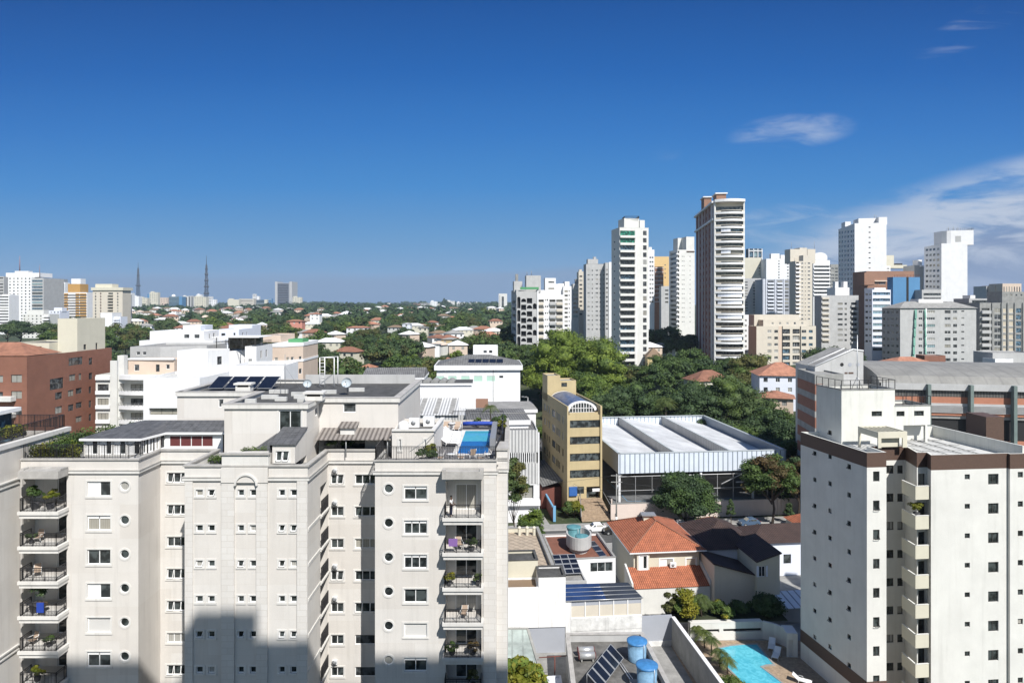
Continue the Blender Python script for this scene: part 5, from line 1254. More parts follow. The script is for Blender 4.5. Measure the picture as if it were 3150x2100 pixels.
tw2 = [tuple(A+v9*18.8+u9*2.92), tuple(A+v9*18.8+u9*6.6), tuple(A+v9*24+u9*6.6), tuple(A+v9*24+u9*2.92)]
B.vol(tw2, 19.3, 23.9, M.sand, {0: [(.3,1.6,22.5,23.4,'farband:2')]}, parapet=.3, key='stair_tower')
q = MB(); a, zt = F.at(*c7(392,622)); b, zb = F.at(*c7(430,663)); q.fbox(F, a, b, zb, zt, .02, .35); B.part('awning', q, M.signblue)
q = MB(); a, zt = F.at(*c7(505,630)); b, zb = F.at(*c7(540,643)); q.fbox(F, a, b, zb, zt, .05, .1); B.part('sign', q, M.white)
q = B.mb('annex_wall', M.redbrown)
aw = MB(); P0 = A-u9*4.2+v9*3.5; q2 = [tuple(P0), tuple(A+v9*3.5-u9*.05), tuple(A+v9*22-u9*.05), tuple(P0+v9*18.5)]
aw.hexa([(p[0],p[1],4.6+(1.0 if i in (1,2) else 0)) for i, p in enumerate(q2)]+[(p[0],p[1],4.75+(1.0 if i in (1,2) else 0)) for i, p in enumerate(q2)]); B.part('side_canopy', aw, M.fibre)
q.prism([tuple(P0+v9*1), tuple(A+v9*4.5-u9*.1), tuple(A+v9*21-u9*.1), tuple(P0+v9*17)], 0, 4.2)
# ramp with steps down to the street
q = B.mb('ramp', M.stone)
for i in range(14):
 t0, t1 = i/14, (i+1)/14; z = 3.0*(1-t0); y0 = -.1-5.2*t0;
 q.fbox(F, 2.3+t0*.6-1.3*t0, 6.9+.8*t0, 0, z, -(-.36*14*t1)*1.0 if False else .36*14*t0, .36*14*t1)
q = MB()
q.tube([F.pt(2.6,4.1,.1), F.pt(1.4,1.1,5.4)], .06, 5); q.tube([F.pt(7.2,4.1,.1), F.pt(8.2,1.1,5.4)], .06, 5); B.part('handrail', q, M.greymetal)
B.finish()
t = Bld('fence', 'red-brown panel fence with a light blue cap beside the paved lane', 'fence', at=(7, 138, 0))
q = MB(); slab(q, (7.9,128.9), (5.4,152), .15, 0, 2.6); t.part('panel', q, M.redbrown); q = MB(); slab(q, (7.85,128.85), (5.35,152), .28, 2.603, 2.95); q.box(7.75,8.25,128.5,128.8,0,2.95); t.part('cap', q, M.lightblue); t.finish()
# ------------------------------------------------------------------ covered sports court
B = Bld('sports_hall', 'open-sided sports court under a ribbed white sawtooth metal roof', 'building', at=(36, 150, 0))
A = Vector((20.4,131.0)); ua = Vector((33.6,3.6)).normalized(); va = Vector((-ua.y,ua.x)); W_, D_ = 33.8, 42.0
fp = [tuple(A), tuple(A+ua*W_), tuple(A+ua*W_+va*D_), tuple(A+va*D_)]
F = Fr(fp[0], fp[1]); ZL, ZH, ZV = 8.4, 12.15, 10.05
q = B.mb('fascia', M.fascia)
q.fbox(F, 0, W_, ZL, ZH, -.15, 0); Fb = Fr(fp[2], fp[3]); q.fbox(Fb, 0, W_, ZL, ZH, -.15, 0)
Fr_ = Fr(fp[1], fp[2]); q.fbox(Fr_, .16, D_-.16, ZL, ZH, -.15, 0)
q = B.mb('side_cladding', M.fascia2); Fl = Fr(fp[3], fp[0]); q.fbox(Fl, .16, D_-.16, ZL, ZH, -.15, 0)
e = B.mb('flashing', M.metaledge)
for G in (F, Fb, Fr_, Fl): e.fbox(G, -.05, G.len+.05, ZH+.002, ZH+.16, -.42, .06)
rf = B.mb('roof', M.metalroof); ri = B.mb('roof_riser', M.fascia2); bay = W_/3
def pt2(u, v, z): p = A+ua*u+va*v; return (p.x, p.y, z)
for i in range(3):
 u0, u1 = i*bay, (i+1)*bay
 rf.face([pt2(u0+.15,.2,ZH-.05),pt2(u1,.2,ZV),pt2(u1,D_-.2,ZV),pt2(u0+.15,D_-.2,ZH-.05)])
 if i < 2:
  ri.face([pt2(u1,.2,ZV),pt2(u1,.2,ZH),pt2(u1,D_-.2,ZH),pt2(u1,D_-.2,ZV)][::-1])
  e.hexa([pt2(u1-.06,.2,ZH+.0),pt2(u1+.3,.2,ZH-.03),pt2(u1+.3,D_-.4,ZH-.03),pt2(u1-.06,D_-.4,ZH)]+[pt2(u1-.06,.2,ZH+.08),pt2(u1+.3,.2,ZH+.05),pt2(u1+.3,D_-.4,ZH+.05),pt2(u1-.06,D_-.4,ZH+.08)])
B.mb('soffit', M.greyc).face([pt2(.2,.2,ZL+.3),pt2(.2,D_-.2,ZL+.3),pt2(W_-.2,D_-.2,ZL+.3),pt2(W_-.2,.2,ZL+.3)])
B.mb('court_floor', M.court).prism([pt2(-1,-1.2,0)[:2],pt2(W_+1,-1.2,0)[:2],pt2(W_+1,D_,0)[:2],pt2(-1,D_,0)[:2]], .2, 2.8)
q = MB()
for (a, b, c, d) in ((2,.8,31,.95),(2,17,31,17.15),(2,.8,2.15,17),(16,.8,16.15,17)): q.face([pt2(a,b,2.82),pt2(c,b,2.82),pt2(c,d,2.82),pt2(a,d,2.82)])
B.part('court_marking', q, M.lightblue)
B.mb('back_wall', M.greyc).prism([pt2(0,D_-.6,0)[:2],pt2(W_,D_-.6,0)[:2],pt2(W_,D_,0)[:2],pt2(0,D_,0)[:2]], 2.81, ZL)
B.mb('back_wall', M.greyc).prism([pt2(9,20,0)[:2],pt2(W_,20,0)[:2],pt2(W_,20.4,0)[:2],pt2(9,20.4,0)[:2]], 2.81, ZL+.2)
for u in (.35, 16.6, 27.2, 33.4):
 q = MB(); p = pt2(u,.5,0); q.box(p[0]-.2,p[0]+.2,p[1]-.2,p[1]+.2,2.8,ZL+.2); B.part('column', q, M.alu)
for u in (3.4,6.7,9.9,13.2,19.8,23,30):
 q = MB(); p = pt2(u,.1,0); q.box(p[0]-.05,p[0]+.05,p[1]-.05,p[1]+.05,2.81,7.8); B.part('net_post', q, M.steel)
q = MB(); q.tube([pt2(.3,.1,7.8),pt2(33,.1,7.8)], .06, 5); q.tube([pt2(.3,.1,5.1),pt2(33,.1,5.1)], .04, 5); q.tube([pt2(21,1,5.6),pt2(26.8,.6,8.4)], .12, 5); q.tube([pt2(24,1,5.9),pt2(33,1,5.9)], .12, 5); B.part('net_rail', q, M.alu)
q = MB()
for z0, z1 in ((2.85, 7.75),):
 for i in range(170): u = .3+i*.19; p, r = pt2(u,.12,z0), pt2(u,.12,z1); q.tube([p, r], .010, 3, cap=False)
B.part('net', q, M.greyc)
B.finish()
B = Bld('wall', 'pale pink retaining wall below the sports court along the street', 'wall', at=(38, 130, 0))
a = A-va*1.6-ua*1.9; b = A-va*1.6+ua*35.5; q = MB(); slab(q, tuple(a), tuple(b), .3, 0, 3.05); B.part('panel', q, M.pinkwall); q = MB(); slab(q, tuple(a-va*.04), tuple(b-va*.04), .4, 3.053, 3.15); B.part('coping', q, M.pave)
q = MB(); p = a+ua*.2; q.box(p.x-.1,p.x+.1,p.y,p.y+.2,0,4.4)
for i in range(5): p = a+ua*(32.5+i*.7) ; q.box(p.x-.06,p.x+.06,p.y-.2,p.y-.05,0,3.3)
B.part('pier', q, M.pinkwall); B.finish()
# ------------------------------------------------------------------ white corrugated block, flat roofs between pool terrace and white office
B = Bld('workshop', 'white corrugated-metal block with a louvred band, right behind the cream building', 'building', at=(0, 134, 0))
fp = [(-9,127.6),(4.85,128.2),(4.2,139.5),(-9.5,139)]; F = Fr(fp[0], fp[1])
zA = 17.3
def zz(y): return Z(y, 128.1)
u0 = F.len-6.0
B.vol(fp, 0, zz(1488), M.white, {0: [(F.len-5.2,F.len-.8,zz(1533),zz(1492),'farband:3',.5)]}, parapet=0)
B.vol(fp, zz(1487), zz(1424), M.corr, {}, parapet=0, key='cladding'); B.vol(fp, zz(1391), zA, M.corr, {}, parapet=.3, key='cladding', roofmat=M.fibre)
B.vol(inset(fp,.12), zz(1424)+.002, zz(1391)-.002, M.greyc, {0: [(F.len-6.3,F.len-.5,zz(1422)+.05,zz(1393)-.1,'fardark:9',.2)]}, parapet=0, key='louvre_wall')
q = MB();
for i in range(16): q.fbox(F, F.len-6.6+i*.4, F.len-6.45+i*.4, zz(1424), zz(1391), -.11, .0)
B.part('louvre', q, M.alu)
q = MB(); q.fbox(F, F.len+.05, F.len+.3, 0, zz(1330), -.3, 0); q.fbox(F, F.len-6, F.len+.4, zz(1536)-.9, zz(1536), .0, .9); B.part('balcony', q, M.white)
B.finish()
def flat(name, label, pts, z, mat, roofm, fas=.5, par=0.0, fasmat=None, holes=None, cat='building', low=0):
 B = Bld(name, label, cat, at=(sum(p[0] for p in pts)/4, sum(p[1] for p in pts)/4, 0))
 B.vol(pts, low, z-fas, mat, holes or {}, parapet=0, roofmat=roofm)
 o = inset(pts, -.35); B.vol(o, z-fas+.002, z, fasmat or M.white, {}, parapet=par, roofmat=roofm, key='fascia'); return B
B = flat('annex', 'low building with a grey sheet roof and white fascia behind the rooftop pool', [(-8.6,131),(3.2,132),(2.0,146),(-9.5,145)], 18.6, M.white, M.fibre, .9);
q = MB(); q.tube([(-8.5,138.5,18.7),(2.6,139.5,18.7)], .08, 5); B.part('roof_pipe', q, M.greyc); q = MB(); q.box(-7.8,-5.2,147,148.5,18.6,20.4); B.part('roof_box', q, M.brick2); B.finish()
B = flat('annex', 'grey flat-roofed annex beside the paved lane, behind the corrugated block', [(-7.5,148),(5.2,149),(4.2,161),(-8,160)], 18.0, M.white, M.roofgrey, .7); B.finish()
B = flat('workshop', 'white metal shed with four dark skylight strips in its ribbed roof', [(-23.5,140),(-8.9,140.5),(-10.3,150.5),(-24,150)], 18.2, M.darkinside, M.metalroof, 1.6, 0, M.corr)  # near-black walls stand in for the shaded gap under the fascia
q = MB();
zr0, zr1 = 18.25, 20.3
q.hexa([(-24.4,139.2,18.2),(-10.9,139.6,18.2),(-11.6,150.5,20.2),(-24.8,150,20.2),(-24.4,139.2,18.3),(-10.9,139.6,18.3),(-11.6,150.5,20.3),(-24.8,150,20.3)]); B.part('roof', q, M.corr)
for i in range(4):
 x = -22.6+i*3.2; q = MB(); q.hexa([(x,140.3,18.52),(x+1.0,140.3,18.52),(x+.9,150,20.24),(x-.1,150,20.24),(x,140.3,18.56),(x+1.0,140.3,18.56),(x+.9,150,20.29),(x-.1,150,20.29)]); B.part('skylight', q, M.roofgrey)
B.finish()
B = Bld('wall', 'long white parapet wall behind the shed with skylights', 'wall', at=(-17, 151, 0)); q = MB(); q.hexa([(-25,151,0),(-8.5,152,0),(-8.5,152.4,0),(-25,151.4,0),(-25,151,22.4),(-8.8,152,22.4),(-8.8,152.4,22.4),(-25,151.4,22.4)]); B.part('panel', q, M.whitestain); B.finish()
B = flat('annex', 'dark flat roof carrying four small vaulted skylights', [(-24,158),(-9.5,158.6),(-9.8,166),(-24,165.4)], 22.6, M.white, M.darkroof, .5)
for i in range(4):
 q = MB(); x = -20+i*1.9; n = 8
 for k in range(n):
  a, b = math.pi*k/n, math.pi*(k+1)/n
  q.face([(x+.8*math.cos(b),159,22.62+.7*math.sin(b)),(x+.8*math.cos(a),159,22.62+.7*math.sin(a)),(x+.8*math.cos(a),164,22.62+.7*math.sin(a)),(x+.8*math.cos(b),164,22.62+.7*math.sin(b))])
  q.face([(x,159,22.62),(x+.8*math.cos(a),159,22.62+.7*math.sin(a)),(x+.8*math.cos(b),159,22.62+.7*math.sin(b))])
 B.part('vault', q, M.greyc)
B.finish()
B = flat('warehouse', 'grey corrugated pitched roof left of the white office', [(-38,175),(-23,176),(-23.5,190),(-38.5,189)], 22.0, M.white, M.fibre, .6)
q = MB(); q.face([(-38.6,174.6,22.05),(-22.7,175.6,22.05),(-23.0,183,24.0),(-38.8,182,24.0)]); q.face([(-38.8,182,24.0),(-23.0,183,24.0),(-23.3,190.4,22.05),(-38.9,189.4,22.05)]); q.face([(-22.7,175.6,22.05),(-23.3,190.4,22.05),(-23.0,183,24.0)]); B.part('roof', q, M.fibre); B.finish()
# white office with hip roof and pale green windows
B = Bld('office_building', 'white office with grey hipped roof, solar panels and pale green shuttered windows', 'building', at=(-10, 208, 0))
fp = [(-22.0,199.5),(2.4,200.5),(1.7,218),(-22.7,217)]; F = Fr(fp[0], fp[1])
hl = []
for x in (395,500,612,722,832):
 a = F.U(1200+x/2.8); b = F.U(1200+(x+72)/2.8); hl.append((a,b,Z(1040+370/2.8,200),Z(1040+325/2.8,200),'closed',.12))
a = F.U(1200+940/2.8); hl.append((a,a+1.15,Z(1040+342/2.8,200),Z(1040+323/2.8,200),'fardark:2',.12))
WC[('closed', round(hl[0][1]-hl[0][0],2), round(hl[0][3]-hl[0][2],2))] = None
B.vol(fp, 6, 21.6, M.white, {}, parapet=0)
for k in range(1): pass
B.wall[('wall', M.white.name)] = (MB(), M.white); w = B.wall[('wall', M.white.name)][0]
for i in range(4):
 G = Fr(fp[i], fp[(i+1)%4]); w.wall(G, 0, G.len, 3, 21.6, [(h[0],h[1],h[2],h[3],.12) for h in hl] if i == 0 else [], .12)
for h in hl[:-1]:
 q = MB(); q.fbox(F, h[0], h[1], h[2], h[3], -.12, -.08); q.fbox(F, (h[0]+h[1])/2-.03, (h[0]+h[1])/2+.03, h[2], h[3], -.08, -.06); B.part('window', q, M.palegreen)
h = hl[-1]; q = MB(); q.fbox(F, h[0], h[1], h[2], h[3], -.12, -.08); B.part('window', q, M.glassband)
B.vol(inset(fp,-.7), 21.602, 23.0, M.white, {}, parapet=.2, key='fascia')
q, _, _ = hip_roof(inset(fp,-.3), 22.9, 2.6, 0); B.part('roof', q, M.fibre)
q = MB()
for i in range(5): x = -13+i*2.1; q.hexa([(x,202.0,23.55),(x+1.9,202.0,23.55),(x+1.9,204.6,24.35),(x,204.6,24.35),(x,202.0,23.65),(x+1.9,202.0,23.65),(x+1.9,204.6,24.45),(x,204.6,24.45)])
o = B.part('solar_collector', q, M.solarb); o['kind'] = 'stuff' if False else None or 'part'; del o['kind']
B.vol([(-12,211),(-4.4,211.3),(-4.6,216.5),(-12.2,216.2)], 23, 28.0, M.white, {0: [(3.2,4.2,25.8,26.6,'fardark:1'),(4.9,5.9,25.8,26.6,'fardark:1')]}, parapet=.3, key='tank_house')
q = MB(); q.tube([F.pt(16.5,6,.06),F.pt(16.5,21.6,.06)], .07, 5); B.part('drain_pipe', q, M.greyc)
B.finish()
# ------------------------------------------------------------------ left-hand mid-ground
def stdwin(F, cols, zs, w, h, kind='far:1', dp=.12): return grid(cols, w, zs, h, kind, dp)
# red brick block
B = Bld('apartment_building', 'red brick apartment block with a cream rooftop tower and small tiled roof', 'building', at=(-97, 140, 0))
Y0 = 127.5
fp = [(-114,Y0),(-90.6,Y0),(-90.0,153.5),(-114,153.5)]; F = Fr(fp[0],fp[1]); Fq = Fr(fp[1],fp[2])
hf = []
for k in range(5):
 z = 26.3-3.05*k
 hf += [(F.U(34), F.U(67), z, z+1.45, 'fardark:2'), (F.U(-10), F.U(9), z, z+1.3, 'fardark:1')]
hr = []
for (cx, cy, w_, h_) in ((498,1225,4.6,2.2),(515,1330,2.4,1.4),(515,1455,2.4,1.4),(665,1028,5.2,1.6),(635,1172,2.3,1.3),(622,1308,2.1,1.3),(622,1435,2.0,1.3),(703,1165,1.1,1.4),(692,1287,2.3,1.2),(692,1412,2.3,1.2),(692,1535,2.3,1.2),(795,1028,1.4,1.5),(795,1158,1.4,1.4),(790,1280,1.0,1.5),(790,1402,1.0,1.5),(790,1520,1.0,1.5)):
 u, z = Fq.at(cx*.3508, 750+cy*.3508); hr.append((u-w_/2*.85, u+w_/2*.85, z-h_/2, z+h_/2, 'fardark:'+('4' if w_ > 4 else '2' if w_ > 2 else '1')))
B.vol(fp, 0, 31.1, M.brick, {0: hf, 1: hr}, parapet=.3, roofmat=M.darkroof)
q = MB();
for k in range(3):
 z = 23.4-3.05*k; q.box(-112,-92.6,Y0-1.4,Y0-.01,z-.5,z+.35)
B.part('balcony', q, M.offwhite)
B.vol([(-94.5,142),(-90.55,142.2),(-90.3,151.5),(-94.4,151.3)], 31.1-3, 37.9, M.palecream, {1: [(2.0,2.9,31.3,32.4,'fardark:1'),(6.0,6.7,30.9,32.5,'fardark:1')]}, parapet=.4, key='roof_tower', roofmat=M.concfloor)
B.vol([(-103,139),(-94.52,139.4),(-94.52,151),(-103,151)], 31.1, 33.0, M.palecream, {0: [(5.6,7,31.2,32.3,'fardark:1')]}, parapet=.3, key='roof_tower', roofmat=M.concfloor)
q, _, _ = hip_roof([(-112,128.5),(-91.2,128.5),(-91.2,138.2),(-112,138.2)], 31.2, 2.3, .1); B.part('roof', q, M.tilefar); B.finish()
# block with curved balconies
B = Bld('apartment_building', 'pale apartment block with curved white balconies right of the brick block', 'building', at=(-80, 146, 0))
fp = [(-86.6,142),(-73.6,142),(-73.6,156),(-86.6,156)]; F = Fr(fp[0],fp[1]); hf = []
for k in range(5):
 z = 24.7-3.0*k; hf += [(.4,2.7,z-2.2,z-.4,'fardark:3'), (5.0,12.6,z-2.35,z-.25,None,1.4)]
B.vol(fp, 0, 26.2, M.greyl, {0: [h for h in hf if h[4]]+[h for h in hf if not h[4]]}, parapet=.9, roofmat=M.roofscreed) if False else None
w = B.mb('wall', M.offwhite); w.wall(F, 0, F.len, 0, 26.2, [(h[0],h[1],h[2],h[3],h[5] if len(h) > 5 else .12) for h in hf], .12)
for h in hf:
 if h[4]: B.wins.append((F,h[0],h[1],h[2],h[3],h[4],.12))
for i in (1,2,3): G = Fr(fp[i],fp[(i+1)%4]); w.wall(G,0,G.len,0,26.2)
B.mb('roof', M.roofscreed).face([(p[0],p[1],25.4) for p in fp])
w.fbox(F, 3.3, 4.7, 0, 29.2, .003, .5)
for k in range(6):
 z = 25.5-3.0*k; q = MB(); n = 10; p0 = [F.pt(5.0+7.9*i/n, 0, .35+1.15*math.sin(math.pi*i/n*.9))[:2] for i in range(n+1)]
 base = [F.pt(12.9,0,.01)[:2], F.pt(5.0,0,.01)[:2]]; q.prism(p0+base, z-.35 if k else z-.2, z+.75 if k < 1 else z+.4); q.prism([F.pt(.2,0,.01+.5)[:2],F.pt(3.2,0,.51)[:2],F.pt(3.2,0,.01)[:2],F.pt(.2,0,.01)[:2]], z-.3, z+.45); o = B.part('balcony', q, M.white)
 if k: q = MB(); railing(q, p0, z+.4, .6, .5, 2, .02, False); q.build('railing', M.greymetal, o)
 if k:
  z = 24.7-3.0*(k-1); q = MB(); q.fbox(F, 5.0, 12.6, z-2.35, z-.25, -1.42, -1.39); q.build('loggia_wall', M.offwhite, B.root); put_window(B.root, F, 6.6, 9.6, z-2.3, z-.6, 'fardark:3', 1.34); put_window(B.root, F, 10.6, 12.1, z-2.0, z-.6, 'fardark:2', 1.34)
B.vol([(-84.6,150.5),(-74.6,150.8),(-74.6,158),(-84.6,157.7)], 22, 28.6, M.peach, {0: [(1.3,2.4,26.2,27.6,'far:1'),(6,6.8,26,27.6,'fardark:1'),(8.2,9,26.6,27.6,'far:1')]}, parapet=.5, key='upper_storey'); q = MB(); q.box(-84.7,-74.5,150.3,151.2,28.65,29.0); B.part('eaves', q, M.white)
q = B.mb('chimney', M.offwhite); q.box(-83.8,-82.4,145,146.4,25.4,30.0)
B.finish()
B = Bld('apartment_building', 'light grey block with a chamfered blind wall behind the pale balconies', 'building', at=(-84, 172, 0))
B.vol([(-92.3,165),(-85,165),(-76,170),(-76,182),(-92.3,182)], 5, 30.6, M.greyl, {0: [(1.5,2.4,28.6,29.4,'far:1'),(3.0,3.9,28.6,29.4,'far:1')]}, parapet=.5);
q = MB();
for i in range(10): q.box(-75+i*1.0,-74.4+i*1.0,172.5,178,31.2,31.4)
B.part('pergola', q, M.greyc); B.finish()
# white modernist group
def whiteb(label, vols, at, mat=None, extra=None):
 B = Bld('white_building', label, 'building', at=at)
 for v in vols:
  pts, z0, z1, holes = v[:4]; B.vol(pts, z0, z1, v[4] if len(v) > 4 else M.white, holes, parapet=.5, roofmat=M.roofscreed, key='wall')
 if extra: extra(B)
 return B.finish()
def ex1(B):
 q = MB(); q.box(-66.6,-60.2,124.6,125.0,23.1,23.5) ; q.box(-66.3,-60.6,124.8,125.0,15.0,15.2); B.part('brise_soleil', q, M.greyl)
 q = MB(); q.box(-66.5,-62,124.2,125,14.4,17.6); B.part('balcony', q, M.white)
W1 = Fr((-67.5,125),(-57.2,125))
whiteb('bright white building with a cubic roof room, just left of the black solar panels', [
 ([(-67.5,125),(-57.2,125),(-56.9,137.5),(-67.8,137.5)], 0, 27.4, {0: [(1.0,9.2,20.6,21.9,'fardark:4',.6),(1.0,8.6,16.6,17.9,'fardark:4',.6),(1.0,8.6,12.6,13.9,'fardark:4',.6)]}),
 ([(-65.2,133.0),(-59.3,133.0),(-57.4,138.8),(-64.5,138.8)], 26.9, 31.9, {1: [(2.6,3.9,28.9,30.5,'fardark:1')]}),
 ([(-58.0,141),(-47.2,141.3),(-47.6,152),(-58.4,151.7)], 0, 28.2, {0: [(.6,3.2,28.9,29.9,'fardark:2')] if False else []})], (-62, 133, 0))
wr = [(u, u+.9, z, z+1.7, 'fardark:1') for z in (28.3,24.9,21.5,18) for u in (2.6,6.0)]
whiteb('white block with pairs of small windows in its side and a dark pergola terrace', [
 ([(-61.4,157),(-58.8,157),(-58.8,167.6),(-61.4,167.6)], 8, 31.2, {0: [(.8,1.6,27.0,28.3,'fardark:1')], 1: wr}),
 ([(-69.4,160),(-66.8,160),(-61.5,165.4),(-61.5,172),(-69.4,172)], 8, 29.9, {0: [(.4,2.1,25.2,26.8,'fardark:2')], 1: [(4.2,5.0,26.4,27.9,'fardark:1'),(5.6,6.4,26.4,27.9,'fardark:1')]})], (-64, 165, 0),
 extra=lambda B: (B.mb('pergola_roof', M.alu).box(-70,-58.9,159,168,33.1,33.25), [B.part('pergola_post', (lambda q: (q.box(x,x+.15,159.2,159.35,30,33.09), q)[1])(MB()), M.darkframe) for x in (-69,-66,-63,-60)], B.part('railing', (lambda q: (railing(q, [(-69.3,165),(-61.4,157.1),(-58.9,157.1),(-58.9,167)], 31.2, 1.1, .4, 2, .02, False), q)[1])(MB()), M.iron), B.mb('penthouse_glass', M.glassband).box(-69,-62,166,170,29.9,33.0)))
whiteb('long white roof storey with arched windows, highest of the white group', [
 ([(-101,185),(-81,185),(-81,200),(-101,200)], 10, 31.0, {}),
 ([(-99.2,187),(-84.4,187),(-84.4,198),(-99.2,198)], 30, 33.5, {0: [(u, u+1.4, 31.6, 32.6, 'fardark:1') for u in (9.4, 12.2)], 1: [(3.2,3.8,31.3,32.6,'fardark:1'),(5.9,6.8,31.3,32.7,'fardark:1')]}),
 ([(-81.6,190),(-76.0,190),(-76.0,200.5),(-81.6,200.5)], 20, 33.9, {0: [(.7,1.8,31.6,32.8,'fardark:1'),(4.1,4.6,31.6,32.9,'fardark:1')], 1: [(2.4,3.3,31.6,32.9,'fardark:1'),(5.4,6.0,31.6,32.9,'fardark:1')]}, M.bluewhite),
 ([(-94,195),(-89,195),(-89,203),(-94,203)], 33, 34.8, {}, M.bluewhite),
 ([(-85,205),(-78,205),(-78,212),(-85,212)], 30, 34.6, {}, M.bluewhite)], (-88, 195, 0))
B = Bld('apartment_building', 'pinkish brick block with white floor bands, at the right end of the white group', 'building', at=(-56, 190, 0))
fp = [(-62.8,179),(-60,179),(-56.3,184),(-56.3,198),(-62.8,198)]; F0_, F1_ = Fr(fp[0],fp[1]), Fr(fp[1],fp[2])
hf = {0: [(u,u+.9,z,z+1.4,'far:1') for z in zr(9,3.3,6) for u in (.5,2.2)], 1: [(u,u+.9,z,z+1.4,'far:1') for z in zr(9,3.3,6) for u in (1.0,2.4,4.9)]}
B.vol(fp, 0, 29.6, M.peach, hf, parapet=.4, roofmat=M.roofgrey); q = B.mb('floor_band', M.white)
for z in (29.65, 26.0):
 o = inset(fp, -.12); q.prism(o, z-.5 if z < 29 else z, z+.12 if z < 29 else z+.9)
B.vol([(-67.5,185),(-62.7,185),(-62.7,197),(-67.5,197)], 30.6, 32.5, M.peach, {}, parapet=.3, key='upper_storey'); q = B.mb('upper_storey', M.greenpaint); q.box(-60.5,-56.6,184.6,190,30.57,31.4)
B.finish()
# solar collectors and dishes on the cream building
for i in range(4):
 x = -32.4+i*1.74
 solar_panel('solar_panel', ['black solar collector at the left end of the row on the cream roof','black solar collector, second from the left on the cream roof','black solar collector, third from the left on the cream roof','black solar collector at the right end of the row on the cream roof'][i], [(x,72.6,32.0),(x+1.6,72.6,32.0),(x+1.6,75.4,33.0),(x,75.4,33.0)], 1, 1, 'row of black solar collectors on the cream roof')
def dish(label, x, y, z, r, rz):
 t = thing('satellite_dish', label, 'satellite dish', (x, y, z), rz)
 q = MB(); prof = [(r*math.sin(a), r*.32*(1-math.cos(a))*2) for a in [i*.26 for i in range(7)]]; q.lathe((0,0,0), prof, 20); o = q.build('dish', M.dishm, t); o.matrix_basis = Matrix.Translation((0,0,1.1)) @ Matrix.Rotation(R(62), 4, 'X')
 q = MB(); q.tube([(0,.1,0),(0,.1,1.1)], .05, 6); q.build('mast', M.greymetal, t); q = MB(); q.tube([(0,.05,.85),(0,-.7,1.35)], .02, 4); q.box(-.05,.05,-.76,-.66,1.3,1.42); q.build('feed_arm', M.greymetal, t)
dish('grey satellite dish on the flat roof of the cream building, to the right', -16.8, 69.6, 31.75, .52, 0)
dish('white satellite dish beside the roof ladder on the cream building', -20.7, 69.0, 31.75, .42, R(20))
t = thing('antenna_mast', 'thin aerial mast with guy wires on the cream roof', 'antenna', (-22.6, 68, 31.75)); q = MB(); q.tube([(0,0,0),(0,0,4.2)], .03, 5); q.build('mast', M.greymetal, t); q = MB(); q.tube([(0,0,3),(1.6,1,0)], .012, 3); q.tube([(0,0,3),(-1.6,1,0)], .012, 3); q.build('guy_wire', M.greymetal, t)
def ac_at(label, x, y, z, rz=0, g=None, s=1.0):
 t = thing('air_conditioner', label, 'air conditioner', (x, y, z), rz, g); ac_unit(t, .9*s, .8*s, .4*s); return t
ac_at('air conditioner standing left of its twin on the pool house roof', -9.9, 66.0, 29.12, 0, 'air conditioners on the pool house', 1.1); ac_at('air conditioner standing right of its twin on the pool house roof', -8.6, 66.6, 29.12, 0, 'air conditioners on the pool house', 1.2)
t = thing('water_tank', 'small white water tank on the pool house roof', 'water tank', (-10.2, 64.2, 29.12)); q = MB(); q.lathe((0,0,0), [(.5,0),(.5,.55),(.42,.75),(.2,.85),(.001,.86)], 16); q.build('body', M.plastic, t); q = MB(); q.lathe((0,0,.86), [(.12,0),(.12,.05),(.001,.05)], 8); q.build('lid', M.plastic, t)
for k, zc in enumerate((26.05, 23.1, 17.25, 14.3, 8.5)):
 ac_at('little white outdoor unit fixed beside the recessed balconies', -16.5, 62.85, zc-.6, 0, 'outdoor units beside the recessed balconies', .5)
# roof terrace furniture
l2 = make_lounger('sun_lounger', 'tan sun lounger standing left of its twin behind the rooftop pool', M.towel, 'tan loungers behind the rooftop pool'); l2.location = (-7.35, 75.4, 27.0); l2.rotation_euler = (0,0,R(-4))
dup(l2, (-6.1, 75.4, 27.0), R(-4), 'tan sun lounger standing right of its twin behind the rooftop pool')
l3 = dup(lg, (-6.3, 73.0, 27.0), R(75), 'white lounger packed into the row on the left of the rooftop pool', 'white loungers left of the rooftop pool')
for i in range(1, 6): dup(l3, (-6.25+i*.03, 73.0-i*1.12, 27.0), R(75+i*2))
def make_chair(name, label, seatm, group):
 t = thing(name, label, 'chair', (0,0,0), 0, group)
 q = MB(); q.box(-.25,.25,-.25,.25,.40,.44); q.build('seat', seatm, t)
 q = MB(); q.hexa([(-.25,.22,.44),(.25,.22,.44),(.25,.27,.44),(-.25,.27,.44),(-.25,.36,.98),(.25,.36,.98),(.25,.40,.98),(-.25,.40,.98)]); q.build('backrest', seatm, t)
 for sx in (-1, 1):
  for (y, yt) in ((-.26,-.22),(.30,.22)): q = MB(); q.tube([(sx*.27,yt,.44),(sx*.29,y,0)], .025, 5); q.build('leg', M.plastic, t)
  q = MB(); q.tube([(sx*.28,-.25,.42),(sx*.29,-.26,.66),(sx*.28,.30,.66),(sx*.26,.40,1.0)], .025, 5); q.build('armrest', M.plastic, t)
 return t
ch = make_chair('terrace_chair', 'brown-backed terrace chair left of the first white table at the railing', M.towel, 'chairs on the roof terrace'); ch.location = (-6.35, 60.4, 27.0); ch.rotation_euler = (0,0,R(-90))
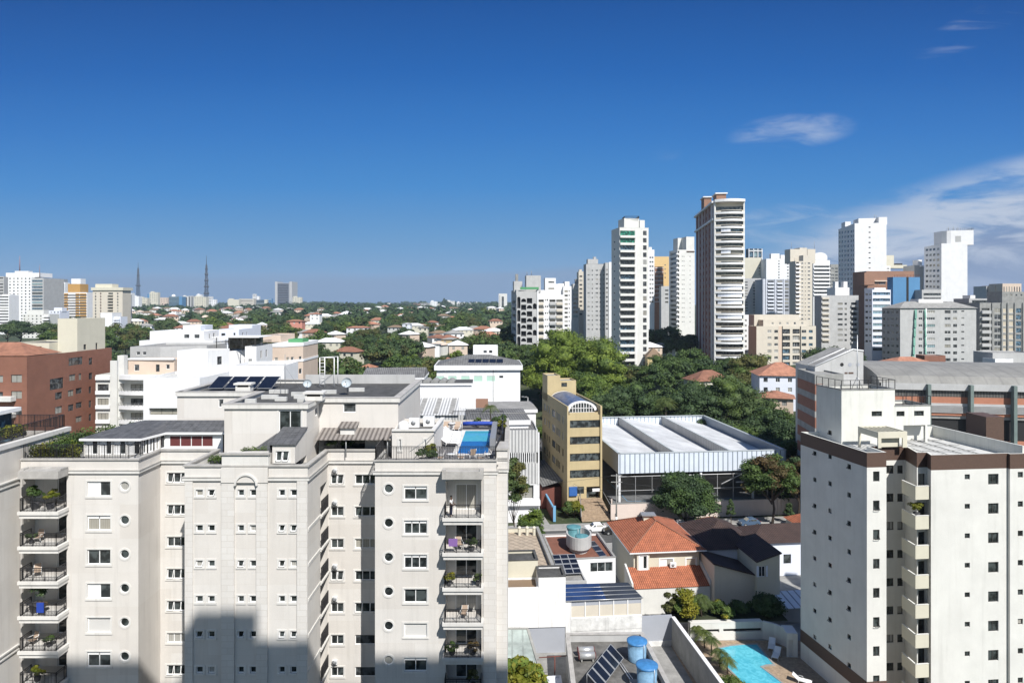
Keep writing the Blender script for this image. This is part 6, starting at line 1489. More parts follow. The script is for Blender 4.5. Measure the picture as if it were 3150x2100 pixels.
for (x, y, r, lb) in ((-4.5, 60.5, 90, 'brown-backed terrace chair right of the first white table at the railing'), (-3.6, 61.6, 200, 'terrace chair standing at the front corner of the rooftop pool'), (-2.75, 60.2, -90, 'brown-backed terrace chair left of the table in the terrace corner'), (-1.55, 60.9, 100, 'terrace chair right of the table in the terrace corner')): dup(ch, (x, y, 27.0), R(r), lb)
def table(label, x, y):
 t = thing('table', label, 'table', (x, y, 27.0), 0, 'white tables on the roof terrace'); q = MB(); q.lathe((0,0,.70), [(.001,.03),(.42,.03),(.42,0),(.001,0)], 20); q.build('tabletop', M.plastic, t)
 for i in range(4): a = i*math.pi/2+.7; q = MB(); q.tube([(.1*math.cos(a),.1*math.sin(a),.7),(.34*math.cos(a),.34*math.sin(a),0)], .025, 5); q.build('leg', M.plastic, t)
table('round white table between the two chairs at the middle of the railing', -5.4, 60.5); table('round white table in the right corner of the roof terrace', -2.15, 60.6); table('small white table between the tan loungers', -6.7, 76.0)
t = thing('pool_cover', 'rolled blue pool cover on its roller behind the rooftop pool', 'pool cover', (-3.6, 76.6, 27.0)); q = MB(); q.tube([(-1.9,0,.55),(-1,0,.6),(1,0,.6),(1.9,0,.55)], .22, 10); q.build('cover_roll', M.bluecover, t)
for s in (-2.0, 1.95): q = MB(); q.tube([(s,0,.55),(s,-.3,0)], .04, 5); q.tube([(s,0,.55),(s,.3,0)], .04, 5); q.build('stand', M.plastic, t)
# person on the top balcony of the right wing
def person(x, y, z, rz):
 t = thing('person', 'person in white shirt and dark trousers standing on the top right balcony', 'person', (x, y, z), rz)
 def skin_mesh(nodes, edges, name, mat, parent, sub=1):
  me = bpy.data.meshes.new(name); me.from_pydata([n[0] for n in nodes], edges, []); me.materials.append(mat)
  o = bpy.data.objects.new(name, me); link(o, parent); KIDS.setdefault(parent.name, []).append(o)
  m = o.modifiers.new('skin', 'SKIN'); m.use_smooth_shade = True
  if not me.skin_vertices:
   bpy.context.view_layer.objects.active = o
   import bmesh; bm = bmesh.new(); bm.from_mesh(me); bm.verts.layers.skin.verify(); bm.to_mesh(me); bm.free()
  for i, n in enumerate(nodes): me.skin_vertices[0].data[i].radius = (n[1], n[1] if len(n) < 3 else n[2])
  me.skin_vertices[0].data[0].use_root = True
  s_ = o.modifiers.new('sub', 'SUBSURF'); s_.levels = s_.render_levels = sub; return o
 nodes = [((0,0,.98),.13,.10), ((0,0,1.18),.13,.10), ((0,0,1.40),.17,.11), ((0,0,1.52),.06), ((0,-.01,1.60),.075), ((0,-.01,1.70),.085), ((0,0,1.77),.06),
             ((.19,0,1.42),.055), ((.25,-.02,1.18),.042), ((.22,-.20,1.02),.032), ((.20,-.28,1.00),.03),
             ((-.19,0,1.42),.055), ((-.25,-.05,1.18),.042), ((-.20,-.24,1.08),.032), ((-.18,-.32,1.08),.03),
             ((.09,0,.86),.09), ((.10,-.02,.50),.06), ((.10,.02,.10),.042), ((.10,-.10,.04),.035),
             ((-.09,0,.86),.09), ((-.11,.02,.50),.06), ((-.12,.05,.10),.042), ((-.12,-.08,.04),.035)]
 ed = [(0,1),(1,2),(2,3),(3,4),(4,5),(5,6),(2,7),(7,8),(8,9),(9,10),(2,11),(11,12),(12,13),(13,14),(0,15),(15,16),(16,17),(17,18),(0,19),(19,20),(20,21),(21,22)]
 skin_mesh(nodes, ed, 'body', M.skin, t)
 skin_mesh([((0,0,.96),.145,.115),((0,0,1.18),.145,.115),((0,0,1.40),.185,.125),((.20,0,1.42),.07),((.245,-.01,1.24),.056),((-.20,0,1.42),.07),((-.245,-.02,1.24),.056)], [(0,1),(1,2),(2,3),(3,4),(2,5),(5,6)], 'shirt', M.shirt, t)
 skin_mesh([((0,0,1.0),.142,.115),((.09,0,.86),.105),((.10,-.02,.50),.078),((.10,.02,.12),.062),((-.09,0,.86),.105),((-.11,.02,.50),.078),((-.12,.05,.12),.062)], [(0,1),(1,2),(2,3),(0,4),(4,5),(5,6)], 'trousers', M.trousers, t)
 q = MB(); q.sphere((0,.01,1.735), (.098,.105,.085), 12); q.build('hair', M.hair, t)
 for sx in (-1, 1):
  for i, (dx, ln) in enumerate(((-.025,.07),(-.008,.08),(.008,.075),(.025,.06))):
   q = MB(); q.tube([(sx*.19+dx,-.30,1.04),(sx*.19+dx,-.30-ln*.6,1.04-ln*.3),(sx*.19+dx,-.30-ln*.7,1.03-ln)], .009, 5); q.build('finger', M.skin, t)
  q = MB(); q.tube([(sx*.19-sx*.03,-.29,1.05),(sx*.19-sx*.05,-.33,1.04)], .010, 5); q.build('thumb', M.skin, t)
 return t
D = 58.0; person(X(1388, D), D, 22.93, R(70))
# ------------------------------------------------------------------ towers of the middle distance
def hx(F, sp):
 """sp: (px0, px1, yc, h_px, pitch_px, rows, kind[, depth]) measured where the facade stands"""
 o = []
 for q in sp:
  a, b = sorted((F.U(q[0]), F.U(q[1]))); D = F.pt((a+b)/2, 0)[1]; s = D/FP; zc = Z(q[2], D)
  for k in range(q[5]):
   kd = q[6] if isinstance(q[6], str) or q[6] is None else random.choice(q[6])
   o.append((a, b, zc-(q[3]/2+q[4]*k)*s, zc+(q[3]/2-q[4]*k)*s, kd, q[7] if len(q) > 7 else .15))
 return [h for h in o if h[0] > .03 and h[1] < F.len-.03]
class Tw(Bld):
 def __init__(s, label, l, c, r, D, ytop, theta, mat, fr=(), lf=(), rt=(), zb=None, depth=None, name='apartment_tower', cat='building', group=None, roofmat=None, parapet=.8, cap=None, maxz=None):
  th = R(theta); s.D = D; s.th = th; s.mat = mat
  A = Vector((X(c, D), D)); u = Vector((math.cos(th), math.sin(th))); v = Vector((-u.y, u.x))
  def hit(px, d): t = (px-HX)/FP; return (t*A.y-A.x)/(d.x-t*d.y)
  w = hit(r, u); dp = hit(l, v) if l is not None else (depth or 14)
  s.A, s.u, s.v, s.w, s.dp = A, u, v, w, dp
  s.fp = [tuple(A), tuple(A+u*w), tuple(A+u*w+v*dp), tuple(A+v*dp)]
  c_ = A+u*w/2+v*dp/2; zb = ground_z(c_.x, A.y)-1 if zb is None else zb; s.zb = zb
  super().__init__(name, label, cat, group, at=(c_.x, c_.y, zb))
  s.zt = Z(ytop, D); s.F = Fr(s.fp[0], s.fp[1]); s.L = Fr(s.fp[3], s.fp[0]); s.Rt = Fr(s.fp[1], s.fp[2])
  s.vol(s.fp, zb, s.zt, mat, {0: hx(s.F, fr), 3: hx(s.L, lf), 1: hx(s.Rt, rt)}, parapet=parapet, roofmat=roofmat or M.roofgrey, cap=cap)
 def rb(s, px0, px1, ytop, mat=None, back=2.0, depth=6.0, key='roof_box', holes=None):
  D = s.D+back; a, b = X(px0, D), X(px1, D); pts = rect0(a, D, b-a, depth, s.th)
  s.vol(pts, s.zt-1.0, Z(ytop, D), mat or s.mat, holes or {}, parapet=.3, key=key); return pts
 def bal(s, px0, px1, yc, h, pitch, rows, out=1.0, mat=None, F=None, name='balcony'):
  F = F or s.F; a, b = sorted((F.U(px0), F.U(px1))); D = F.pt((a+b)/2, 0)[1]; k = D/FP; zc = Z(yc, D)
  q = MB(); q.fbox(F, a, b, -h/2*k, h/2*k, .004, out); me = q.mesh(name, mat or M.white)
  for i in range(rows):
   o = bpy.data.objects.new(name, me); link(o, s.root); o.matrix_basis = Matrix.Translation((0, 0, zc-i*pitch*k)); KIDS.setdefault(s.root.name, []).append(o)
 def fin(s, px0, px1, y0, y1, mat, d0=.01, d1=.3, F=None, name='pilaster'):
  F = F or s.F; a, b = sorted((F.U(px0), F.U(px1))); D = F.pt(a, 0)[1]; q = MB(); q.fbox(F, a, b, Z(y1, D), Z(y0, D), d0, d1); s.part(name, q, mat)
 def mast(s, px, y0, y1, r=.12, back=3):
  D = s.D+back; q = MB(); q.tube([(X(px,D),D,Z(y1,D)),(X(px,D),D,Z(y0,D))], r, 4); s.part('mast', q, M.greymetal)
FD, FB_ = ['fardark:2', 'far:2', 'fardark:2'], ['farband:3', 'farband:4']
# building with the honeycomb of arches
T = Tw('white apartment block with a honeycomb front of dark arches and a green roof edge', 1573, 1588, 1652, 312, 891, 5, M.greyl, zb=11,
       lf=[(1576,1586,930,9,20.2,10,'fardark:1',.8)])
F = T.F
# rebuild the front with lattice openings
q = MB(); holes = []; arcs = []
for k in range(9):
 yc = 925+20.2*k
 for j, (a, b) in enumerate(((1602,1617.5),(1619.5,1636))):
  u0, u1 = F.U(a), F.U(b); z0, z1 = Z(yc+8, 312), Z(yc-8, 312)
  if (k+j) % 2 == 0: holes.append((u0,u1,z0+.6,z1-.2,None,1.4)); arcs.append((u0,u1,z0+.6,z1-.2))
  else: holes.append((u0,u1,z0,z1,None,1.4))
for k in range(5):
 u0, u1 = F.U(1590), F.U(1600); z1 = Z(913+40.4*k, 312); holes.append((u0,u1,z1-5.2,z1,None,1.2)); arcs.append((u0,u1,z1-5.2,z1))
for k in range(5):
 u0, u1 = F.U(1638), F.U(1649.5); z1 = Z(933+40.6*k, 312); holes.append((u0,u1,z1-2.6,z1,None,1.2)); arcs.append((u0,u1,z1-2.6,z1))
w = q; q.wall(F, 0, F.len, 11, Z(896,312), holes, 1.3)
for v_ in range(len(q.v)): pass
for (a, b, c, d) in arcs:
 m_, r_ = (a+b)/2, (b-a)/2
 for i in range(6):
  for sgn in (-1, 1):
   t0, t1 = i*math.pi/12, (i+1)*math.pi/12
   q.face([F.pt(m_+sgn*r_, d, .002), F.pt(m_+sgn*r_*math.cos(t0), d-r_+r_*math.sin(t0), .002), F.pt(m_+sgn*r_*math.cos(t1), d-r_+r_*math.sin(t1), .002)][::-sgn])
q.v = [(x+F.n.x*1.5, y+F.n.y*1.5, z) for (x, y, z) in q.v]; T.part('arch_screen', q, M.greyl)
q = MB(); q.fbox(F, .2, F.len-.2, 11, Z(898,312), .02, .06); T.part('loggia_back', q, M.blackpaint)  # black sheet paints in the loggia shade behind the arches
T.fin(1651, 1655, 889, 1125, M.white, .01, 1.9); T.rb(1619, 1664, 847); T.rb(1581, 1607, 865, back=6);
q = MB(); q.box(X(1600,312),X(1657,312),310.4,310.9,Z(890,311),Z(883,311)); T.part('roof_edge', q, M.greenpaint); T.rb(1586, 1594, 843, M.greyc, 7, 1.5, 'chimney'); T.mast(1621, 836, 847); T.mast(1635, 833, 847); T.finish()
T = Tw('white block with shallow balconies and paired square windows beside the arches', None, 1655, 1733, 313, 906, 3, M.white, zb=11, depth=12,
       fr=[(1655.5,1673,925,8,20.2,10,'fardark:3',.9),(1676,1680,922.5,5,20.2,10,'fardark:1'),(1682,1686,922.5,5,20.2,10,'fardark:1'),(1690,1709,925,8,20.2,10,'fardark:3',.9),(1711,1731,925,8,20.2,10,'fardark:3',.9)])
T.bal(1655.5, 1672, 934, 8, 20.2, 9, .7, M.beige); T.bal(1690, 1709, 934, 8, 20.2, 9, .7, M.greyl); T.bal(1711, 1731, 934, 8, 20.2, 9, .7, M.beige); T.rb(1677, 1710, 855, back=2, holes={0: [(1.5,4.2,50.6,51.3,'fardark:2'),(1.5,4.2,47.6,48.3,'fardark:2')]}); T.rb(1655, 1676, 892, back=2); T.rb(1710, 1732, 873, M.white, 5); T.finish()
T = Tw('bright white rounded stair tower with narrow windows at the right end of the arch group', None, 1733, 1758, 316, 880, 5, M.white, zb=11, depth=11, fr=[(1736,1747,896,7,13.2,12,'far:1'),(1749.5,1752.5,895,5,13.2,12,'fardark:1')]); T.rb(1738, 1752, 866, M.white, 6); T.rb(1718, 1735, 872, M.white, 4, 5); T.finish()
T = Tw('slim tower with dark balconies just right of the white arch group', 1757, 1762, 1779, 470, 873, 0, M.greyl, fr=[(1763,1778,893,7,13.3,7,'farblue:3')], zb=20); T.rb(1770, 1779, 858, M.greyc, 3); T.finish()
T = Tw('narrow beige tower squeezed between the arch group and the grey tower', None, 1780, 1795, 490, 835, 0, M.beige, fr=[(1782.5,1791,850,5,12.9,10,'fardark:2')], zb=18, depth=14); T.rb(1782, 1790, 829, M.beige, 3); T.finish()
T = Tw('light grey concrete tower with five columns of small windows left of the green-topped tower', 1795, 1803, 1861, 453, 812, 2, M.greyl, zb=14, cap=M.greyc,
       fr=[(1807,1814,832,4.5,13.9,14,'far:2'),(1820.5,1823.5,832,4.5,13.9,14,'fardark:1'),(1832,1839.5,832,4.5,13.9,14,'far:2'),(1844.5,1847.5,832,4.5,13.9,14,'fardark:1'),(1856,1860,832,4.5,13.9,14,'fardark:1')]); T.rb(1808, 1840, 797, M.greyl, 4); T.rb(1826, 1834, 790, M.greyl, 5, 3); T.finish()
T = Tw('shaded grey tower wing with a white edge strip beside the green-topped tower', None, 1862, 1881, 448, 808, 0, M.greyl, zb=14, depth=16, fr=[(1864,1870,830,5,13.9,14,'fardark:1')]); T.fin(1873, 1880.5, 806, 1050, M.white, .01, .5); T.finish()
# green-glazed tower
T = Tw('tall off-white tower whose two top balconies are glazed in green', 1881, 1906, 1995, 283, 700, 9, M.offwhite, zb=11, cap=M.white,
       fr=[(1907.5,1953,717,15,22.3,2,'fargreen:4'),(1907.5,1953,761.6,15,22.3,18,['farband:4','farband:5','farblue:4'],.5),(1978,1989,717,14,22.3,20,'fardark:2')], lf=[(1888,1892,745,5,22.3,17,'fardark:1')])
T.bal(1906.5, 1954, 728.3, 7, 22.3, 20, .9, M.offwhite); T.rb(1920, 1968, 671, M.offwhite, 3, 8); T.rb(1968, 1984, 677, M.offwhite, 3.5, 7); T.fin(1955, 1957, 705, 1120, M.white, .01, .15)
q = MB(); D = 286; railing(q, [(X(1922,D),D+7),(X(1922,D),D),(X(1966,D),D),(X(1966,D),D+7)], Z(671,D), .9, .4, 2, .05); T.part('roof_railing', q, M.iron); T.finish()
T = Tw('white tower with side balconies peeking out right of the green-topped tower', None, 1995, 2013, 430, 768, 0, M.white, zb=14, depth=14, fr=[(1998,2003,792,5,13.6,11,'fardark:1'),(2005,2010,792,5,13.6,11,'fardark:1')]); T.rb(1996, 2005, 760, M.white, 2); T.finish()
T = Tw('yellow rendered tower top behind a red brick front', None, 2013, 2058, 480, 789, 0, M.sand if False else pm('warm_yellow_render', (.66,.47,.22), .8, noise=(.4,.06)), zb=15, depth=14, fr=[(2044,2048,815,4,13,4,'far:1')]); T.rb(2038, 2057, 797, None, 1); T.finish()
T = Tw('red brick tower front with white floor bands below the yellow tower', None, 2014, 2041, 470, 820, 0, M.brick2, zb=15, depth=9, fr=[(2024.5,2031,832,6,13,8,'far:2')]); T.bal(2014.2, 2041, 824, 1.4, 13, 9, .3, M.white, name='floor_band'); T.finish()
T = Tw('low light grey block in front of the brick and yellow towers', 2028, 2034, 2058, 420, 880, 0, M.greyl, zb=15, fr=[(2046,2056,893,5,12,4,'fardark:3')]); T.finish()
T = Tw('cream tower with tiny paired windows and dark balconies on its left corner', 2059, 2084, 2137, 440, 768, 8, M.offwhite, zb=14,
       fr=[(2085,2089.5,775,7,14.3,19,'fardark:1',.8),(2097.5,2100,789,2.6,14.3,15,'fardark:1'),(2103,2105.5,789,2.6,14.3,15,'fardark:1'),(2121.5,2124,789,2.6,14.3,15,'fardark:1')], lf=[(2062,2081,782,7,14.3,17,'fardark:3',.8)])
T.bal(2079, 2088, 781, 4, 14.3, 19, 1.2, M.white); T.rb(2111, 2137, 728, M.offwhite, 1, 10); T.rb(2085, 2098, 732, M.offwhite, 8, 8); T.fin(2112, 2136, 772, 775, M.brownband, .01, .4, name='recess_band'); T.finish()
# the tallest tower, brick flank and bowed white balconies
B = Bld('apartment_tower', 'tallest tower, brick flank with white pilasters and bowed white balconies at the front', 'building', at=(95, 300, 11))
A = Vector((X(2197,284), 284)); th = R(-6.7); u = Vector((math.cos(th), math.sin(th))); v = Vector((-u.y, u.x)); Wt = (2287-2197)*284/FP*1.0
fp = [tuple(A), tuple(A+u*Wt), tuple(A+u*Wt+v*20), tuple(A+u*(Wt-2)+v*50), tuple(A+v*50)]
FLt = Fr(fp[4], fp[0]); Ft = Fr(fp[0], fp[1]); zt = 83.5; hl = []
for k in range(21):
 z = 79.5-3.0*k
 for uu in (4, 12, 21, 29.5, 38.5, 46): hl.append((uu, uu+1.8, z, z+1.5, 'far:2' if uu < 40 else 'fardark:1'))
B.vol(fp, 11, zt, M.brick, {3: [], 4: sorted(hl, key=lambda h: -h[0])[:96]}, parapet=0, roofmat=M.roofgrey, skip=(0,))
q = B.mb('pilaster', M.white)
for uu in (.0, 8.2, 9.2, 17.5, 18.7, 26, 34.5, 42.0, 44.5, 48.3): q.fbox(FLt, uu, uu+(.7 if uu < 42 else 1.5), 11, zt-.05, .003, .07)
q = B.mb('cornice', M.white);
for z, d in ((zt, 1.0), (76.3, .8)): q.fbox(FLt, -.5, FLt.len, z-.6, z+.2, .004, d);
B.mb('back_wall', M.beige).wall(Ft, 0, Ft.len, 11, zt)
nb = 10
def bow(z0, z1, out, r0=0.0, name=None, mat=None, mb=None, a0=0, a1=nb):
 q = mb or MB(); P_ = lambda i, d: Ft.pt(Ft.len*i/nb, 0, d+.6+2.2*math.sin(math.pi*i/nb))
 for i in range(a0, a1):
  a, b = P_(i, out), P_(i+1, out); c, d = P_(i+1, out-.35) if r0 == 0 else Ft.pt(Ft.len*(i+1)/nb, 0, r0), P_(i, out-.35) if r0 == 0 else Ft.pt(Ft.len*i/nb, 0, r0)
  q.hexa([(a[0],a[1],z0),(b[0],b[1],z0),(c[0],c[1],z0),(d[0],d[1],z0),(a[0],a[1],z1),(b[0],b[1],z1),(c[0],c[1],z1),(d[0],d[1],z1)])
 return q
for k in range(23):
 z = 78.6-2.98*k
 if z < 12: break
 q = bow(z-.55, z+.25, .25, .01); o = q.build('balcony', M.white, B.root)
 q = bow(z+.06, z+1.0, .05, 0, a0=0, a1=2); bow(z+.06, z+1.0, .05, 0, mb=q, a0=9, a1=10); bow(z+.8, z+1.0, .04, 0, mb=q, a0=2, a1=9); q.build('balustrade', M.beige, o)
 q = MB(); q.fbox(Ft, .3, Ft.len-.3, z+.06, z+2.6, .02, .10); q.build('window', M.glassfar if k not in (3, 11, 12, 13, 15, 18) else M.glassblue, B.root)
 if k in (3, 6, 11, 12, 13, 15, 18): q = bow(z+1.0, z+2.4, -.1, 0, a0=(1 if k > 8 else 2), a1=(9 if k > 8 else 5)); q.build('balcony_glazing', M.bluewhite, B.root)
q = bow(zt-.5, zt+.6, 1.0, .01); B.part('cornice', q, M.white)
for i in (.15, 9.7):
 p = Ft.pt(Ft.len*i/nb, 0, .6+2.2*math.sin(math.pi*i/nb)); c = MB(); c.box(p[0]-.3,p[0]+.3,p[1]-.2,p[1]+.3,12,zt-.6); B.part('column', c, M.offwhite)
for (a, b, yt, bk) in ((2166,2188,608,20),(2204,2233,597,6)):
 D = 284+bk; pts = rect0(X(a,D), D, X(b,D)-X(a,D), 8, th); B.vol(pts, zt-.5, Z(yt,D), M.brick2, {}, parapet=0, key='roof_housing'); o = inset(pts,-.5); B.mb('cornice', M.white).prism(o, Z(yt,D)+.01, Z(yt,D)+.5)
B.finish()
# right-hand cluster
T = Tw('dark glass penthouse tower with a white frame on the hill', 2294, 2302, 2345, 700, 765, 4, M.darkframe, zb=30, fr=[(2305,2316,779,22,34,3,'farblue:1'),(2319,2329,779,22,34,3,'farblue:1'),(2332,2342,779,22,34,3,'farblue:1')]); T.bal(2301, 2345, 772, 2.5, 22, 2, 1.0, M.white, name='frame_bar');
for p in (2303, 2317.5, 2330.5, 2343): T.fin(p-1, p+1, 765, 800, M.white, .01, 1.0)
T.finish()
T = Tw('plain pale cream block below the glass penthouse tower', None, 2288, 2340, 660, 799, -3, M.palecream, zb=30, depth=15, fr=[(2334,2338,816,4,9,4,'fardark:1')]); T.rb(2290, 2340, 793, M.palecream, 4); T.finish()
T = Tw('bright white block with one column of small windows behind the shaded grey flats', 2338, 2357, 2430, 640, 796, -6, M.white, zb=30, fr=[(2394,2398,803,4,8.5,7,'fardark:1'),(2421,2426,812,4,9.5,6,'far:1')]); T.rb(2372, 2397, 780, M.white, 4, holes={0: [(2.5,5.5,80,83.5,'fardark:1')]}); T.rb(2402, 2430, 784, M.white, 4); T.finish()
T = Tw('long shaded grey block with closely stacked dark window rows, right of the tallest tower', None, 2288, 2342, 600, 856, 0, M.greyl, zb=25, depth=18, fr=[(2289,2300,868,3.4,8.8,11,'fardark:3'),(2317,2338,868,3.8,8.8,11,'fardark:4')]); T.finish()
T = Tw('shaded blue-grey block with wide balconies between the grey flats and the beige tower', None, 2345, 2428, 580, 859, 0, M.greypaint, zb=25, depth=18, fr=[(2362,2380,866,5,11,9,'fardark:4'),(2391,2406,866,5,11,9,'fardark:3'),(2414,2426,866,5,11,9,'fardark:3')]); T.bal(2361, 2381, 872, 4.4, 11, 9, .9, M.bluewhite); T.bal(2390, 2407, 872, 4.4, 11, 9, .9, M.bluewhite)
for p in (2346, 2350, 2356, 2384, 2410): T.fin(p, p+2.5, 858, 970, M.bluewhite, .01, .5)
T.finish()
T = Tw('beige tower with a rooftop of tall boxes and a column of white balconies', 2428, 2447, 2499, 500, 803, 7, M.beige, zb=20, fr=[(2449,2458,808,5,12.2,15,'fardark:1',.8),(2465,2471,810,4.5,12.2,15,'far:2'),(2476,2478.5,810,3,12.2,15,'fardark:1'),(2485,2492,810,4.5,12.2,15,'far:2')]); T.bal(2446, 2460, 814, 4.2, 12.2, 15, 1.3, M.white); T.rb(2431, 2462, 766, M.beige, 10, 8); T.rb(2460, 2484, 762, M.beige, 11, 8); T.rb(2484, 2510, 766, M.beige, 12, 8); T.rb(2471, 2499, 785, M.beige, 1, 6); T.mast(2473, 755, 765); T.mast(2434, 745, 766); T.mast(2505, 742, 766); T.finish()
T = Tw('white tower with a vaulted top and continuous ribbon windows', 2498, 2502, 2553, 530, 800, 2, M.white, zb=20, cap=M.greyc, fr=[(2504,2552,820,6,11.5,8,'farband:6',.6)])
q = MB(); n = 10; D = 532; x0, x1 = X(2503,D), X(2545,D);
arc = [(x0+(x1-x0)*i/n, Z(788,D)+3.0*math.sin(math.pi*i/n)**.6) for i in range(n+1)]
for i in range(n): q.face([(arc[i][0],D,arc[i][1]),(arc[i+1][0],D,arc[i+1][1]),(arc[i+1][0],D+9,arc[i+1][1]),(arc[i][0],D+9,arc[i][1])])
q.face([(x0,D,T.zt-1),(x1,D,T.zt-1)]+[(a,D,z) for a, z in reversed(arc)]); T.part('vaulted_top', q, M.white); T.bal(2502, 2553, 826, 4.5, 11.5, 8, .8, M.white); T.finish()
T = Tw('narrow dark grey tower in the gap left of the tall white slab', None, 2555, 2580, 620, 813, 0, M.greyc, zb=25, depth=14, fr=[(2557,2566,826,4.5,10,8,'far:2'),(2569,2577,826,4.5,10,8,'fardark:2')]); T.finish()
T = Tw('tall white slab with one column of small front windows and a grey windowed flank', 2579, 2629, 2727, 404, 687, -10.5, M.white, zb=14, parapet=.3,
       fr=[(2672,2678,699,3.5,15.7,9,'fardark:2')], lf=[(2582,2585,716,7,14.2,13,'fardark:1'),(2589,2593,715,7,14.3,13,'fardark:1'),(2597,2603,714,7,14.4,13,'far:2'),(2607,2612,713,7,14.5,13,'fardark:2'),(2617,2621,712,7,14.6,13,'fardark:1'),(2624,2627,711,7,14.7,13,'fardark:1')])
T.rb(2641, 2690, 672, M.white, 4, 10); T.rb(2703, 2727, 668, M.white, -2, 12); T.rb(2600, 2616, 682, M.white, 20, 8); T.mast(2690, 660, 672); T.mast(2696, 662, 672); T.finish()
T = Tw('low white stepped roof block in front of the tall white slab', None, 2687, 2739, 430, 818, 0, M.white, zb=14, depth=12, fr=[(2728,2736,826,4,9,2,'far:2')]); T.rb(2688, 2700, 800, M.white, 1); T.rb(2714, 2727, 800, M.white, 1); T.rb(2727, 2750, 785, M.palecream, 6); T.rb(2745, 2790, 815, M.palecream, 8); T.rb(2745, 2776, 810, M.darkframe, 9); T.finish()
T = Tw('small white tower slice left of the right-hand white slab', None, 2813, 2842, 420, 816, 0, M.greyl, zb=14, depth=12); T.rb(2825, 2836, 799, M.white, 1); T.rb(2832, 2842, 816, M.white, -1, 3); T.finish()
T = Tw('small white block with twin rooftop chimneys', None, 2569, 2613, 385, 884, 0, M.white, zb=14, depth=10); T.rb(2569, 2579, 866, M.white, 1, 3, 'chimney'); T.rb(2595, 2607, 866, M.white, 1, 3, 'chimney'); T.finish()
T = Tw('grey apartment block in half shade with a beige balcony column, centre right', 2505, 2527, 2641, 340, 909, 4, M.greyl, zb=13, cap=M.white, fr=[(2529,2549,925,6,16,9,'beigesh',.5),(2577,2592,934,6,16,8,'fardark:3'),(2598,2605,934,6,16,8,'fardark:1'),(2618,2637,934,8,16,8,'fardark:3',.8)]); T.bal(2528, 2550, 917.5, 5, 16, 9, .6, M.beige); T.bal(2617, 2638, 941, 6, 16, 8, .8, M.greyl); T.finish()
T = Tw('office block banded in white and blue glass below the orange brick roof', 2659, 2683, 2740, 331, 891, 6, M.bluewhite, zb=13, fr=[(2685,2738,903,8.5,19,10,['farblue:6','farband:6','farblue:5'],.3)], lf=[(2662,2670,905,6,18,9,'fardark:2'),(2673,2680,905,6,18,9,'far:1')]); T.rb(2690, 2727, 885, M.white, 2, 8); T.finish()
T = Tw('orange brick building top above the banded office block', None, 2665, 2812, 352, 834, 0, M.brick2, zb=13, depth=14, fr=[(2691,2700,872,4,5,1,'fardark:1'),(2702,2724,872,5,5,1,'far:3')]); T.rb(2659, 2690, 876, M.brick2, -6, 6); T.fin(2688, 2726, 862, 866, M.peach, .01, .8, name='band'); T.finish()
T = Tw('blue painted slab tower divided by a dark recess', 2729, 2747, 2830, 335, 852, 5, M.bluepaint, zb=13, lf=[(2731,2738,863,2,40,1,'fardark:1')]); T.fin(2788, 2795, 852, 945, M.blackpaint, .01, .05, name='recess')  # flat black strip stands in for the shade of the gap
q = MB(); railing(q, [tuple(T.A), tuple(T.A+T.u*T.w)], T.zt, 1.2, .8, 2.4, .05, False); T.part('roof_railing', q, M.redbrown); T.finish()
T = Tw('low grey block with one long dark window band at the foot of the white slab', None, 2836, 2896, 330, 891, 0, M.greyl, zb=13, depth=10, fr=[(2841,2894,905,7,14,2,'farband:6')]); T.finish()
T = Tw('tall blind white slab farthest right with a rounded tank house on its roof', 2843, 2896, 2976, 390, 749, -12, M.white, zb=13, parapet=.3,
       lf=[(2848,2855,769,6.5,16,8,'fardark:2'),(2859,2866,768,6.5,16.2,8,'fardark:2'),(2870,2877,767,6.5,16.4,8,'fardark:2'),(2882,2890,766,7,16.6,8,'fardark:2')])
D = 393; q = MB(); x0, x1 = X(2899,D), X(2975,D); pts = [(x0+3,D-3.5),(x1,D-12),(x1,D+1),(x0+1,D+9)]; pts = [(x0+1.2,D-2),(x0+3,D-3),(x1-.3,D-6.0),(x1+1,D+2),(x0+2,D+9),(x0,D+8),(x0,D)]
T.vol(pts, T.zt-1, Z(711,D), M.white, {}, parapet=0, key='tank_house'); q = MB(); railing(q, pts[:4], Z(711,D), 1.2, .9, 1.8, .05, False); T.part('roof_railing', q, M.iron); T.mast(2917, 698, 711); T.mast(2933, 697, 711); T.mast(2946, 699, 711)
q = MB(); F = Fr(pts[1], pts[2]); q.fbox(F, 2.2, 5.0, Z(746,D), Z(728,D), .01, .06); T.part('door_panel', q, M.greyl); T.finish()
# grey block with green nets
T = Tw('light grey weathered block hung with green safety nets, in front of the white slab', 2713, 2769, 3003, 300, 948, 4, M.greyl, zb=11, parapet=0,
       fr=[(2826,2837,959,8,21,8,['fardark:2','far:2']),(2850,2876,959,8,21,8,['far:4','farblue:4']),(2906,2924,959,9,21,8,['fardark:3','fardark:2','far:2']),(2932,2944,959,9,21,8,['far:2','fardark:2']),(2957,2966,957,4,21,8,'fardark:2')],
       lf=[(2717,2723,960,7,20.5,8,'fardark:1'),(2729,2736,960,7,20.6,8,'fardark:2'),(2741,2749,960,8,20.7,8,'far:2'),(2757,2764,960,7,20.8,8,'fardark:1')])
q, _, _ = hip_roof(T.fp, T.zt+.05, 3.0, .6); T.part('roof', q, M.roofgrey); T.vol(rect0(X(2826,306),306,X(2904,306)-X(2826,306),6,R(4)), T.zt, Z(920,306), M.white, {}, parapet=.3, key='roof_box')
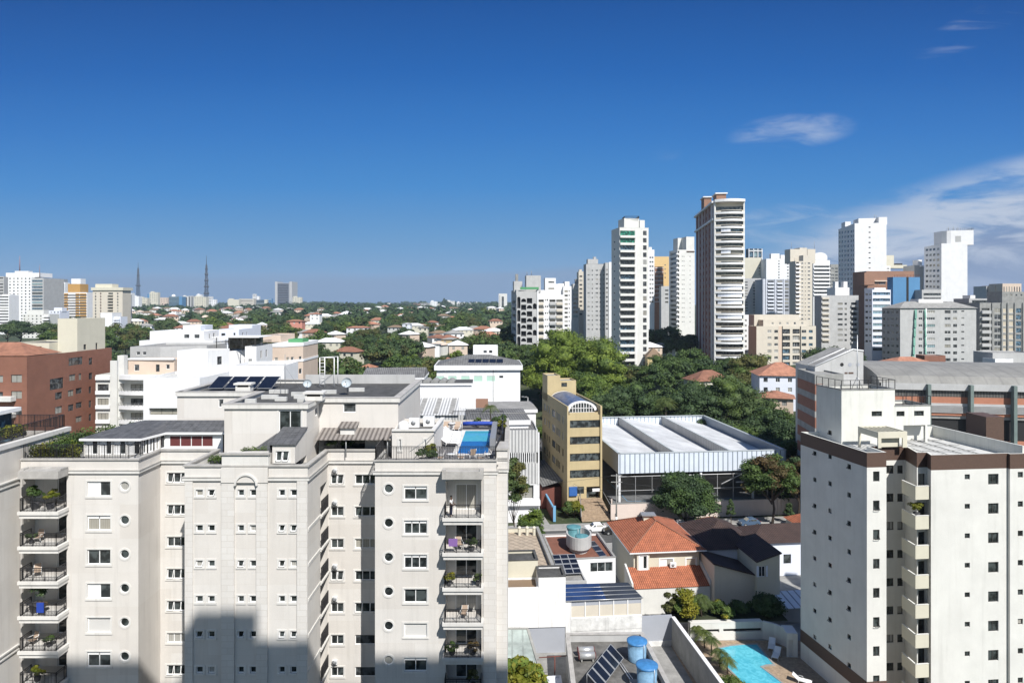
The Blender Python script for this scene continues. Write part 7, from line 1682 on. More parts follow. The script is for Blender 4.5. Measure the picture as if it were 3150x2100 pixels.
for (a, b, c_) in ((2812,2818,2803),(2841,2845,2843)):
 F = T.F; u0, u1, u2 = F.U(a), F.U(b), F.U(c_); zt, zb = T.zt-.5, Z(1118,300); q = MB(); n = 6
 for i in range(n):
  f0, f1 = i/n, (i+1)/n; P_ = lambda f, uu, d: F.pt(uu+(u2-u0)*f, zt+(zb-zt)*f, d)
  q.hexa([P_(f1,u0,1.0),P_(f1,u1,1.0),P_(f1,u1,.9),P_(f1,u0,.9),P_(f0,u0,.5),P_(f0,u1,.5),P_(f0,u1,.4),P_(f0,u0,.4)])
 T.part('safety_net', q, M.netgreen)
T.fin(2845, 2849, 948, 1120, M.white, .01, .5); T.finish()
T = Tw('dark olive-grey block with stacked balconies at the right edge', None, 3014, 3200, 312, 931, 0, M.greyc, zb=11, depth=16, fr=[(3019,3044,951,7,20.2,9,'fardark:3',.8),(3059,3078,955,14,20.2,8,'far:2'),(3082,3095,955,14,20.2,8,'beigesh'),(3102,3118,955,14,20.2,8,'beigesh'),(3121,3141,955,14,20.2,8,'farblue:2')]); T.bal(3017, 3045, 960, 9, 20.2, 8, 1.1, M.greyl)
for p in (3050, 3079, 3097, 3119, 3144): T.fin(p, p+4, 931, 1120, M.greyc, .01, .5)
T.rb(3083, 3170, 897, M.greyc, 2, 10, holes={0: [(1.5+i*2.3,2.3+i*2.3,44.6,45.4,'fardark:1') for i in range(4)]}); T.finish()
for i, (a, b, y, D, m, lb) in enumerate(((3034,3060,880,720,M.greyl,'pale grey tower at the left end of the far peach row'),(3060,3082,878,710,M.peach,'peach tower with a ribbed face, left half of the far row at the right edge'),(3084,3142,872,700,M.peach,'rounded peach tower at the right end of the far row'))):
 T = Tw(lb, None, a, b, D, y, 0, m, zb=30, depth=20, fr=[(a+3+j*8, a+6+j*8, 900, 36, 1, 1, 'fardark:1') for j in range(int((b-a)/8))]); T.finish()
T = Tw('low office with black louvred band between the white slab and the olive block', None, 2981, 3044, 340, 918, 0, M.greyl, zb=13, depth=12, fr=[(2990,3040,928,9,18,2,'farband:8')]); T.rb(2985, 3000, 908, M.white, 3); T.finish()
# beige low block
T = Tw('low beige block of flats with green-glazed bays, below the shaded grey flats', 2302, 2327, 2510, 315, 1003, 5, M.beige, zb=11, parapet=.5,
       fr=[(2361,2373,1019,8.5,20.2,5,['far:2','fardark:2']),(2382,2393,1019,8.5,20.2,5,['far:2','fardark:2']),(2407,2430,1019,14,20.2,6,['farblue:3','fardark:3'],.5),(2438,2460,1019,14,20.2,6,['far:3','fardark:3'],.5),(2466,2480,1019,8.5,20.2,5,['farblue:2','fardark:2']),(2488,2500,1019,8.5,20.2,5,['farblue:2','far:2'])]); T.fin(2395, 2406, 1003, 1125, M.peach, .01, .04); T.fin(2405.5, 2407, 1003, 1125, M.darkframe, .01, .3); T.fin(2461.5, 2463, 1003, 1125, M.darkframe, .01, .3)
T.rb(2348, 2494, 984, M.beige, 3, 9, holes={0: [(4+i*3.6,5.0+i*3.6,Z(998,318),Z(991,318),'far:1') for i in range(5)]}); T.rb(2320, 2465, 968, M.beige, 8, 6); T.finish()
T = Tw('white flats half hidden between the tallest tower and the beige block', None, 2286, 2304, 345, 968, 0, M.white, zb=11, depth=10, fr=[(2291,2297,985,6,16,7,'fardark:2')]); T.finish()
# ------------------------------------------------------------------ arched hall, wedge building
B = Bld('sports_arena', 'long hall with a grey barrel roof, brick and louvre bands and green concrete fins', 'building', at=(90, 140, 8))
A = Vector((70.0,130.0)); th = R(-10); u = Vector((math.cos(th), math.sin(th))); v = Vector((-u.y,u.x)); LN = 46; WD = 24
fp = [tuple(A), tuple(A+u*LN), tuple(A+u*LN+v*WD), tuple(A+v*WD)]; F = Fr(fp[0], fp[1]); G = Fr(fp[3], fp[0])
q = MB(); n = 16; H0 = 26.9
pr = [(WD*i/n, H0+1.9*(1-((i/n-.62)/.62)**2)) for i in range(n+1)]; pr[0] = (0, H0-.9)
for i in range(n):
 a, b = pr[i], pr[i+1]; q.face([F.pt(0,a[1],-a[0]),F.pt(LN,a[1],-a[0]),F.pt(LN,b[1],-b[0]),F.pt(0,b[1],-b[0])], 0, False)
B.part('roof', q, stripes('arched_roof_sheet', (.25,.245,.225), (.19,.185,.175), 0, 2.6, .95, rough=.7, noise=(.3,.25), rot=th))
q = MB(); q.face([F.pt(0,12,-WD*.0),F.pt(0,pr[0][1],0)]+[F.pt(0,z,-d) for d, z in pr[1:]]+[F.pt(0,12,-WD)]); B.part('gable', q, M.greyc)
lay = [(26.0,24.75,M.greyl,0),(24.74,23.5,M.grille,-.5),(23.49,22.3,M.abrick,-.5),(22.29,21.8,M.greyl,-.3),(20.5,20.0,M.abrick,-.4),(19.99,19.4,M.greyc,-.6),(15.5,14.8,M.abrick,-.5),(14.79,14,M.greyl,-.5),(10,6,M.greyc,-.5)]
for z1, z0, m, d in lay: q = B.mb({M.greyl: 'concrete_band', M.grille: 'grille_band', M.abrick: 'brick_band', M.greyc: 'concrete_band'}[m], m); q.fbox(F, .3, LN, z0, z1, -6, d)
q = B.mb('dark_gallery', M.blackpaint); q.fbox(F, .3, LN, 15.5, 21.79, -8, -.9); q.fbox(F, .3, LN, 6, 14, -8, -2)  # black boxes stand in for the shaded void behind the bands
q = MB()
for i in range(6): q.fbox(F, .3, LN, 20.55+i*.21, 20.66+i*.21, -1.0, -.2)
B.part('louvre', q, M.greyl)
for i in range(7):
 q = MB(); uu = F.U(2849)+i*(F.U(2979)-F.U(2849));
 if uu < LN-1 : q.fbox(F, uu, uu+.55, 6, 25.9, -.3, .9); q.build('fin', M.finm, B.root)
B.finish()
B = Bld('building', 'concrete wedge with three portholes and a steeply slanted roof', 'building', at=(64, 134, 8))
A = Vector((X(2507,134),134)); w = X(2661,134)-X(2507,134); F = Fr(tuple(A), (A.x+w, 134.6))
z0, zA_, zB_ = 24.8, Z(1127,134), Z(1076,134)
q = B.mb('wall', M.greyl); kx = w*.78
q.face([F.pt(0,8,0),F.pt(w,8,0),F.pt(w,zB_-.3,0),F.pt(kx,zB_,0),F.pt(0,zA_,0)]); q.face([F.pt(w,8,0),F.pt(w,8,-8),F.pt(w,zB_-.3,-8),F.pt(w,zB_-.3,0)]); q.face([F.pt(0,8,-8),F.pt(0,8,0),F.pt(0,zA_,0),F.pt(0,zA_,-8)])
q = MB(); q.face([F.pt(0,zA_+.02,0),F.pt(kx,zB_+.02,0),F.pt(kx,zB_+.02,-8),F.pt(0,zA_+.02,-8)]); q.face([F.pt(kx,zB_+.02,0),F.pt(w,zB_-.28,0),F.pt(w,zB_-.28,-8),F.pt(kx,zB_+.02,-8)]); B.part('roof', q, M.roofgrey)
q = MB(); q.tube([F.pt(0,zA_+.1,.05),F.pt(kx,zB_+.1,.05),F.pt(w,zB_-.2,.05)], .14, 6); q.tube([F.pt(0,zA_+.1,-3),F.pt(kx,zB_+.1,-3)], .1, 5); B.part('roof_rim', q, M.white)
for px in (2590, 2614.6, 2639):
 c = F.at(px, 1121, .04); q = MB(); q.face([F.pt(c[0]+.36*math.cos(a), c[1]+.36*math.sin(a), .04) for a in [i*math.pi/8 for i in range(16)]]); B.part('porthole', q, M.blackpaint if px < 2600 else M.greypaint)
for a, b in ((2598,2607),(2610,2625)): q = MB(); q.fbox(F, F.U(a), F.U(b), Z(1150,134), Z(1145,134), .02, .05); B.part('vent', q, M.brownband)
q = B.mb('terrace_wall', M.greyl); q.box(57.5,70,129,133.8,20,25.2)
B.finish()
B = Bld('office_building', 'brick building with pale concrete floor bands left of the slanted concrete wedge', 'building', at=(57, 128, 0))
fp = [(55.9,126),(61.5,126.6),(61.5,137.5),(57.3,137)]; B.vol(fp, 0, 28.0, M.greyc, {}, parapet=.3); Fq = Fr(fp[0], fp[1])  # darker grey puts the shade on the pale concrete into its colour
for k in range(6):
 z = 26.2-3.1*k; q = MB(); q.fbox(Fq, .0, 1.6, z-1.9, z, .01, .05); B.part('brick_panel', q, M.brick); q = MB(); q.fbox(Fq, 1.65, 2.9, z-1.9, z-.05, .01, .04); B.part('window', q, M.glassband); q = MB(); G = Fr(fp[3], fp[0]); q.fbox(G, .1, G.len-.05, z-1.9, z, .01, .05); B.part('brick_panel', q, M.brick)
B.finish()
def hipped(label, px, py, D, w, d, h, wall, roofm, rise=2.2, rot=0, group=None, zb=None, wins=True):
 """house whose front eave centre shows at photo point px, py"""
 zt = Z(py, D); x = X(px, D); zb = zt-h if zb is None else zb
 B = Bld('house', label, 'house', group, at=(x, D+d/2, zb)); fp = rect(x, D+d/2, w, d, R(rot)); F = Fr(fp[0], fp[1]); hl = []
 if wins:
  n = max(1, int(w/3.2))
  for i in range(n): hl.append((w*(i+.5)/n-.6, w*(i+.5)/n+.6, zt-1.9, zt-.6, random.choice(['fardark:2','far:2'])))
  if h > 5.5: hl += [(a, b, c-2.9, e-2.9, k) for a, b, c, e, k in hl]
 B.vol(fp, zb-2, zt, wall, {0: hl}, parapet=0); q, _, _ = hip_roof(fp, zt+.05, rise, .6); B.part('roof', q, roofm); return B.finish()
hipped('white two-storey villa with a wide terracotta roof left of the arched hall', 2420, 1156, 205, 14, 12, 8.5, M.bluewhite, M.tilefar, 3.6, -8)
hipped('terracotta roof emerging from the tree crowns below the tallest tower', 2190, 1172, 212, 12, 9, 5, M.palecream, M.tilefar, 3.0, 12)
hipped('small yellow gabled house under the green-topped tower', 2016, 1098, 275, 5.5, 8, 6.5, pm('soft_yellow', (.60,.47,.24), .8), M.brownrender, 3.6, -5)
hipped('terracotta roof peeking over the arched hall in front of the netted block', 2812, 1119, 215, 13, 9, 6, M.palecream, M.tilefar, 1.9, 5)
hipped('small orange-walled house between the trees left of the white villa', 2362, 1170, 215, 5, 6, 5, pm('orange_render', (.60,.22,.10), .8), M.tilefar, 1.6, 0)
hipped('pale low house with a tiled roof under the white villa', 2402, 1225, 185, 9, 8, 4, M.peach, M.tilefar, 1.6, -20)
B = Bld('kiosk', 'small brick hut in front of the netted block above the arched roof', 'hut', at=(X(2865,230), 230, 12)); B.vol(rect(X(2868,230), 231, 7, 5, 0), 10, Z(1093,229), M.brick, {}, parapet=.2); B.finish()
for i, (px, y, lb) in enumerate(((2985,1105,'grey concrete box on the far right above the arched roof'),)):
 B = Bld('building', lb, 'building', at=(X(3110,190), 190, 12)); B.vol(rect(X(3120,190), 194, 12, 8, 0), 8, Z(1085,190), M.greyl, {}, parapet=.2); B.vol(rect(X(3085,188), 190, 5, 5, 0), 8, Z(1103,188), M.white, {}, parapet=.2); B.finish()
# ------------------------------------------------------------------ far skyline
def far(label, px0, px1, ytop, ybot, D, mat, style='bands', pitch=None, wm=None, name='apartment_tower', cat='building', group=None, split=None, sidem=None, th=0, rb=None, dep=None):
 x0, x1 = X(px0, D), X(px1, D); zt, zb = Z(ytop, D), Z(ybot, D)-6; w = x1-x0; k = D/FP; dep = dep or max(12, w*.5)
 B = Bld(name, label, cat, group, at=((x0+x1)/2, D+dep/2, zb)); fp = rect0(x0, D, w, dep, R(th)); F = Fr(fp[0], fp[1])
 B.vol(fp, zb, zt, mat, {}, parapet=0)
 wm = wm or M.glassfar; H = zt-zb; pitch = (pitch or 9)*k; n = max(1, int((zt-Z(ybot, D))/pitch)); n = min(n, 30)
 if style == 'bands':
  for i in range(n): q = MB(); z = zt-pitch*(i+.75); q.fbox(F, w*.06, w*.94, z, z+pitch*.42, .02, .12); B.part('window', q, wm)
 elif style == 'dots':
  m = max(2, int(w/(pitch*1.15)))
  cols = [w*(j+.5)/m for j in range(m)]
  while n*m > 96: n -= 1
  for i in range(n):
   for u in cols: q = MB(); z = zt-pitch*(i+.8); q.fbox(F, u-pitch*.22, u+pitch*.22, z, z+pitch*.42, .02, .10); B.part('window', q, wm)
 elif style == 'strips':
  m = max(2, int(w/(7*k)))
  for j in range(m): q = MB(); u = w*(j+.5)/m; q.fbox(F, u-w*.17/m*1.3, u+w*.17/m*1.3, zb, zt-pitch*.5, .02, .10); B.part('window', q, wm)
 elif style == 'glass':
  q = MB(); q.fbox(F, w*.03, w*.97, zb, zt-pitch*.3, .02, .2); B.part('glazing', q, wm)
  for i in range(n): q = MB(); z = zt-pitch*(i+.5); q.fbox(F, 0, w, z, z+pitch*.14, .21, .4); B.part('floor_band', q, mat)
 if rb:
  for (a, b, y) in rb: B.vol(rect0(X(a,D), D+dep*.2, X(b,D)-X(a,D), dep*.5, R(th)), zt-1, Z(y, D), mat, {}, parapet=0, key='roof_box')
 return B
FF = lambda *a, **k: far(*a, **k).finish()
# left cluster
B = far('big white slab of flats at the far left with a stepped roof garden', 25, 97, 851, 1008, 660, M.white, 'dots', 9.5, rb=[(40,82,833)])
B.vol(rect0(X(97,661),661,X(134,661)-X(97,661),30,0), Z(1008,661), Z(855,661), M.greyl, {}, parapet=0, key='wing')
F = Fr((X(97,660.9),660.9),(X(133,660.9),660.9))
for i in range(15): q = MB(); z = Z(861+9.5*i, 661); q.fbox(F, .4, F.len-.6, z-1.6, z, .02, .15); B.part('window', q, M.glassblue if i not in (4,8) else M.glassband)
B.vol([(X(12,668),690),(X(24.6,662),662),(X(24.6,662)+.1,690),(X(14,690),695)], Z(1008,661), Z(853,661), M.peach, {}, parapet=0, key='flank'); B.vol(rect0(X(18,664),664,X(123,664)-X(18,664),18,0), Z(852,664), Z(839,664), M.white, {}, parapet=0, key='roof_storey'); B.finish()
def mast(label, px, y0, y1, D, r0, r1, cat='antenna', lattice=True, plat=()):
 t = thing('radio_mast' if lattice else 'aerial', label, cat, (X(px,D), D, Z(y1,D))); H = Z(y0,D)-Z(y1,D)
 if not lattice: q = MB(); q.tube([(0,0,0),(0,0,H)], r0, 5, r2=r1); q.build('mast', MATS['red_white_mast'], t); return t
 n = 14; q = MB(); g = MB()
 for i in range(4):
  a = math.pi/4+i*math.pi/2; q.tube([(r0*math.cos(a),r0*math.sin(a),0),(r1*math.cos(a),r1*math.sin(a),H*.82)], r0*.13, 4)
 for k in range(n):
  f0, f1 = k/n, (k+1)/n; ra, rb_ = r0+(r1-r0)*f0, r0+(r1-r0)*f1
  for i in range(4):
   a, b = math.pi/4+i*math.pi/2, math.pi/4+(i+1)*math.pi/2
   g.tube([(ra*math.cos(a),ra*math.sin(a),H*.82*f0),(rb_*math.cos(b),rb_*math.sin(b),H*.82*f1)], r0*.07, 3); g.tube([(rb_*math.cos(a),rb_*math.sin(a),H*.82*f1),(rb_*math.cos(b),rb_*math.sin(b),H*.82*f1)], r0*.07, 3)
 q.build('leg', M.iron, t); g.build('bracing', M.iron, t); q = MB(); q.tube([(0,0,H*.80),(0,0,H)], r1*.6, 5, r2=r1*.25); q.build('spire', M.iron, t)
 for f, r in plat: q = MB(); q.lathe((0,0,H*f), [(r*.6,0),(r,H*.01),(r,H*.03),(r*.6,H*.035)], 10); q.build('platform', M.iron, t)
 return t
pm('red_white_mast', (.30,.16,.15), .7)
mast('red and white aerial on the roof of the big white slab at far left', 61, 787, 834, 665, .55, .15, lattice=False); mast('thin aerial at the right edge of the big white slab', 122, 814, 852, 662, .35, .1, lattice=False)
mast('lattice radio tower with a slender spire, the left one of the two', 425, 806, 912, 3000, 8, 2.2, 'radio tower', plat=((.60,6),(.30,11)))
mast('taller lattice radio tower with many dish platforms, the right one of the two', 635, 786, 945, 3000, 10, 2.6, 'radio tower', plat=((.12,14),(.25,12),(.38,11),(.5,9),(.62,8),(.72,6)))
FF('slim white tower cut by the left edge, behind the big white slab', -20, 12, 850, 1000, 700, M.greyl, 'bands', 9.4)
FF('white flats with dark balconies at the left edge, in front of the slab', -10, 28, 908, 1010, 600, M.white, 'bands', 8.8, M.glassfar, rb=[(0,26,905)])
B = far('white block with pinkish light and stacked dark balconies, left of the brick block', 69, 132, 966, 1052, 540, M.offwhite, 'dots', 9.2, rb=[(76,128,953)]); F = Fr((X(132.5,539),539),(X(152,539),539)); B.vol(rect0(X(132.2,541),541,X(152,541)-X(132.2,541),12,0), 0, Z(966,541), M.offwhite, {}, parapet=0, key='wing')
for i in range(8): z = Z(970+9.4*i,540); q = MB(); q.fbox(F, 0, F.len, z-1.3, z, .3, 1.3); B.part('balcony', q, M.white); q = MB(); q.fbox(F, 0.2, F.len-.2, z-2.3, z-1.35, -.9, -.8); B.part('window', q, M.glassband)
B.finish()
FF('pale blue-white block rising between the pinkish flats and the cream roof tower', 142, 184, 955, 1045, 560, M.bluewhite, 'dots', 8.6, rb=[(160,185,946)])
FF('cream tower with a narrow crown behind the mustard tower, to its left', 143, 176, 880, 935, 1000, M.palecream, 'dots', 6)
FF('white tower with black vertical stripes left of the mustard tower', 176, 200, 868, 920, 1100, M.white, 'strips', 7, M.glassband)
FF('grey-blue tower fragment behind the striped white tower', 134, 143, 862, 930, 1300, M.greypaint, 'bands', 6); FF('small grey block under the striped white tower', 178, 202, 900, 925, 950, M.greyl, 'bands', 5)
FF('long low dark roof on the ridge right of the big white slab', 134, 190, 858, 875, 2200, M.greyc, 'none', 6)
FF('magenta office block beside the mustard tower', 172, 193, 921, 985, 800, M.magenta, 'dots', 7, M.magenta)
B = far('mustard and white striped tower with an orange crown', 195, 268, 899, 990, 720, M.white, 'none'); F = Fr((X(195,720),720),(X(268,720),720)); w = F.len
for i in range(11):
 z = Z(903+8.2*i,720); q = MB(); q.fbox(F, w*.02, w*.98, z-2.3, z-1.15, .02, .10); B.part('window', q, M.glassband)
 for a, b in (((.04,.18),(.52,.66),(.70,.97)) if i % 2 else ((.04,.2),(.52,.68),(.70,.97))): q = MB(); q.fbox(F, w*a, w*b, z-1.1, z+.3, .02, .35); B.part('panel', q, M.mustard)
B.vol(rect0(X(205,722),724,X(243,722)-X(205,722),14,0), Z(899,720), Z(873,722), M.mustard, {}, parapet=0, key='crown'); B.finish()
FF('white tower with black edges behind the orange crown', 219, 248, 857, 895, 1000, M.white, 'none', 7)
B = far('beige tower with a wide cornice and a column of dark balconies', 285, 377, 893, 1052, 620, M.beige, 'none'); F = Fr((X(285,620),620),(X(377,620),620)); w = F.len
cb = B.mb('cornice', M.palecream); D = 620; cb.prism(inset(rect0(X(285,D),D,w,14,0),-1.0), Z(893,D), Z(884,D)); B.vol(rect0(X(289,D),D+2,X(341,D)-X(289,D),10,0), Z(884,D), Z(873,D), M.palecream, {}, parapet=0, key='roof_box')
for i in range(16):
 z = Z(900+9*i,620)
 for a, b, m in ((.25,.29,M.brownband),(.53,.68,M.glassband),(.08,.12,M.glassfar),(.82,.86,M.glassfar)): q = MB(); q.fbox(F, w*a, w*b, z-1.5, z, .02, .10); B.part('window', q, m)
 q = MB(); q.fbox(F, w*.52, w*.69, z-2.5, z-1.7, .02, 1.3); B.part('balcony', q, M.beige)
B.finish()
B = far('bright white tower with blue-shaded balconies in front of the beige one', 309, 345, 962, 1078, 500, M.white, 'none'); F = Fr((X(309,500),500),(X(345,500),500))
for i in range(14): q = MB(); z = Z(978+7.6*i,500); q.fbox(F, F.len*.12, F.len*.26, z-.9, z, .02, .10); B.part('window', q, M.glassband)
B.vol(rect0(X(345.2,503),503,X(371,503)-X(345.2,503),9,0), 0, Z(974,503), M.bluewhite, {}, parapet=0, key='wing'); F = Fr((X(346,502.9),502.9),(X(371,502.9),502.9))
for i in range(14): z = Z(980+7.6*i,503); q = MB(); q.fbox(F, F.len*.03, F.len*.97, z-1.0, z, .4, 1.2); B.part('balcony', q, M.bluewhite); q = MB(); q.fbox(F, F.len*.1, F.len*.45, z-1.8, z-1.0, .02, .1); B.part('window', q, M.glassband)
B.finish()
FF('slim tower with curved balconies right of the beige tower', 377.5, 384, 905, 1050, 640, M.greyl, 'bands', 9)
for a in ((379,404,901,945,1300,'white tower with dark vertical strips right of the beige tower','white','strips',6),(404,427,911,945,1400,'plain bright white block left under the first radio tower','white','none',6),(427,453,916,940,1700,'pale row of flats between the radio tower and the blue slab','palecream','dots',5),(453,460,904,930,1900,'narrow cobalt blue slab beside the cream high-rise','bluepaint','none',6),(460,486,899,931,1900,'cream high-rise beside the cobalt blue slab','palecream','dots',5),(487,515,915,934,2000,'peach flats half hidden by trees','peach','dots',5),
          (561,578,911,950,1800,'grey-white twin tower on the left, next to the glass block','offwhite','strips',5),(579,595,910,950,1800,'grey-white twin tower on the right, next to the glass block','greyl','strips',5),(597,634,913,950,1700,'wide cream block just left of the taller radio tower','palecream','dots',6),(604,620,906,914,1900,'little white rooftop above the wide cream block','white','none',4),(640,652,912,940,2400,'white tower touching the right side of the taller radio tower','white','bands',5),(650,664,921,940,2200,'low white block right of the taller radio tower','white','dots',5),
          (700,735,921,946,1900,'sunlit cream end of the long hospital-like block','palecream','none',5),(735,780,919,946,1930,'long beige block with many window rows','beige','bands',4.5),(777,786,904,925,2300,'white tower above the long beige block','white','bands',4),(786,797,911,925,2350,'short white tower next to the one above the long beige block','white','none',4),(788,813,922,944,2000,'blue-green glass block beside the long beige one','glassblue','bands',4.5),(813,821,921,944,2000,'cream slice between the two blue glass blocks','palecream','none',5),(821,836,918,946,2050,'dark blue glass block left of the framed glass tower','bluepaint','bands',5),
          (900,927,914,944,2100,'cream block right of the framed glass tower','palecream','dots',5),(930,960,934,950,2000,'low beige flats on the tree line right of the cream block','beige','dots',4),(966,985,936,950,1900,'low peach building on the tree line','peach','none',4),(1188,1202,932,948,2500,'lone pale tower above the dark wood','offwhite','dots',4),
          (1272,1292,933,946,2300,'reddish block at the left of the distant white row','brick2','bands',4),(1292,1322,932,946,2350,'dark glazed low block in the distant white row','greyl','bands',4),(1324,1345,927,948,2300,'tallest white block of the distant row, left of the pointed tree','white','dots',4),(1345,1362,937,950,2250,'low cream block left of the pointed tree','palecream','dots',4),(1374,1398,926,950,2300,'white block right of the pointed tree','offwhite','dots',4),(1405,1422,930,950,2300,'grey-white block, second right of the pointed tree','white','bands',4),(1423,1438,932,952,2250,'white terraced block, third right of the pointed tree','offwhite','dots',4),(1440,1459,934,952,2300,'white tower pair, fourth right of the pointed tree','white','dots',4),(1461,1476,931,950,2350,'pale tower near the end of the distant row','offwhite','bands',4),(1505,1532,940,950,2400,'small cream row beside the solitary tower with dark core','palecream','dots',4)):
 px0, px1, yt, yb, D, lb, m, st, pt_ = a; FF(lb, px0, px1, yt, yb, D, getattr(M, m), st, pt_, rb=[(px0+2, px0+(px1-px0)*.45, yt-3)] if m in ('white','palecream','offwhite') and px1-px0 > 14 else None)
B = far('blue reflective glass block with a small rooftop dome', 520, 551, 912, 950, 1700, M.glassblue, 'glass', 6, M.glassblue); B.vol(rect0(X(551,1700),1700,X(560,1700)-X(551,1700),20,0), Z(956,1700), Z(912,1700), M.bluepaint, {}, parapet=0, key='wing'); q = MB(); q.sphere((X(534,1710),1710,Z(911,1710)), 5, 10); B.part('dome', q, M.white); B.finish()
B = far('dark glass tower held between two pale vertical frames on the horizon', 853, 889, 870, 948, 2300, M.greypaint, 'glass', 5.2, M.darkpoly); D = 2299
for a, b in ((846,852.5),(890,898)): B.mb('frame', M.greyl).box(X(a,D), X(b,D), D, D+60, Z(955,D), Z(866,D))
B.finish()
B = far('solitary tower with a pale frame and a dark core, left of the arch building', 1534, 1560, 903, 952, 1500, M.offwhite, 'none'); F = Fr((X(1534,1500),1500),(X(1560,1500),1500)); q = MB(); q.fbox(F, F.len*.36, F.len*.62, Z(952,1500), Z(912,1500), .02, .3); B.part('window', q, M.glassband); q = MB(); q.fbox(F, F.len*.12, F.len*.16, Z(952,1500), Z(908,1500), .02, .3); B.part('window', q, M.glassband); B.finish()
B = Bld('grandstand', 'low white building with twin chimneys on the wooded slope', 'building', at=(X(758,900),900,19))
for px in (753, 759, 765): q = MB(); q.box(X(px,900), X(px+3.4,900), 900, 903, 19, Z(962,900)); B.part('chimney', q, M.palecream)
B.finish()
hipped('long low white school with a row of windows among the trees', 1099, 1008, 470, 15, 8, 3.2, M.white, M.tilefar, 1.0, 2); hipped('beige three-storey house with a flat stepped top on the wooded slope', 1300, 1008, 480, 7, 8, 6, M.palecream, M.roofgrey, .6, 0)
hipped('yellow house with a long single-pitched roof on the slope', 1384, 1044, 380, 9, 8, 4, M.sand, M.roofgrey, 1.0, -8); hipped('white cubic house with dark windows on the slope right of the round tree', 1336, 1060, 360, 5.5, 7, 5, M.white, M.roofgrey, .4, 0)
hipped('white villa with a pale roof and a red base, high on the slope', 968, 966, 640, 9, 9, 6, M.white, M.tilefar, 1.5, 0); hipped('bluish white cubic house in the middle of the slope', 1250, 996, 500, 6, 7, 6, M.bluewhite, M.white, .5, 0); hipped('red brick house with many windows left of the white group', 418, 1024, 470, 10, 8, 4.2, M.brick2, M.roofgrey, 1.0, 0)
hipped('white bungalow with slanting roofs below the round tree', 1058, 1148, 262, 6.5, 7, 3.5, M.white, M.white, 1.2, 15); hipped('orange-roofed house below the round tree beside the white bungalow', 1128, 1132, 270, 5, 6, 3, M.palecream, M.tilefar, 1.4, -10); hipped('orange roof just right of the shed and left of the white office', 1375, 1110, 265, 4, 5, 3, M.peach, M.tilefar, 1.2, 0)
hipped('white house with blue side wall left of the bungalow', 1010, 1130, 268, 4.5, 6, 4, M.bluewhite, M.white, .6, 0); hipped('pink and orange house group left of the framed letter-like gap on the slope', 905, 988, 520, 12, 8, 5, pm('salmon', (.55,.24,.18), .8), M.tilefar, 1.2, 0)
# scattered villas on the wooded slope
HS = random.Random(11); protos = []
hw = [M.white, M.palecream, M.offwhite, M.peach]
gl_ = 'small house with a tiled hip roof among the trees of the far slope'
for i in range(8):
 t = thing('house', gl_, 'house', (0,0,0), 0, 'small houses scattered over the far slope'); w, d, h = HS.uniform(8,14), HS.uniform(7,10), HS.choice([4.5,6.2,7.5]); fp = rect(0,0,w,d,0)
 q = MB(); q.prism(fp, -3, h, 0); q.build('wall', hw[i%4], t); q, _, _ = hip_roof(fp, h+.05, HS.uniform(1.6,2.4), .6); q.build('roof', (M.tilefar, M.white, M.brownrender, M.white, M.roofgrey, M.tilefar, M.peach, M.tilefar)[i], t)
 q = MB(); n = int(w/3)
 for k in range(n): q.box(-w/2+w*(k+.5)/n-.6, -w/2+w*(k+.5)/n+.6, -d/2-.06, -d/2-.01, h-1.9, h-.7)
 o = q.build('window', M.glassfar, t); o['kind'] = 'stuff'; protos.append(t)
used = [0]*8
HPOS = []; HSCR = []
def place_house(x, y, s=1.0):
 i = HS.randrange(8); p = protos[i]; loc = (x, y, ground_z(x, y)+.2+HS.uniform(0, 1.6)); rz = R(HS.uniform(-35, 35)); HPOS.append((x, y)); HSCR.append((HX+x*FP/y, HY-(loc[2]+5.6*s-CZ)*FP/y, y, 6*s*FP/y))
 if not used[i]: p.location = loc; p.rotation_euler = (0,0,rz); used[i] = 1; p.scale = (s,)*3
 else: dup(p, loc, rz, scale=s)
for i in range(170):
 r = HS.random(); D = 285*(1500/285)**(r**.7); px = HS.choice([HS.uniform(690,1560), HS.uniform(690,1560), HS.uniform(380,760), HS.uniform(1990,2060) if D < 330 else HS.uniform(690, 1500)])
 if px < 760 and D < 420: continue
 place_house(X(px,D), D, 1.0 if D < 700 else 1.25)
# ------------------------------------------------------------------ vegetation
def np_mesh(name, V, Fq, mats, mi=None, smooth=False):
 me = bpy.data.meshes.new(name); V = np.asarray(V, dtype=np.float32).reshape(-1, 3); k = Fq.shape[1]; n = len(Fq)
 me.vertices.add(len(V)); me.vertices.foreach_set('co', V.ravel()); me.loops.add(n*k); me.loops.foreach_set('vertex_index', Fq.astype(np.int32).ravel())
 me.polygons.add(n); me.polygons.foreach_set('loop_start', np.arange(0, n*k, k, dtype=np.int32)); me.polygons.foreach_set('loop_total', np.full(n, k, dtype=np.int32))
 for m in mats: me.materials.append(m)
 if smooth: me.polygons.foreach_set('use_smooth', np.ones(n, dtype=bool))
 me.update(calc_edges=True); return me
def leaf_quads(C, Nn, size, rng):
 """leaf faces at centres C with normals Nn"""
 n = len(C); a = rng.normal(size=(n,3)); a -= (a*Nn).sum(1, keepdims=True)*Nn; a /= np.linalg.norm(a, axis=1, keepdims=True)+1e-9; b = np.cross(Nn, a)
 s = size*rng.uniform(.6, 1.3, size=(n,1)); a = a*s; b = b*s*.62
 V = np.stack([C-a, C-b*.9+a*.1, C+a, C+b*.9+a*.1], 1).reshape(-1, 3); return V, np.arange(4*n).reshape(n, 4)
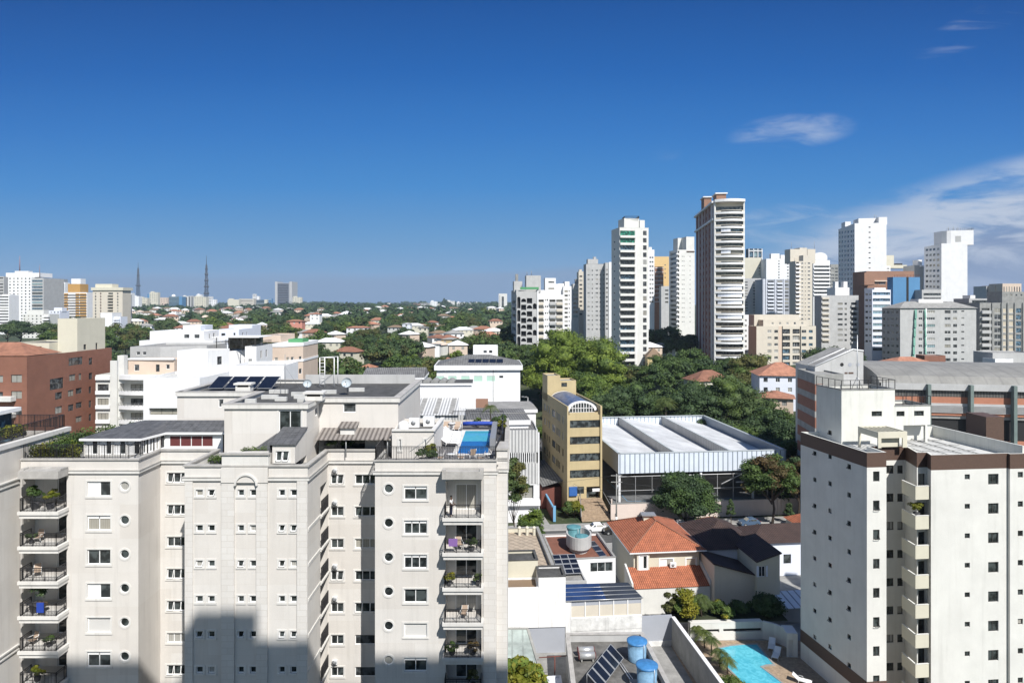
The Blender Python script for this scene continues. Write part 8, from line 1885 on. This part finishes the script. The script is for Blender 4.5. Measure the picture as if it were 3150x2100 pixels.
def crown_pts(R_, H_, nb, nl, rng, flat=1.0, lump=.34, top=True):
 """leaf positions on many lumps spread through an uneven crown; returns centres, normals"""
 d = rng.normal(size=(nb,3)); d /= np.linalg.norm(d, axis=1, keepdims=True); d[:,2] = np.abs(d[:,2])*1.15-.38; d /= np.linalg.norm(d, axis=1, keepdims=True)
 rr = rng.uniform(.48, .92, size=(nb,1)); C = d*rr*np.array([R_, R_, H_*.5]); br = rng.uniform(.6, 1.25, size=nb)*lump*R_
 idx = rng.integers(0, nb, size=nl); q = rng.normal(size=(nl,3)); q /= np.linalg.norm(q, axis=1, keepdims=True); q[:,2] = np.where(rng.random(nl) < .72, np.abs(q[:,2]), q[:,2])
 P = C[idx]+q*(br[idx]*rng.uniform(.66, 1.16, size=nl))[:,None]*np.array([1,1,.72*flat]); Nn = q+rng.normal(size=(nl,3))*.55+np.array([0,0,.25]); Nn /= np.linalg.norm(Nn, axis=1, keepdims=True)
 return P, Nn, C, br
def core_mesh(C, br, H_, rng, k=.66, flat=.72):
 V, Fq = [], [];
 for c, r in zip(C, br):
  base = len(V); r = r*k
  for i in range(4):
   th = math.pi*(i+.5)/4
   for j in range(6): ph = 2*math.pi*j/6+i*.5; V.append((c[0]+r*math.sin(th)*math.cos(ph), c[1]+r*math.sin(th)*math.sin(ph), c[2]+r*flat*math.cos(th)))
  for i in range(3):
   for j in range(6): j2 = (j+1)%6; Fq.append((base+i*6+j, base+(i+1)*6+j, base+(i+1)*6+j2, base+i*6+j2))
  Fq.append((base, base+1, base+2, base+3)); Fq.append((base, base+3, base+4, base+5))
 return np.array(V), np.array(Fq)
def make_tree(name, label, mat, R_, H_, trunk, nb=34, nl=7000, leaf=.28, group=None, flat=1.0, lump=.34, seed=1, cat='tree', core=True, limbs=6, mat2=None, loc=(0,0,0), col_=False):
 rng = np.random.default_rng(seed); t = thing(name, label, cat, loc, 0, group)
 P, Nn, C, br = crown_pts(R_, H_, nb, nl, rng, flat, lump)
 if col_: P[:,:2] *= (1-np.clip((P[:,2]+H_*.45)/(H_*1.0), 0, 1))[:,None]**.7+.12
 off = np.array([0,0,trunk+H_*.42]); V, Fq = leaf_quads(P+off, Nn, leaf, rng)
 if core: V2, F2 = core_mesh(C+off, br, H_, rng);
 if core and not col_: Fq = np.vstack([Fq, F2+len(V)]); V = np.vstack([V, V2])
 me = np_mesh('crown', V, Fq, [mat]+([mat2] if mat2 else []))
 if mat2:
  cz = V.reshape(-1, 3)[Fq[:,0]]; k = np.sin(cz[:,0]*1.1+seed)+np.sin(cz[:,1]*1.3+2)+np.sin(cz[:,2]*1.2); me.polygons.foreach_set('material_index', (k > .55).astype(np.int32))
 o = bpy.data.objects.new('crown', me); link(o, t); KIDS.setdefault(t.name, []).append(o)
 q = MB(); tr = max(.12, R_*.055); top = trunk+H_*.35
 q.tube([(0,0,-.5),(.08*R_,.03*R_,trunk*.6),(.0,.1*R_,top)], tr, 8, r2=tr*.45)
 for i in range(limbs):
  a = i*2*math.pi/limbs+rng.uniform(-.3,.3); z0 = trunk*rng.uniform(.7,1.0); q.tube([(0,.03,z0),(R_*.3*math.cos(a),R_*.3*math.sin(a),z0+H_*.18),(R_*.62*math.cos(a),R_*.62*math.sin(a),z0+H_*.38)], tr*.5, 5, r2=tr*.15)
 q.build('trunk', M.bark, t); return t
def palm_tree(label, x, y, z, h, r, group=None, n=34, name='palm_tree', seed=3, mat=None):
 rng = random.Random(seed); t = thing(name, label, 'palm tree', (x, y, z), rng.uniform(0, 6), group); q = MB(); q.tube([(0,0,-.2),(.06*h,0,h*.5),(.04*h,.02*h,h)], max(.06, r*.08), 7, r2=max(.045, r*.06)); q.build('trunk', M.bark, t)
 q = MB()
 for i in range(n):
  a = 2*math.pi*i/n+rng.uniform(-.15,.15); e = rng.uniform(-.25, 1.15); L_ = r*rng.uniform(.85,1.15); pts = []
  for k in range(7):
   f = k/6; rad = L_*(f*math.cos(e*.8)*.98); zz_ = h+L_*(f*math.sin(e)*.9-f*f*(.55+.3*math.sin(e))); pts.append(Vector((.04*h+rad*math.cos(a), .02*h+rad*math.sin(a), zz_)))
  sd_ = Vector((-math.sin(a), math.cos(a), 0))
  for k in range(6):
   p, p2 = pts[k], pts[k+1]
   for s in (-1, 1):
    for m_ in (0, .5):
     b = p+(p2-p)*m_; w_ = L_*.30*math.sin(math.pi*(k+m_+.8)/7.4)+.02; q.face([b, b+(p2-p)*.36, b+(p2-p)*.7+sd_*s*w_-Vector((0,0,w_*.55))])
 q.build('crown', mat or M.palm, t); return t
# trees along the street and in the gardens
def near_tree(label, px, pyb, D, R_, H_, trunk, mat, **k):
 return make_tree('tree', label, mat, R_, H_, trunk, loc=(X(px,D), D, Z(pyb,D)), **k)
make_tree('street_tree', 'round grey-green street tree in front of the sports court', M.leafd, 6.0, 9.0, .8, nb=80, nl=24000, leaf=.20, seed=4, lump=.27, loc=(X(2105,126.5),126.5,.1), mat2=M.leaf)
make_tree('street_tree', 'spreading street tree with russet seed pods at the right end of the pink wall', M.leaf, 5.8, 9.0, 4.4, nb=74, nl=22000, leaf=.20, seed=9, lump=.25, loc=(X(2375,127.2),127.2,.1), mat2=M.leafr)
make_tree('street_tree', 'second russet-leaved tree, half hidden by the white tower', M.leafr, 3.6, 8.0, 5.0, nb=40, nl=10000, leaf=.20, seed=12, lump=.27, loc=(X(2455,129),129,.1), mat2=M.leafd)
for i, (px, D, h, lb) in enumerate(((2248,127.3,5.4,'narrow dark cypress between the round tree and the blue-grey car'),(2428,127.0,5.0,'narrow cypress below the russet tree near the white tower'))):
 make_tree('cypress', lb, M.leafd, .95, h, .1, nb=26, nl=3500, leaf=.13, seed=20+i, lump=.4, loc=(X(px,D),D,.1), col_=True, limbs=0)
make_tree('tree', 'olive-green tree squeezed between the cream building and the corrugated block', M.leafd, 2.5, 11.5, 4.0, nb=46, nl=9000, leaf=.20, seed=31, lump=.40, loc=(.2,118.5,0), mat2=M.leafo)
make_tree('tree', 'bright green garden tree beside the paved lane, behind the sand-tiled roof', M.leaf, 2.3, 6.5, .8, nb=30, nl=6000, leaf=.19, seed=33, lump=.42, loc=(X(1632,114),114,0), mat2=M.leafb)
make_tree('shrub', 'clipped yellow-green bush at the foot of the sand-yellow office', M.leafy, 1.9, 3.6, .1, nb=20, nl=3500, leaf=.16, seed=35, cat='shrub', loc=(X(1765,131),131,0), limbs=0, mat2=M.leaf)
make_tree('tree', 'light green tree right behind the corrugated block next to the office', M.leafb, 3.0, 6.0, 3, nb=26, nl=5000, leaf=.24, seed=36, lump=.4, loc=(X(1652,172),172,2), mat2=M.leaf)
make_tree('shrub', 'small dark shrub at the end of the sand-tiled roof', M.leafd, 1.4, 2.4, .1, nb=14, nl=2000, leaf=.14, seed=37, cat='shrub', loc=(X(1685,115),115,.1), limbs=0)
# the mass of park trees behind office and court: individually placed crowns
A_ = [
 (1745,232,13,21,7,'leafb','leafb','huge bright yellow-green tree, left crown above the sand-yellow office'),(1830,225,12,20,6,'leafb','leaf','huge bright yellow-green tree, right crown beside the green-topped tower'),(1690,222,8,15,5,'leafb','leafb','bright green tree at the left foot of the yellow-green giants'),(1790,205,9,14,4,'leafb','leaf','bright tree in front of the two yellow-green giants'),(1875,210,7,13,4,'leafb','leaf','smaller bright tree at the right foot of the yellow-green giants'),(1660,240,6,10,4,'leafd','leaf','dark green tree behind the left foot of the yellow-green giants'),
 (1880,186,6.5,11,5,'leafd','leafd','dark layered conifer-like tree behind the sports court, left'),(1935,188,8,14,4,'leafd','leaf','tall dark layered tree behind the sports court'),(1985,190,6,10,4,'leafd','leaf','dark tree right of the tall layered one behind the court'),(2010,228,7,10,5,'leaf','leafd','mid-green tree below the small yellow house'),(1950,230,7,9,5,'leafd','leafo','olive-tinged dark tree under the green-topped tower'),
 (2068,240,8,12,5,'leaf','leafd','green tree left of the tallest tower\'s foot'),(2120,246,8,12,5,'leaf','leaf','green tree at the left corner of the tallest tower'),(2170,240,7,11,4,'leafd','leaf','dark green tree under the brick flank of the tallest tower'),(2235,244,6,9,5,'leaf','leafd','green tree in front of the tallest tower\'s entrance'),(2318,236,9,12,5,'leafo','leaf','olive domed tree right of the tallest tower'),(2285,228,5,8,4,'leafo','leafo','small olive tree at the right foot of the tallest tower'),
 (2095,200,7,12,4,'leafd','leaf','dense dark tree left of the terracotta roof in the trees'),(2150,186,8,13,4.5,'leafd','leafd','dense dark tree in front of the terracotta roof in the trees'),(2215,190,10,16,4.5,'leafd','leaf','largest dark tree behind the sawtooth roof'),(2290,188,9,14,4,'leafd','leafd','broad dark tree right of the largest dark tree'),(2190,176,6,9,3,'leafd','leaf','low dark tree directly behind the court\'s back edge'),(2255,170,6,9,3,'leaf','leafd','low mid-green tree at the right rear of the court'),(2345,176,7,11,3,'leafd','leafd','dark tree between the court and the white villa'),(2330,158,5.5,8.5,3,'leafd','leaf','blue-green tree along the court\'s right side'),(2392,176,6,9,5,'leafd','leaf','leafy tree hiding the lower storey of the white villa'),(2380,150,5,9,3,'leafd','leafd','shaded tree between the court and the brick building'),(2420,160,6,10,4,'leafd','leafd','dark tree left of the brick building with concrete bands'),(2435,142,4.2,12,2,'leafr','leaf','tall russet tree beside the court, left of the white tower'),(2395,136,4,8,2,'leafd','leaf','dark bush-like tree behind the right corner of the court'),(2130,212,5,9,3,'leafd','leafd','shaded tree in the gap above the court, near the far street'),
 (2035,205,5,9,3,'leafd','leaf','tree with dark foliage beside the tall palm'),(1640,262,7,9,4,'leafd','leaf','green tree right of the white office roof'),(1560,262,7,9,3,'leaf','leafd','green tree just behind the white office\'s tank house'),(1610,286,7,10,3,'leafd','leaf','dark tree at the left foot of the arch building'),
 (2010,345,8,13,4,'leafd','leafd','dark tree high between the two central towers'),(2045,360,9,13,4,'leafd','leafd','broad dark tree between the cream and the green-topped tower'),(2100,330,9,11,4,'leafd','leafd','dark tree below the cream tower'),(2075,318,7,9,4,'leafd','leafd','shaded dark tree above the yellow house'),(2130,335,7,10,4,'leafd','leafd','dark tree touching the brick flank of the tallest tower'),(1700,300,8,12,5,'leafd','leafb','tree before the shallow balconies of the arch block'),(1600,430,11,16,4,'leafd','leafd','dark tall tree left of the arch building'),(1545,330,8,12,3,'leafd','leaf','dark tree between the slope and the arch building'),(1580,345,8,15,5,'leafd','leafd','very dark tree touching the arch building'),
 (2545,262,8,11,5,'leafd','leafd','dark trees left of the grey half-shaded block'),(2580,268,7,10,4,'leafd','leafd','dark tree before the grey half-shaded block'),(2620,262,6,9,4,'leafd','leafd','dark tree behind the slanted glass roof'),(2700,236,6,7,3,'leaf','leafd','green tree above the left end of the arched roof'),(2735,240,5,7,3,'leafd','leaf','small tree left of the netted block'),
 (345,245,8,12,4,'leafd','leaf','green tree below the bright white tower'),(300,255,7,10,4,'leafd','leaf','green tree right behind the cream roof tower'),(340,200,6,9,4,'leafd','leaf','dark tree beside the brick block'),(150,470,10,13,4,'leafd','leafd','dark tree between the pinkish flats and the cream roof tower'),(60,480,11,12,4,'leafd','leafd','dark tree under the big white slab at left'),(20,470,9,11,4,'leafd','leaf','dark tree at the left edge'),(150,800,16,24,6,'leafd','leafd','dark trees below the magenta block'),(278,760,12,22,5,'leafd','leafd','dark tree between the mustard and beige towers'),
]
for i, (px, D, R_, H_, tr, m1, m2, lb) in enumerate(A_):
 mid = D < 200; make_tree('tree', lb, getattr(M, m1), R_, H_, tr, nb=46 if D < 260 else 30, nl=9000 if D < 260 else 4500, leaf=.28 if mid else .36 if D < 300 else .5, seed=50+i, lump=.31, loc=(X(px,D), D, ground_z(X(px,D),D)-.3), mat2=getattr(M, m2), limbs=4)
for (px, D, z, h, r, lb, sd_) in ((2045,184,3,12,3.6,'tall feathery palm rising behind the sports court',1),(1900,236,7,9,3,'palm among the dark trees under the green-topped tower',2),(2070,196,4,9,3,'second palm behind the sports court, right of the tall one',5)): palm_tree(lb, X(px,D), D, z, h, r, seed=sd_)
def hides(x, D, top, r):
 px = HX+x*FP/D; yt = HY-(top-CZ)*FP/D; rr = r*FP/D
 return any(abs(px-h[0]) < h[3]*.62+rr*.8 and ((D < h[2]+3 and yt < h[1]) or abs(D-h[2]) < 9) for h in HSCR)
# slope of individual trees, sharing a few crown meshes
PR = []
defs = [('leafd','leafd'),('leafd','leaf'),('leaf','leafd'),('leaf','leafo'),('leafo','leaf'),('leafd','leafo'),('leaf','leafb')]
gl2 = ['dark green broad-leaved tree on the wooded slope', 'mid-green tree on the wooded slope', 'olive-tinged tree on the wooded slope']
for i, (a, b) in enumerate(defs):
 t = make_tree('tree', gl2[0 if a == 'leafd' else 1 if a == 'leaf' else 2], getattr(M, a), 6.5, 9.5, 2.2, nb=26, nl=2600, leaf=.50, seed=200+i, lump=.36, mat2=getattr(M, b), limbs=3, group='trees of the wooded slope'); PR.append(t)
TS = random.Random(5); used_t = [0]*len(PR); spots = []
BL = [(1655,200,26),]
cnt = 0; tries = 0
while cnt < 236 and tries < 9000:
 tries += 1
 D = 215*(820/215)**(TS.random()**.80); px = TS.uniform(640, 1600) if TS.random() < .86 else TS.uniform(150, 660)
 if px < 660 and D < 330: continue
 if 1300 < px < 1640 and D < 255: continue
 x = X(px, D)
 if any((x-a)**2+(D-b)**2 < (6.5+D*.006)**2 for a, b in spots): continue
 if hides(x, D, ground_z(x, D)+9.5, 5.5): continue
 spots.append((x, D)); i = TS.randrange(len(PR)); s = TS.uniform(.72, 1.25)*(1+.15*(D > 500)); loc = (x, D, ground_z(x, D)-.3); p = PR[i]
 if not used_t[i]: p.location = loc; p.scale = (s,)*3; used_t[i] = 1
 else: dup(p, loc, TS.uniform(0, 6.28), scale=(s, s, s*TS.uniform(.85, 1.2)))
 cnt += 1
for i in range(len(PR)):
 if not used_t[i]: D = 300+i*20; PR[i].location = (X(900+i*40,D), D, ground_z(0,D))
# the far wood, one mass nobody could count
rng = np.random.default_rng(77); Vs, Fs_ = [], []; base = 0
for m in range(2600):
 D = 620*(3600/620)**rng.random(); px = rng.uniform(60, 1990) if D > 900 else rng.uniform(350, 1600); x = X(px, D)
 if hides(x, D, ground_z(x, D)+11, 7) and rng.random() < .93: continue
 if D < 820 and rng.random() < .5: continue
 R_ = rng.uniform(6.5, 10.5)*(1+(D-600)/4500); H_ = R_*1.5; nl = 110 if D < 1500 else 50
 d = rng.normal(size=(nl,3)); d /= np.linalg.norm(d, axis=1, keepdims=True); d[:,2] = np.abs(d[:,2]); P = d*np.array([R_, R_, H_*.8])*rng.uniform(.62, 1.05, size=(nl,1))+np.array([x, D, ground_z(x, D)+1.5+ (3*math.sin(x*.011+D*.004) if D > 700 else 0)])
 Nn = d+rng.normal(size=(nl,3))*.3; Nn /= np.linalg.norm(Nn, axis=1, keepdims=True); V, Fq = leaf_quads(P, Nn, R_*.30, rng); Vs.append(V); Fs_.append(Fq+base); base += len(V)
me = np_mesh('far_wood', np.vstack(Vs), np.vstack(Fs_), [M.leafd, M.leaf]); me.polygons.foreach_set('material_index', (rng.random(base//4) < .3).astype(np.int32))
o = bpy.data.objects.new('far_wood', me); link(o); tag(o, 'dark green wood covering the far slope up to the skyline', 'wood', None, 'stuff')
make_tree('tree', 'pointed dark tree standing above the distant white row', M.leafd, 14, 30, 2, nb=30, nl=2500, leaf=1.6, seed=400, lump=.42, loc=(X(1368,2000),2000,ground_z(0,2000)), col_=True, limbs=0)
# undergrowth between the park trees
Vs, Fs_ = [], []; base = 0
for m in range(900):
 D = rng.uniform(172, 290); px = rng.uniform(1500, 2700) if rng.random() < .8 else rng.uniform(640, 1300); x = X(px, D)
 if D < 215 and px < 1610: continue
 if 2 < x < 11 and D < 262: continue
 if 46 < x < 64 and 196 < D < 262: continue
 R_ = rng.uniform(1.2, 2.8); nl = 60; d = rng.normal(size=(nl,3)); d /= np.linalg.norm(d, axis=1, keepdims=True); d[:,2] = np.abs(d[:,2]); P = d*np.array([R_, R_, R_*.8])*rng.uniform(.6, 1.05, size=(nl,1))+np.array([x, D, ground_z(x, D)])
 Nn = d+rng.normal(size=(nl,3))*.3; Nn /= np.linalg.norm(Nn, axis=1, keepdims=True); V, Fq = leaf_quads(P, Nn, .45, rng); Vs.append(V); Fs_.append(Fq+base); base += len(V)
me = np_mesh('undergrowth', np.vstack(Vs), np.vstack(Fs_), [M.leafd, M.leaf]); me.polygons.foreach_set('material_index', (rng.random(base//4) < .4).astype(np.int32))
o = bpy.data.objects.new('undergrowth', me); link(o); tag(o, 'dense low undergrowth filling the ground between the park trees', 'undergrowth', None, 'stuff')
# planting near the pool and on terraces
sh = make_tree('shrub', 'large yellow-green shrub at the top of the palm bed', M.leafy, 1.9, 3.4, .1, nb=26, nl=5200, leaf=.15, seed=300, cat='shrub', loc=(21.6,84.9,2.0), limbs=0, lump=.4, mat2=M.leaf)
make_tree('shrub', 'yellow-flowering shrub between the palm and the dark bush above the pool', M.leafy, 1.3, 2.0, .1, nb=16, nl=2200, leaf=.13, seed=301, cat='shrub', loc=(26.3,85.0,2.0), limbs=0, lump=.42, mat2=M.leaf)
make_tree('shrub', 'very dark rounded bush in the shade above the curved wall', M.leafd, 2.0, 3.0, .1, nb=26, nl=5000, leaf=.14, seed=302, cat='shrub', loc=(32.3,86.3,1.4), limbs=0, lump=.4)
make_tree('shrub', 'dark shrub in the shade left of the rounded bush', M.leafd, 1.1, 1.5, .1, nb=18, nl=2000, leaf=.13, seed=303, cat='shrub', loc=(28.6,86.0,2.0), limbs=0, lump=.4)
make_tree('shrub', 'olive shrub at the left end of the flower bed', M.leafo, 1.2, 2.8, .1, nb=14, nl=2200, leaf=.14, seed=304, cat='shrub', loc=(19.9,85.6,2.0), limbs=0, lump=.4)
make_tree('shrub', 'yellow-green bush cut by the bottom edge beside the garden pool', M.leafy, 1.5, 1.9, .1, nb=16, nl=2600, leaf=.12, seed=305, cat='shrub', loc=(23.0,71.6,0), limbs=0, lump=.42, mat2=M.leaf)
make_tree('banana_plant', 'lush yellow-green plant at the bottom edge beside the cream pier', M.leafy, 2.0, 3.6, 2.6, nb=22, nl=2200, leaf=.34, seed=306, cat='plant', loc=(.9,67.5,0), limbs=0, lump=.45, mat2=M.leafb)
make_tree('shrub', 'dark green shrub behind the lush yellow-green plant', M.leaf, 1.0, 2.2, .2, nb=12, nl=1800, leaf=.14, seed=307, cat='shrub', loc=(2.9,69.5,.6), limbs=0, lump=.4)
palm_tree('bushy palm above the white retaining wall', 23.7, 85.3, 2.0, 2.3, 1.6, seed=11)
for i, (px, py) in enumerate(((2143,1968),(2168,1992),(2190,2015),(2213,2050),(2240,2078))):
 D = Dz(py, 0); x = X(px, D); palm_tree(['palm farthest up the palm bed','second palm down the palm bed, beside the pool','third palm down the palm bed, beside the pool','fourth palm down the palm bed, leaning over the pool','palm nearest the bottom edge in the palm bed'][i], x, D, 0, 1.7+.15*(i%3), 1.1+.1*(i%2), 'row of young palms along the pool', seed=40+i)
palm_tree('slender potted palm at the back of the roof terrace', -2.4, 77.6, 27.0, 2.4, 1.0, n=16, seed=60)
def potted(label, x, y, z, r, h, mat, mat2=None, pot=True, seed=0):
 t = thing('potted_plant', label, 'plant', (x, y, z));
 q = MB(); q.lathe((0,0,0), [(r*.4,0),(r*.55,h*.32),(r*.5,h*.32),(.001,h*.30)], 12); q.build('pot', M.tubm, t)
 rng = np.random.default_rng(seed); P, Nn, C, br = crown_pts(r, h*.8, 9, 700, rng, 1, .45); V, Fq = leaf_quads(P+np.array([0,0,h*.68]), Nn, .09, rng); me = np_mesh('leaves', V, Fq, [mat]); o = bpy.data.objects.new('leaves', me); link(o, t); return t
for i, a in enumerate(((-7.3,61.6,27,.55,1.3,'leafy','bright yellow-green plant in a pot by the pool house corner'),(-8.0,60.6,27,.5,1.1,'leafd','dark potted plant left of the yellow-green one on the terrace'),(-7.0,60.2,27,.45,1.0,'leafd','dark potted plant nearest the railing left of the chairs'),(-1.9,77.4,27,.5,1.1,'leafd','rounded potted bush at the back right of the terrace'),(-3.9,77.7,27,.4,1.0,'leaf','small round potted bush behind the pool cover'),(-1.1,76.0,27,.5,1.6,'leaf','tall potted plant on the terrace edge beside the pool'),(-1.15,73.2,27,.45,1.4,'leafy','yellow-green potted plant on the terrace edge, nearer'),(-15.4,64.0,27,.6,1.3,'leafd','potted plant in the shade under the corrugated awning'),(-16.6,63.2,27,.5,1.7,'leafd','tall plant left under the corrugated awning'))):
 potted(a[6], *a[:5], getattr(M, a[5]), seed=500+i)
def hedge(label, pts, z, w, h, nl, leaf, mats, seed, name='hedge'):
 rng = np.random.default_rng(seed); t = thing(name, label, 'hedge', (pts[0][0], pts[0][1], z)); Ps = []
 for a, b in zip(pts[:-1], pts[1:]):
  k = nl//(len(pts)-1); f = rng.random((k,1)); P = np.array([[a[0],a[1]]])*(1-f)+np.array([[b[0],b[1]]])*f; hh = h*(.65+.35*np.sin(f[:,0]*23+seed)*np.sin(f[:,0]*9)); an = rng.uniform(0, 2*np.pi, k); rr = np.sqrt(rng.random(k))*w
  Ps.append(np.column_stack([P[:,0]+rr*np.cos(an), P[:,1]+rr*np.sin(an), rng.random(k)**.7*hh]))
 P = np.vstack(Ps)-np.array([pts[0][0], pts[0][1], 0]); Nn = rng.normal(size=P.shape)+np.array([0,-.4,.5]); Nn /= np.linalg.norm(Nn, axis=1, keepdims=True); V, Fq = leaf_quads(P, Nn, leaf, rng); me = np_mesh('leaves', V, Fq, mats)
 if len(mats) > 1: c = V[Fq[:,0]]; me.polygons.foreach_set('material_index', ((np.sin(c[:,0]*2.1)+np.sin(c[:,1]*1.7+1)+np.sin(c[:,2]*3)) > .3).astype(np.int32))
 o = bpy.data.objects.new('leaves', me); link(o, t); q = MB()
 for a, b in zip(pts[:-1], pts[1:]): F = Fr((a[0]-pts[0][0],a[1]-pts[0][1]),(b[0]-pts[0][0],b[1]-pts[0][1])); q.fbox(F, 0, F.len, -.02, .30, -w*.8, w*.8)
 q.build('planter', M.tubm, t); return t
hedge('green and yellow roof garden plants behind the railing of the left wing', [(-42.0,60.2),(-38.6,60.3)], 27.3, .6, 1.7, 4200, .11, [M.leaf, M.leafy], 1)
hedge('dense dark green plants at the rear of the left roof garden', [(-42.0,62.5),(-41.2,67),(-37.6,71)], 27.0, .9, 2.1, 6500, .13, [M.leafd, M.leaf], 2)
hedge('yellow-green hedge on top of the block at the left edge', [(-46.2,54.5),(-45.0,58.0),(-44.2,61.5)], 29.2, .7, 1.2, 4500, .10, [M.leafy, M.leaf], 3)
hedge('yellow-green plants on the parapet beside the little gable', [(-25.5,57.9),(-23.9,57.9)], 27.5, .45, .7, 1300, .08, [M.leafy, M.leaf], 4)
hedge('small plants along the parapet of the middle bay', [(-23.0,58.3),(-21.2,58.6)], 28.2, .3, .6, 700, .07, [M.leafy, M.leaf], 5)
hedge('planting strip in the palm bed along the boundary wall', [(20.6,81.5),(21.6,73),(22.2,66)], .05, .7, .9, 5200, .12, [M.leaf, M.leafd], 6, 'plant_bed')
hedge('low plants at the rear of the flower bed above the pool', [(20,86.8),(33,87.6)], 2.0, .6, .9, 4200, .13, [M.leafd, M.leaf], 7, 'plant_bed')
# balcony plants and furniture of the cream building
for i, (k, du, r, h, m, lb) in enumerate(((0,1.6,.7,1.9,'leaf','tall leafy plant on the top left balcony'),(0,2.9,.6,1.5,'leafy','second leafy plant on the top left balcony'),(3,1.55,.75,2.3,'leafd','plant trailing over the left end of the fourth left balcony'),(3,2.2,.4,.8,'leafr','low flowers on the fourth left balcony'),(4,2.8,.4,.9,'leaf','potted plant on the fifth left balcony'),(5,1.8,.5,1.2,'leafy','potted plant on the sixth left balcony'),(1,1.3,.4,.9,'leaf','small potted plant on the second left balcony'))):
 p = F0.pt(LG0[0]+du, 0, .6); potted(lb, p[0], p[1], 23.43-PT*k, r, h, getattr(M, m), seed=600+i)
for i, (k, du, r, h, m, lb) in enumerate(((1,2.3,.45,1.0,'leaf','potted plant on the second right balcony'),(2,.35,.45,.9,'leafy','yellowish potted plant on the third right balcony'),(2,2.8,.35,1.0,'leaf','slim potted plant on the third right balcony'),(4,.6,.5,.9,'leaf','plants along the railing of the fifth right balcony'),(4,2.4,.5,.9,'leafr','russet plant on the fifth right balcony'),(5,2.4,.5,1.5,'leafo','tall grassy plant on the lowest visible right balcony'))):
 p = F8.pt(LG8[0]+du, 0, .6); potted(lb, p[0], p[1], 22.93-PT*k, r, h, getattr(M, m), seed=640+i)
for k, du, r, lb, F, LG, zb in ((1,1.7,0,'white balcony chair on the second left balcony',F0,LG0,23.43),(2,1.6,30,'white balcony chair on the third left balcony',F0,LG0,23.43),(4,1.2,-20,'white balcony chair on the fifth left balcony',F0,LG0,23.43),(1,1.2,20,'white balcony chair on the second right balcony',F8,LG8,22.93),(3,1.6,-10,'white balcony chair on the fourth right balcony',F8,LG8,22.93)):
 p = F.pt(LG[0]+du, 0, .3); dup(ch, (p[0], p[1], zb-PT*k), R(r), lb)
t = thing('laundry', 'purple cloth hanging over the railing of the second right balcony', 'cloth', F8.pt(LG8[0]+.35, 22.93-PT, 1.08)); q = MB(); q.box(0,.75,-.06,.02,.55,1.18); q.build('cloth', M.purple, t)
t = thing('laundry', 'dark blue towel on the railing of the fourth left balcony', 'cloth', F0.pt(LG0[0]+2.3, 23.43-3*PT, 1.38)); q = MB(); q.box(0,.6,-.06,.02,.3,1.14); q.build('cloth', M.bluecover, t)
potted('leafy plant spilling over the second balcony of the white tower', 40.0, 67.5, 19.9, .6, 1.5, M.leafy, seed=700)
# utility pole and wires on the street
t = thing('utility_pole', 'leaning concrete utility pole with cross arms at the left end of the pink wall', 'pole', (X(1896,127.4),127.4,.1)); q = MB(); q.tube([(0,0,0),(.05,0,9.2)], .16, 8, r2=.11); q.build('pole', M.greyc, t); q = MB(); q.tube([(0,0,0),(0,0,1.2)], .18, 8); q.build('painted_foot', M.white, t)
for z in (7.6, 8.8): q = MB(); q.box(-1.0,1.1,-.06,.06,z,z+.12); q.build('cross_arm', M.greyc, t)
q = MB(); q.tube([(.25,.1,6.3),(.25,.1,7.1)], .22, 10); q.build('transformer', M.greymetal, t)
for i, (a, b, lb) in enumerate((((X(1896,127.4)-.9,127.4,8.9),(-30,120,8.6),'power line running left from the concrete pole'),((X(1896,127.4)+1.0,127.4,8.9),(58,132,9.4),'power line running right from the concrete pole'),((X(1896,127.4),127.4,7.7),(60,131,6.6),'lower slack cable running right from the concrete pole'),((X(1896,127.4),127.4,7.2),(12,133,6.0),'service cable from the pole to the sand-yellow office'))):
 A0, B0 = Vector(a), Vector(b); q = MB(); q.tube([(A0+(B0-A0)*f-Vector((0,0,1.2*4*f*(1-f)))).to_tuple() for f in [k/12 for k in range(13)]], .025, 3); o = q.build('power_line', M.iron); tag(o, lb, 'cable')
for i, (px, D, h) in enumerate(((1624,205,9),(2268,215,12))):
 t = thing('street_lamp', ['tall thin lamp post right of the white office','lamp post above the trees behind the court'][i], 'street lamp', (X(px,D),D,ground_z(0,D))); q = MB(); q.tube([(0,0,0),(0,0,h)], .09, 6); q.build('post', M.steel, t); q = MB(); q.tube([(0,0,h),(-1.4,0,h+.2)], .06, 5); q.box(-1.9,-1.2,-.12,.12,h+.12,h+.28); q.build('lamp_head', M.steel, t)
# the haze of the dry season over the town
q = MB(); q.box(-6500, 6500, -260, 5200, -9, 262); o = q.build('haze', bpy.data.materials.new('haze_air')); m = o.data.materials[0]; m.use_nodes = True; nt = m.node_tree; nt.nodes.clear()
ho = N(nt, 'ShaderNodeOutputMaterial'); hv = N(nt, 'ShaderNodeVolumePrincipled'); hv.inputs['Color'].default_value = (.62, .76, .95, 1); hv.inputs['Density'].default_value = 0.00010; hv.inputs['Anisotropy'].default_value = 0.0
L(nt, hv.outputs[0], ho.inputs['Volume']); o['kind'] = 'stuff'; o['label'] = 'thin bluish haze over the whole town'
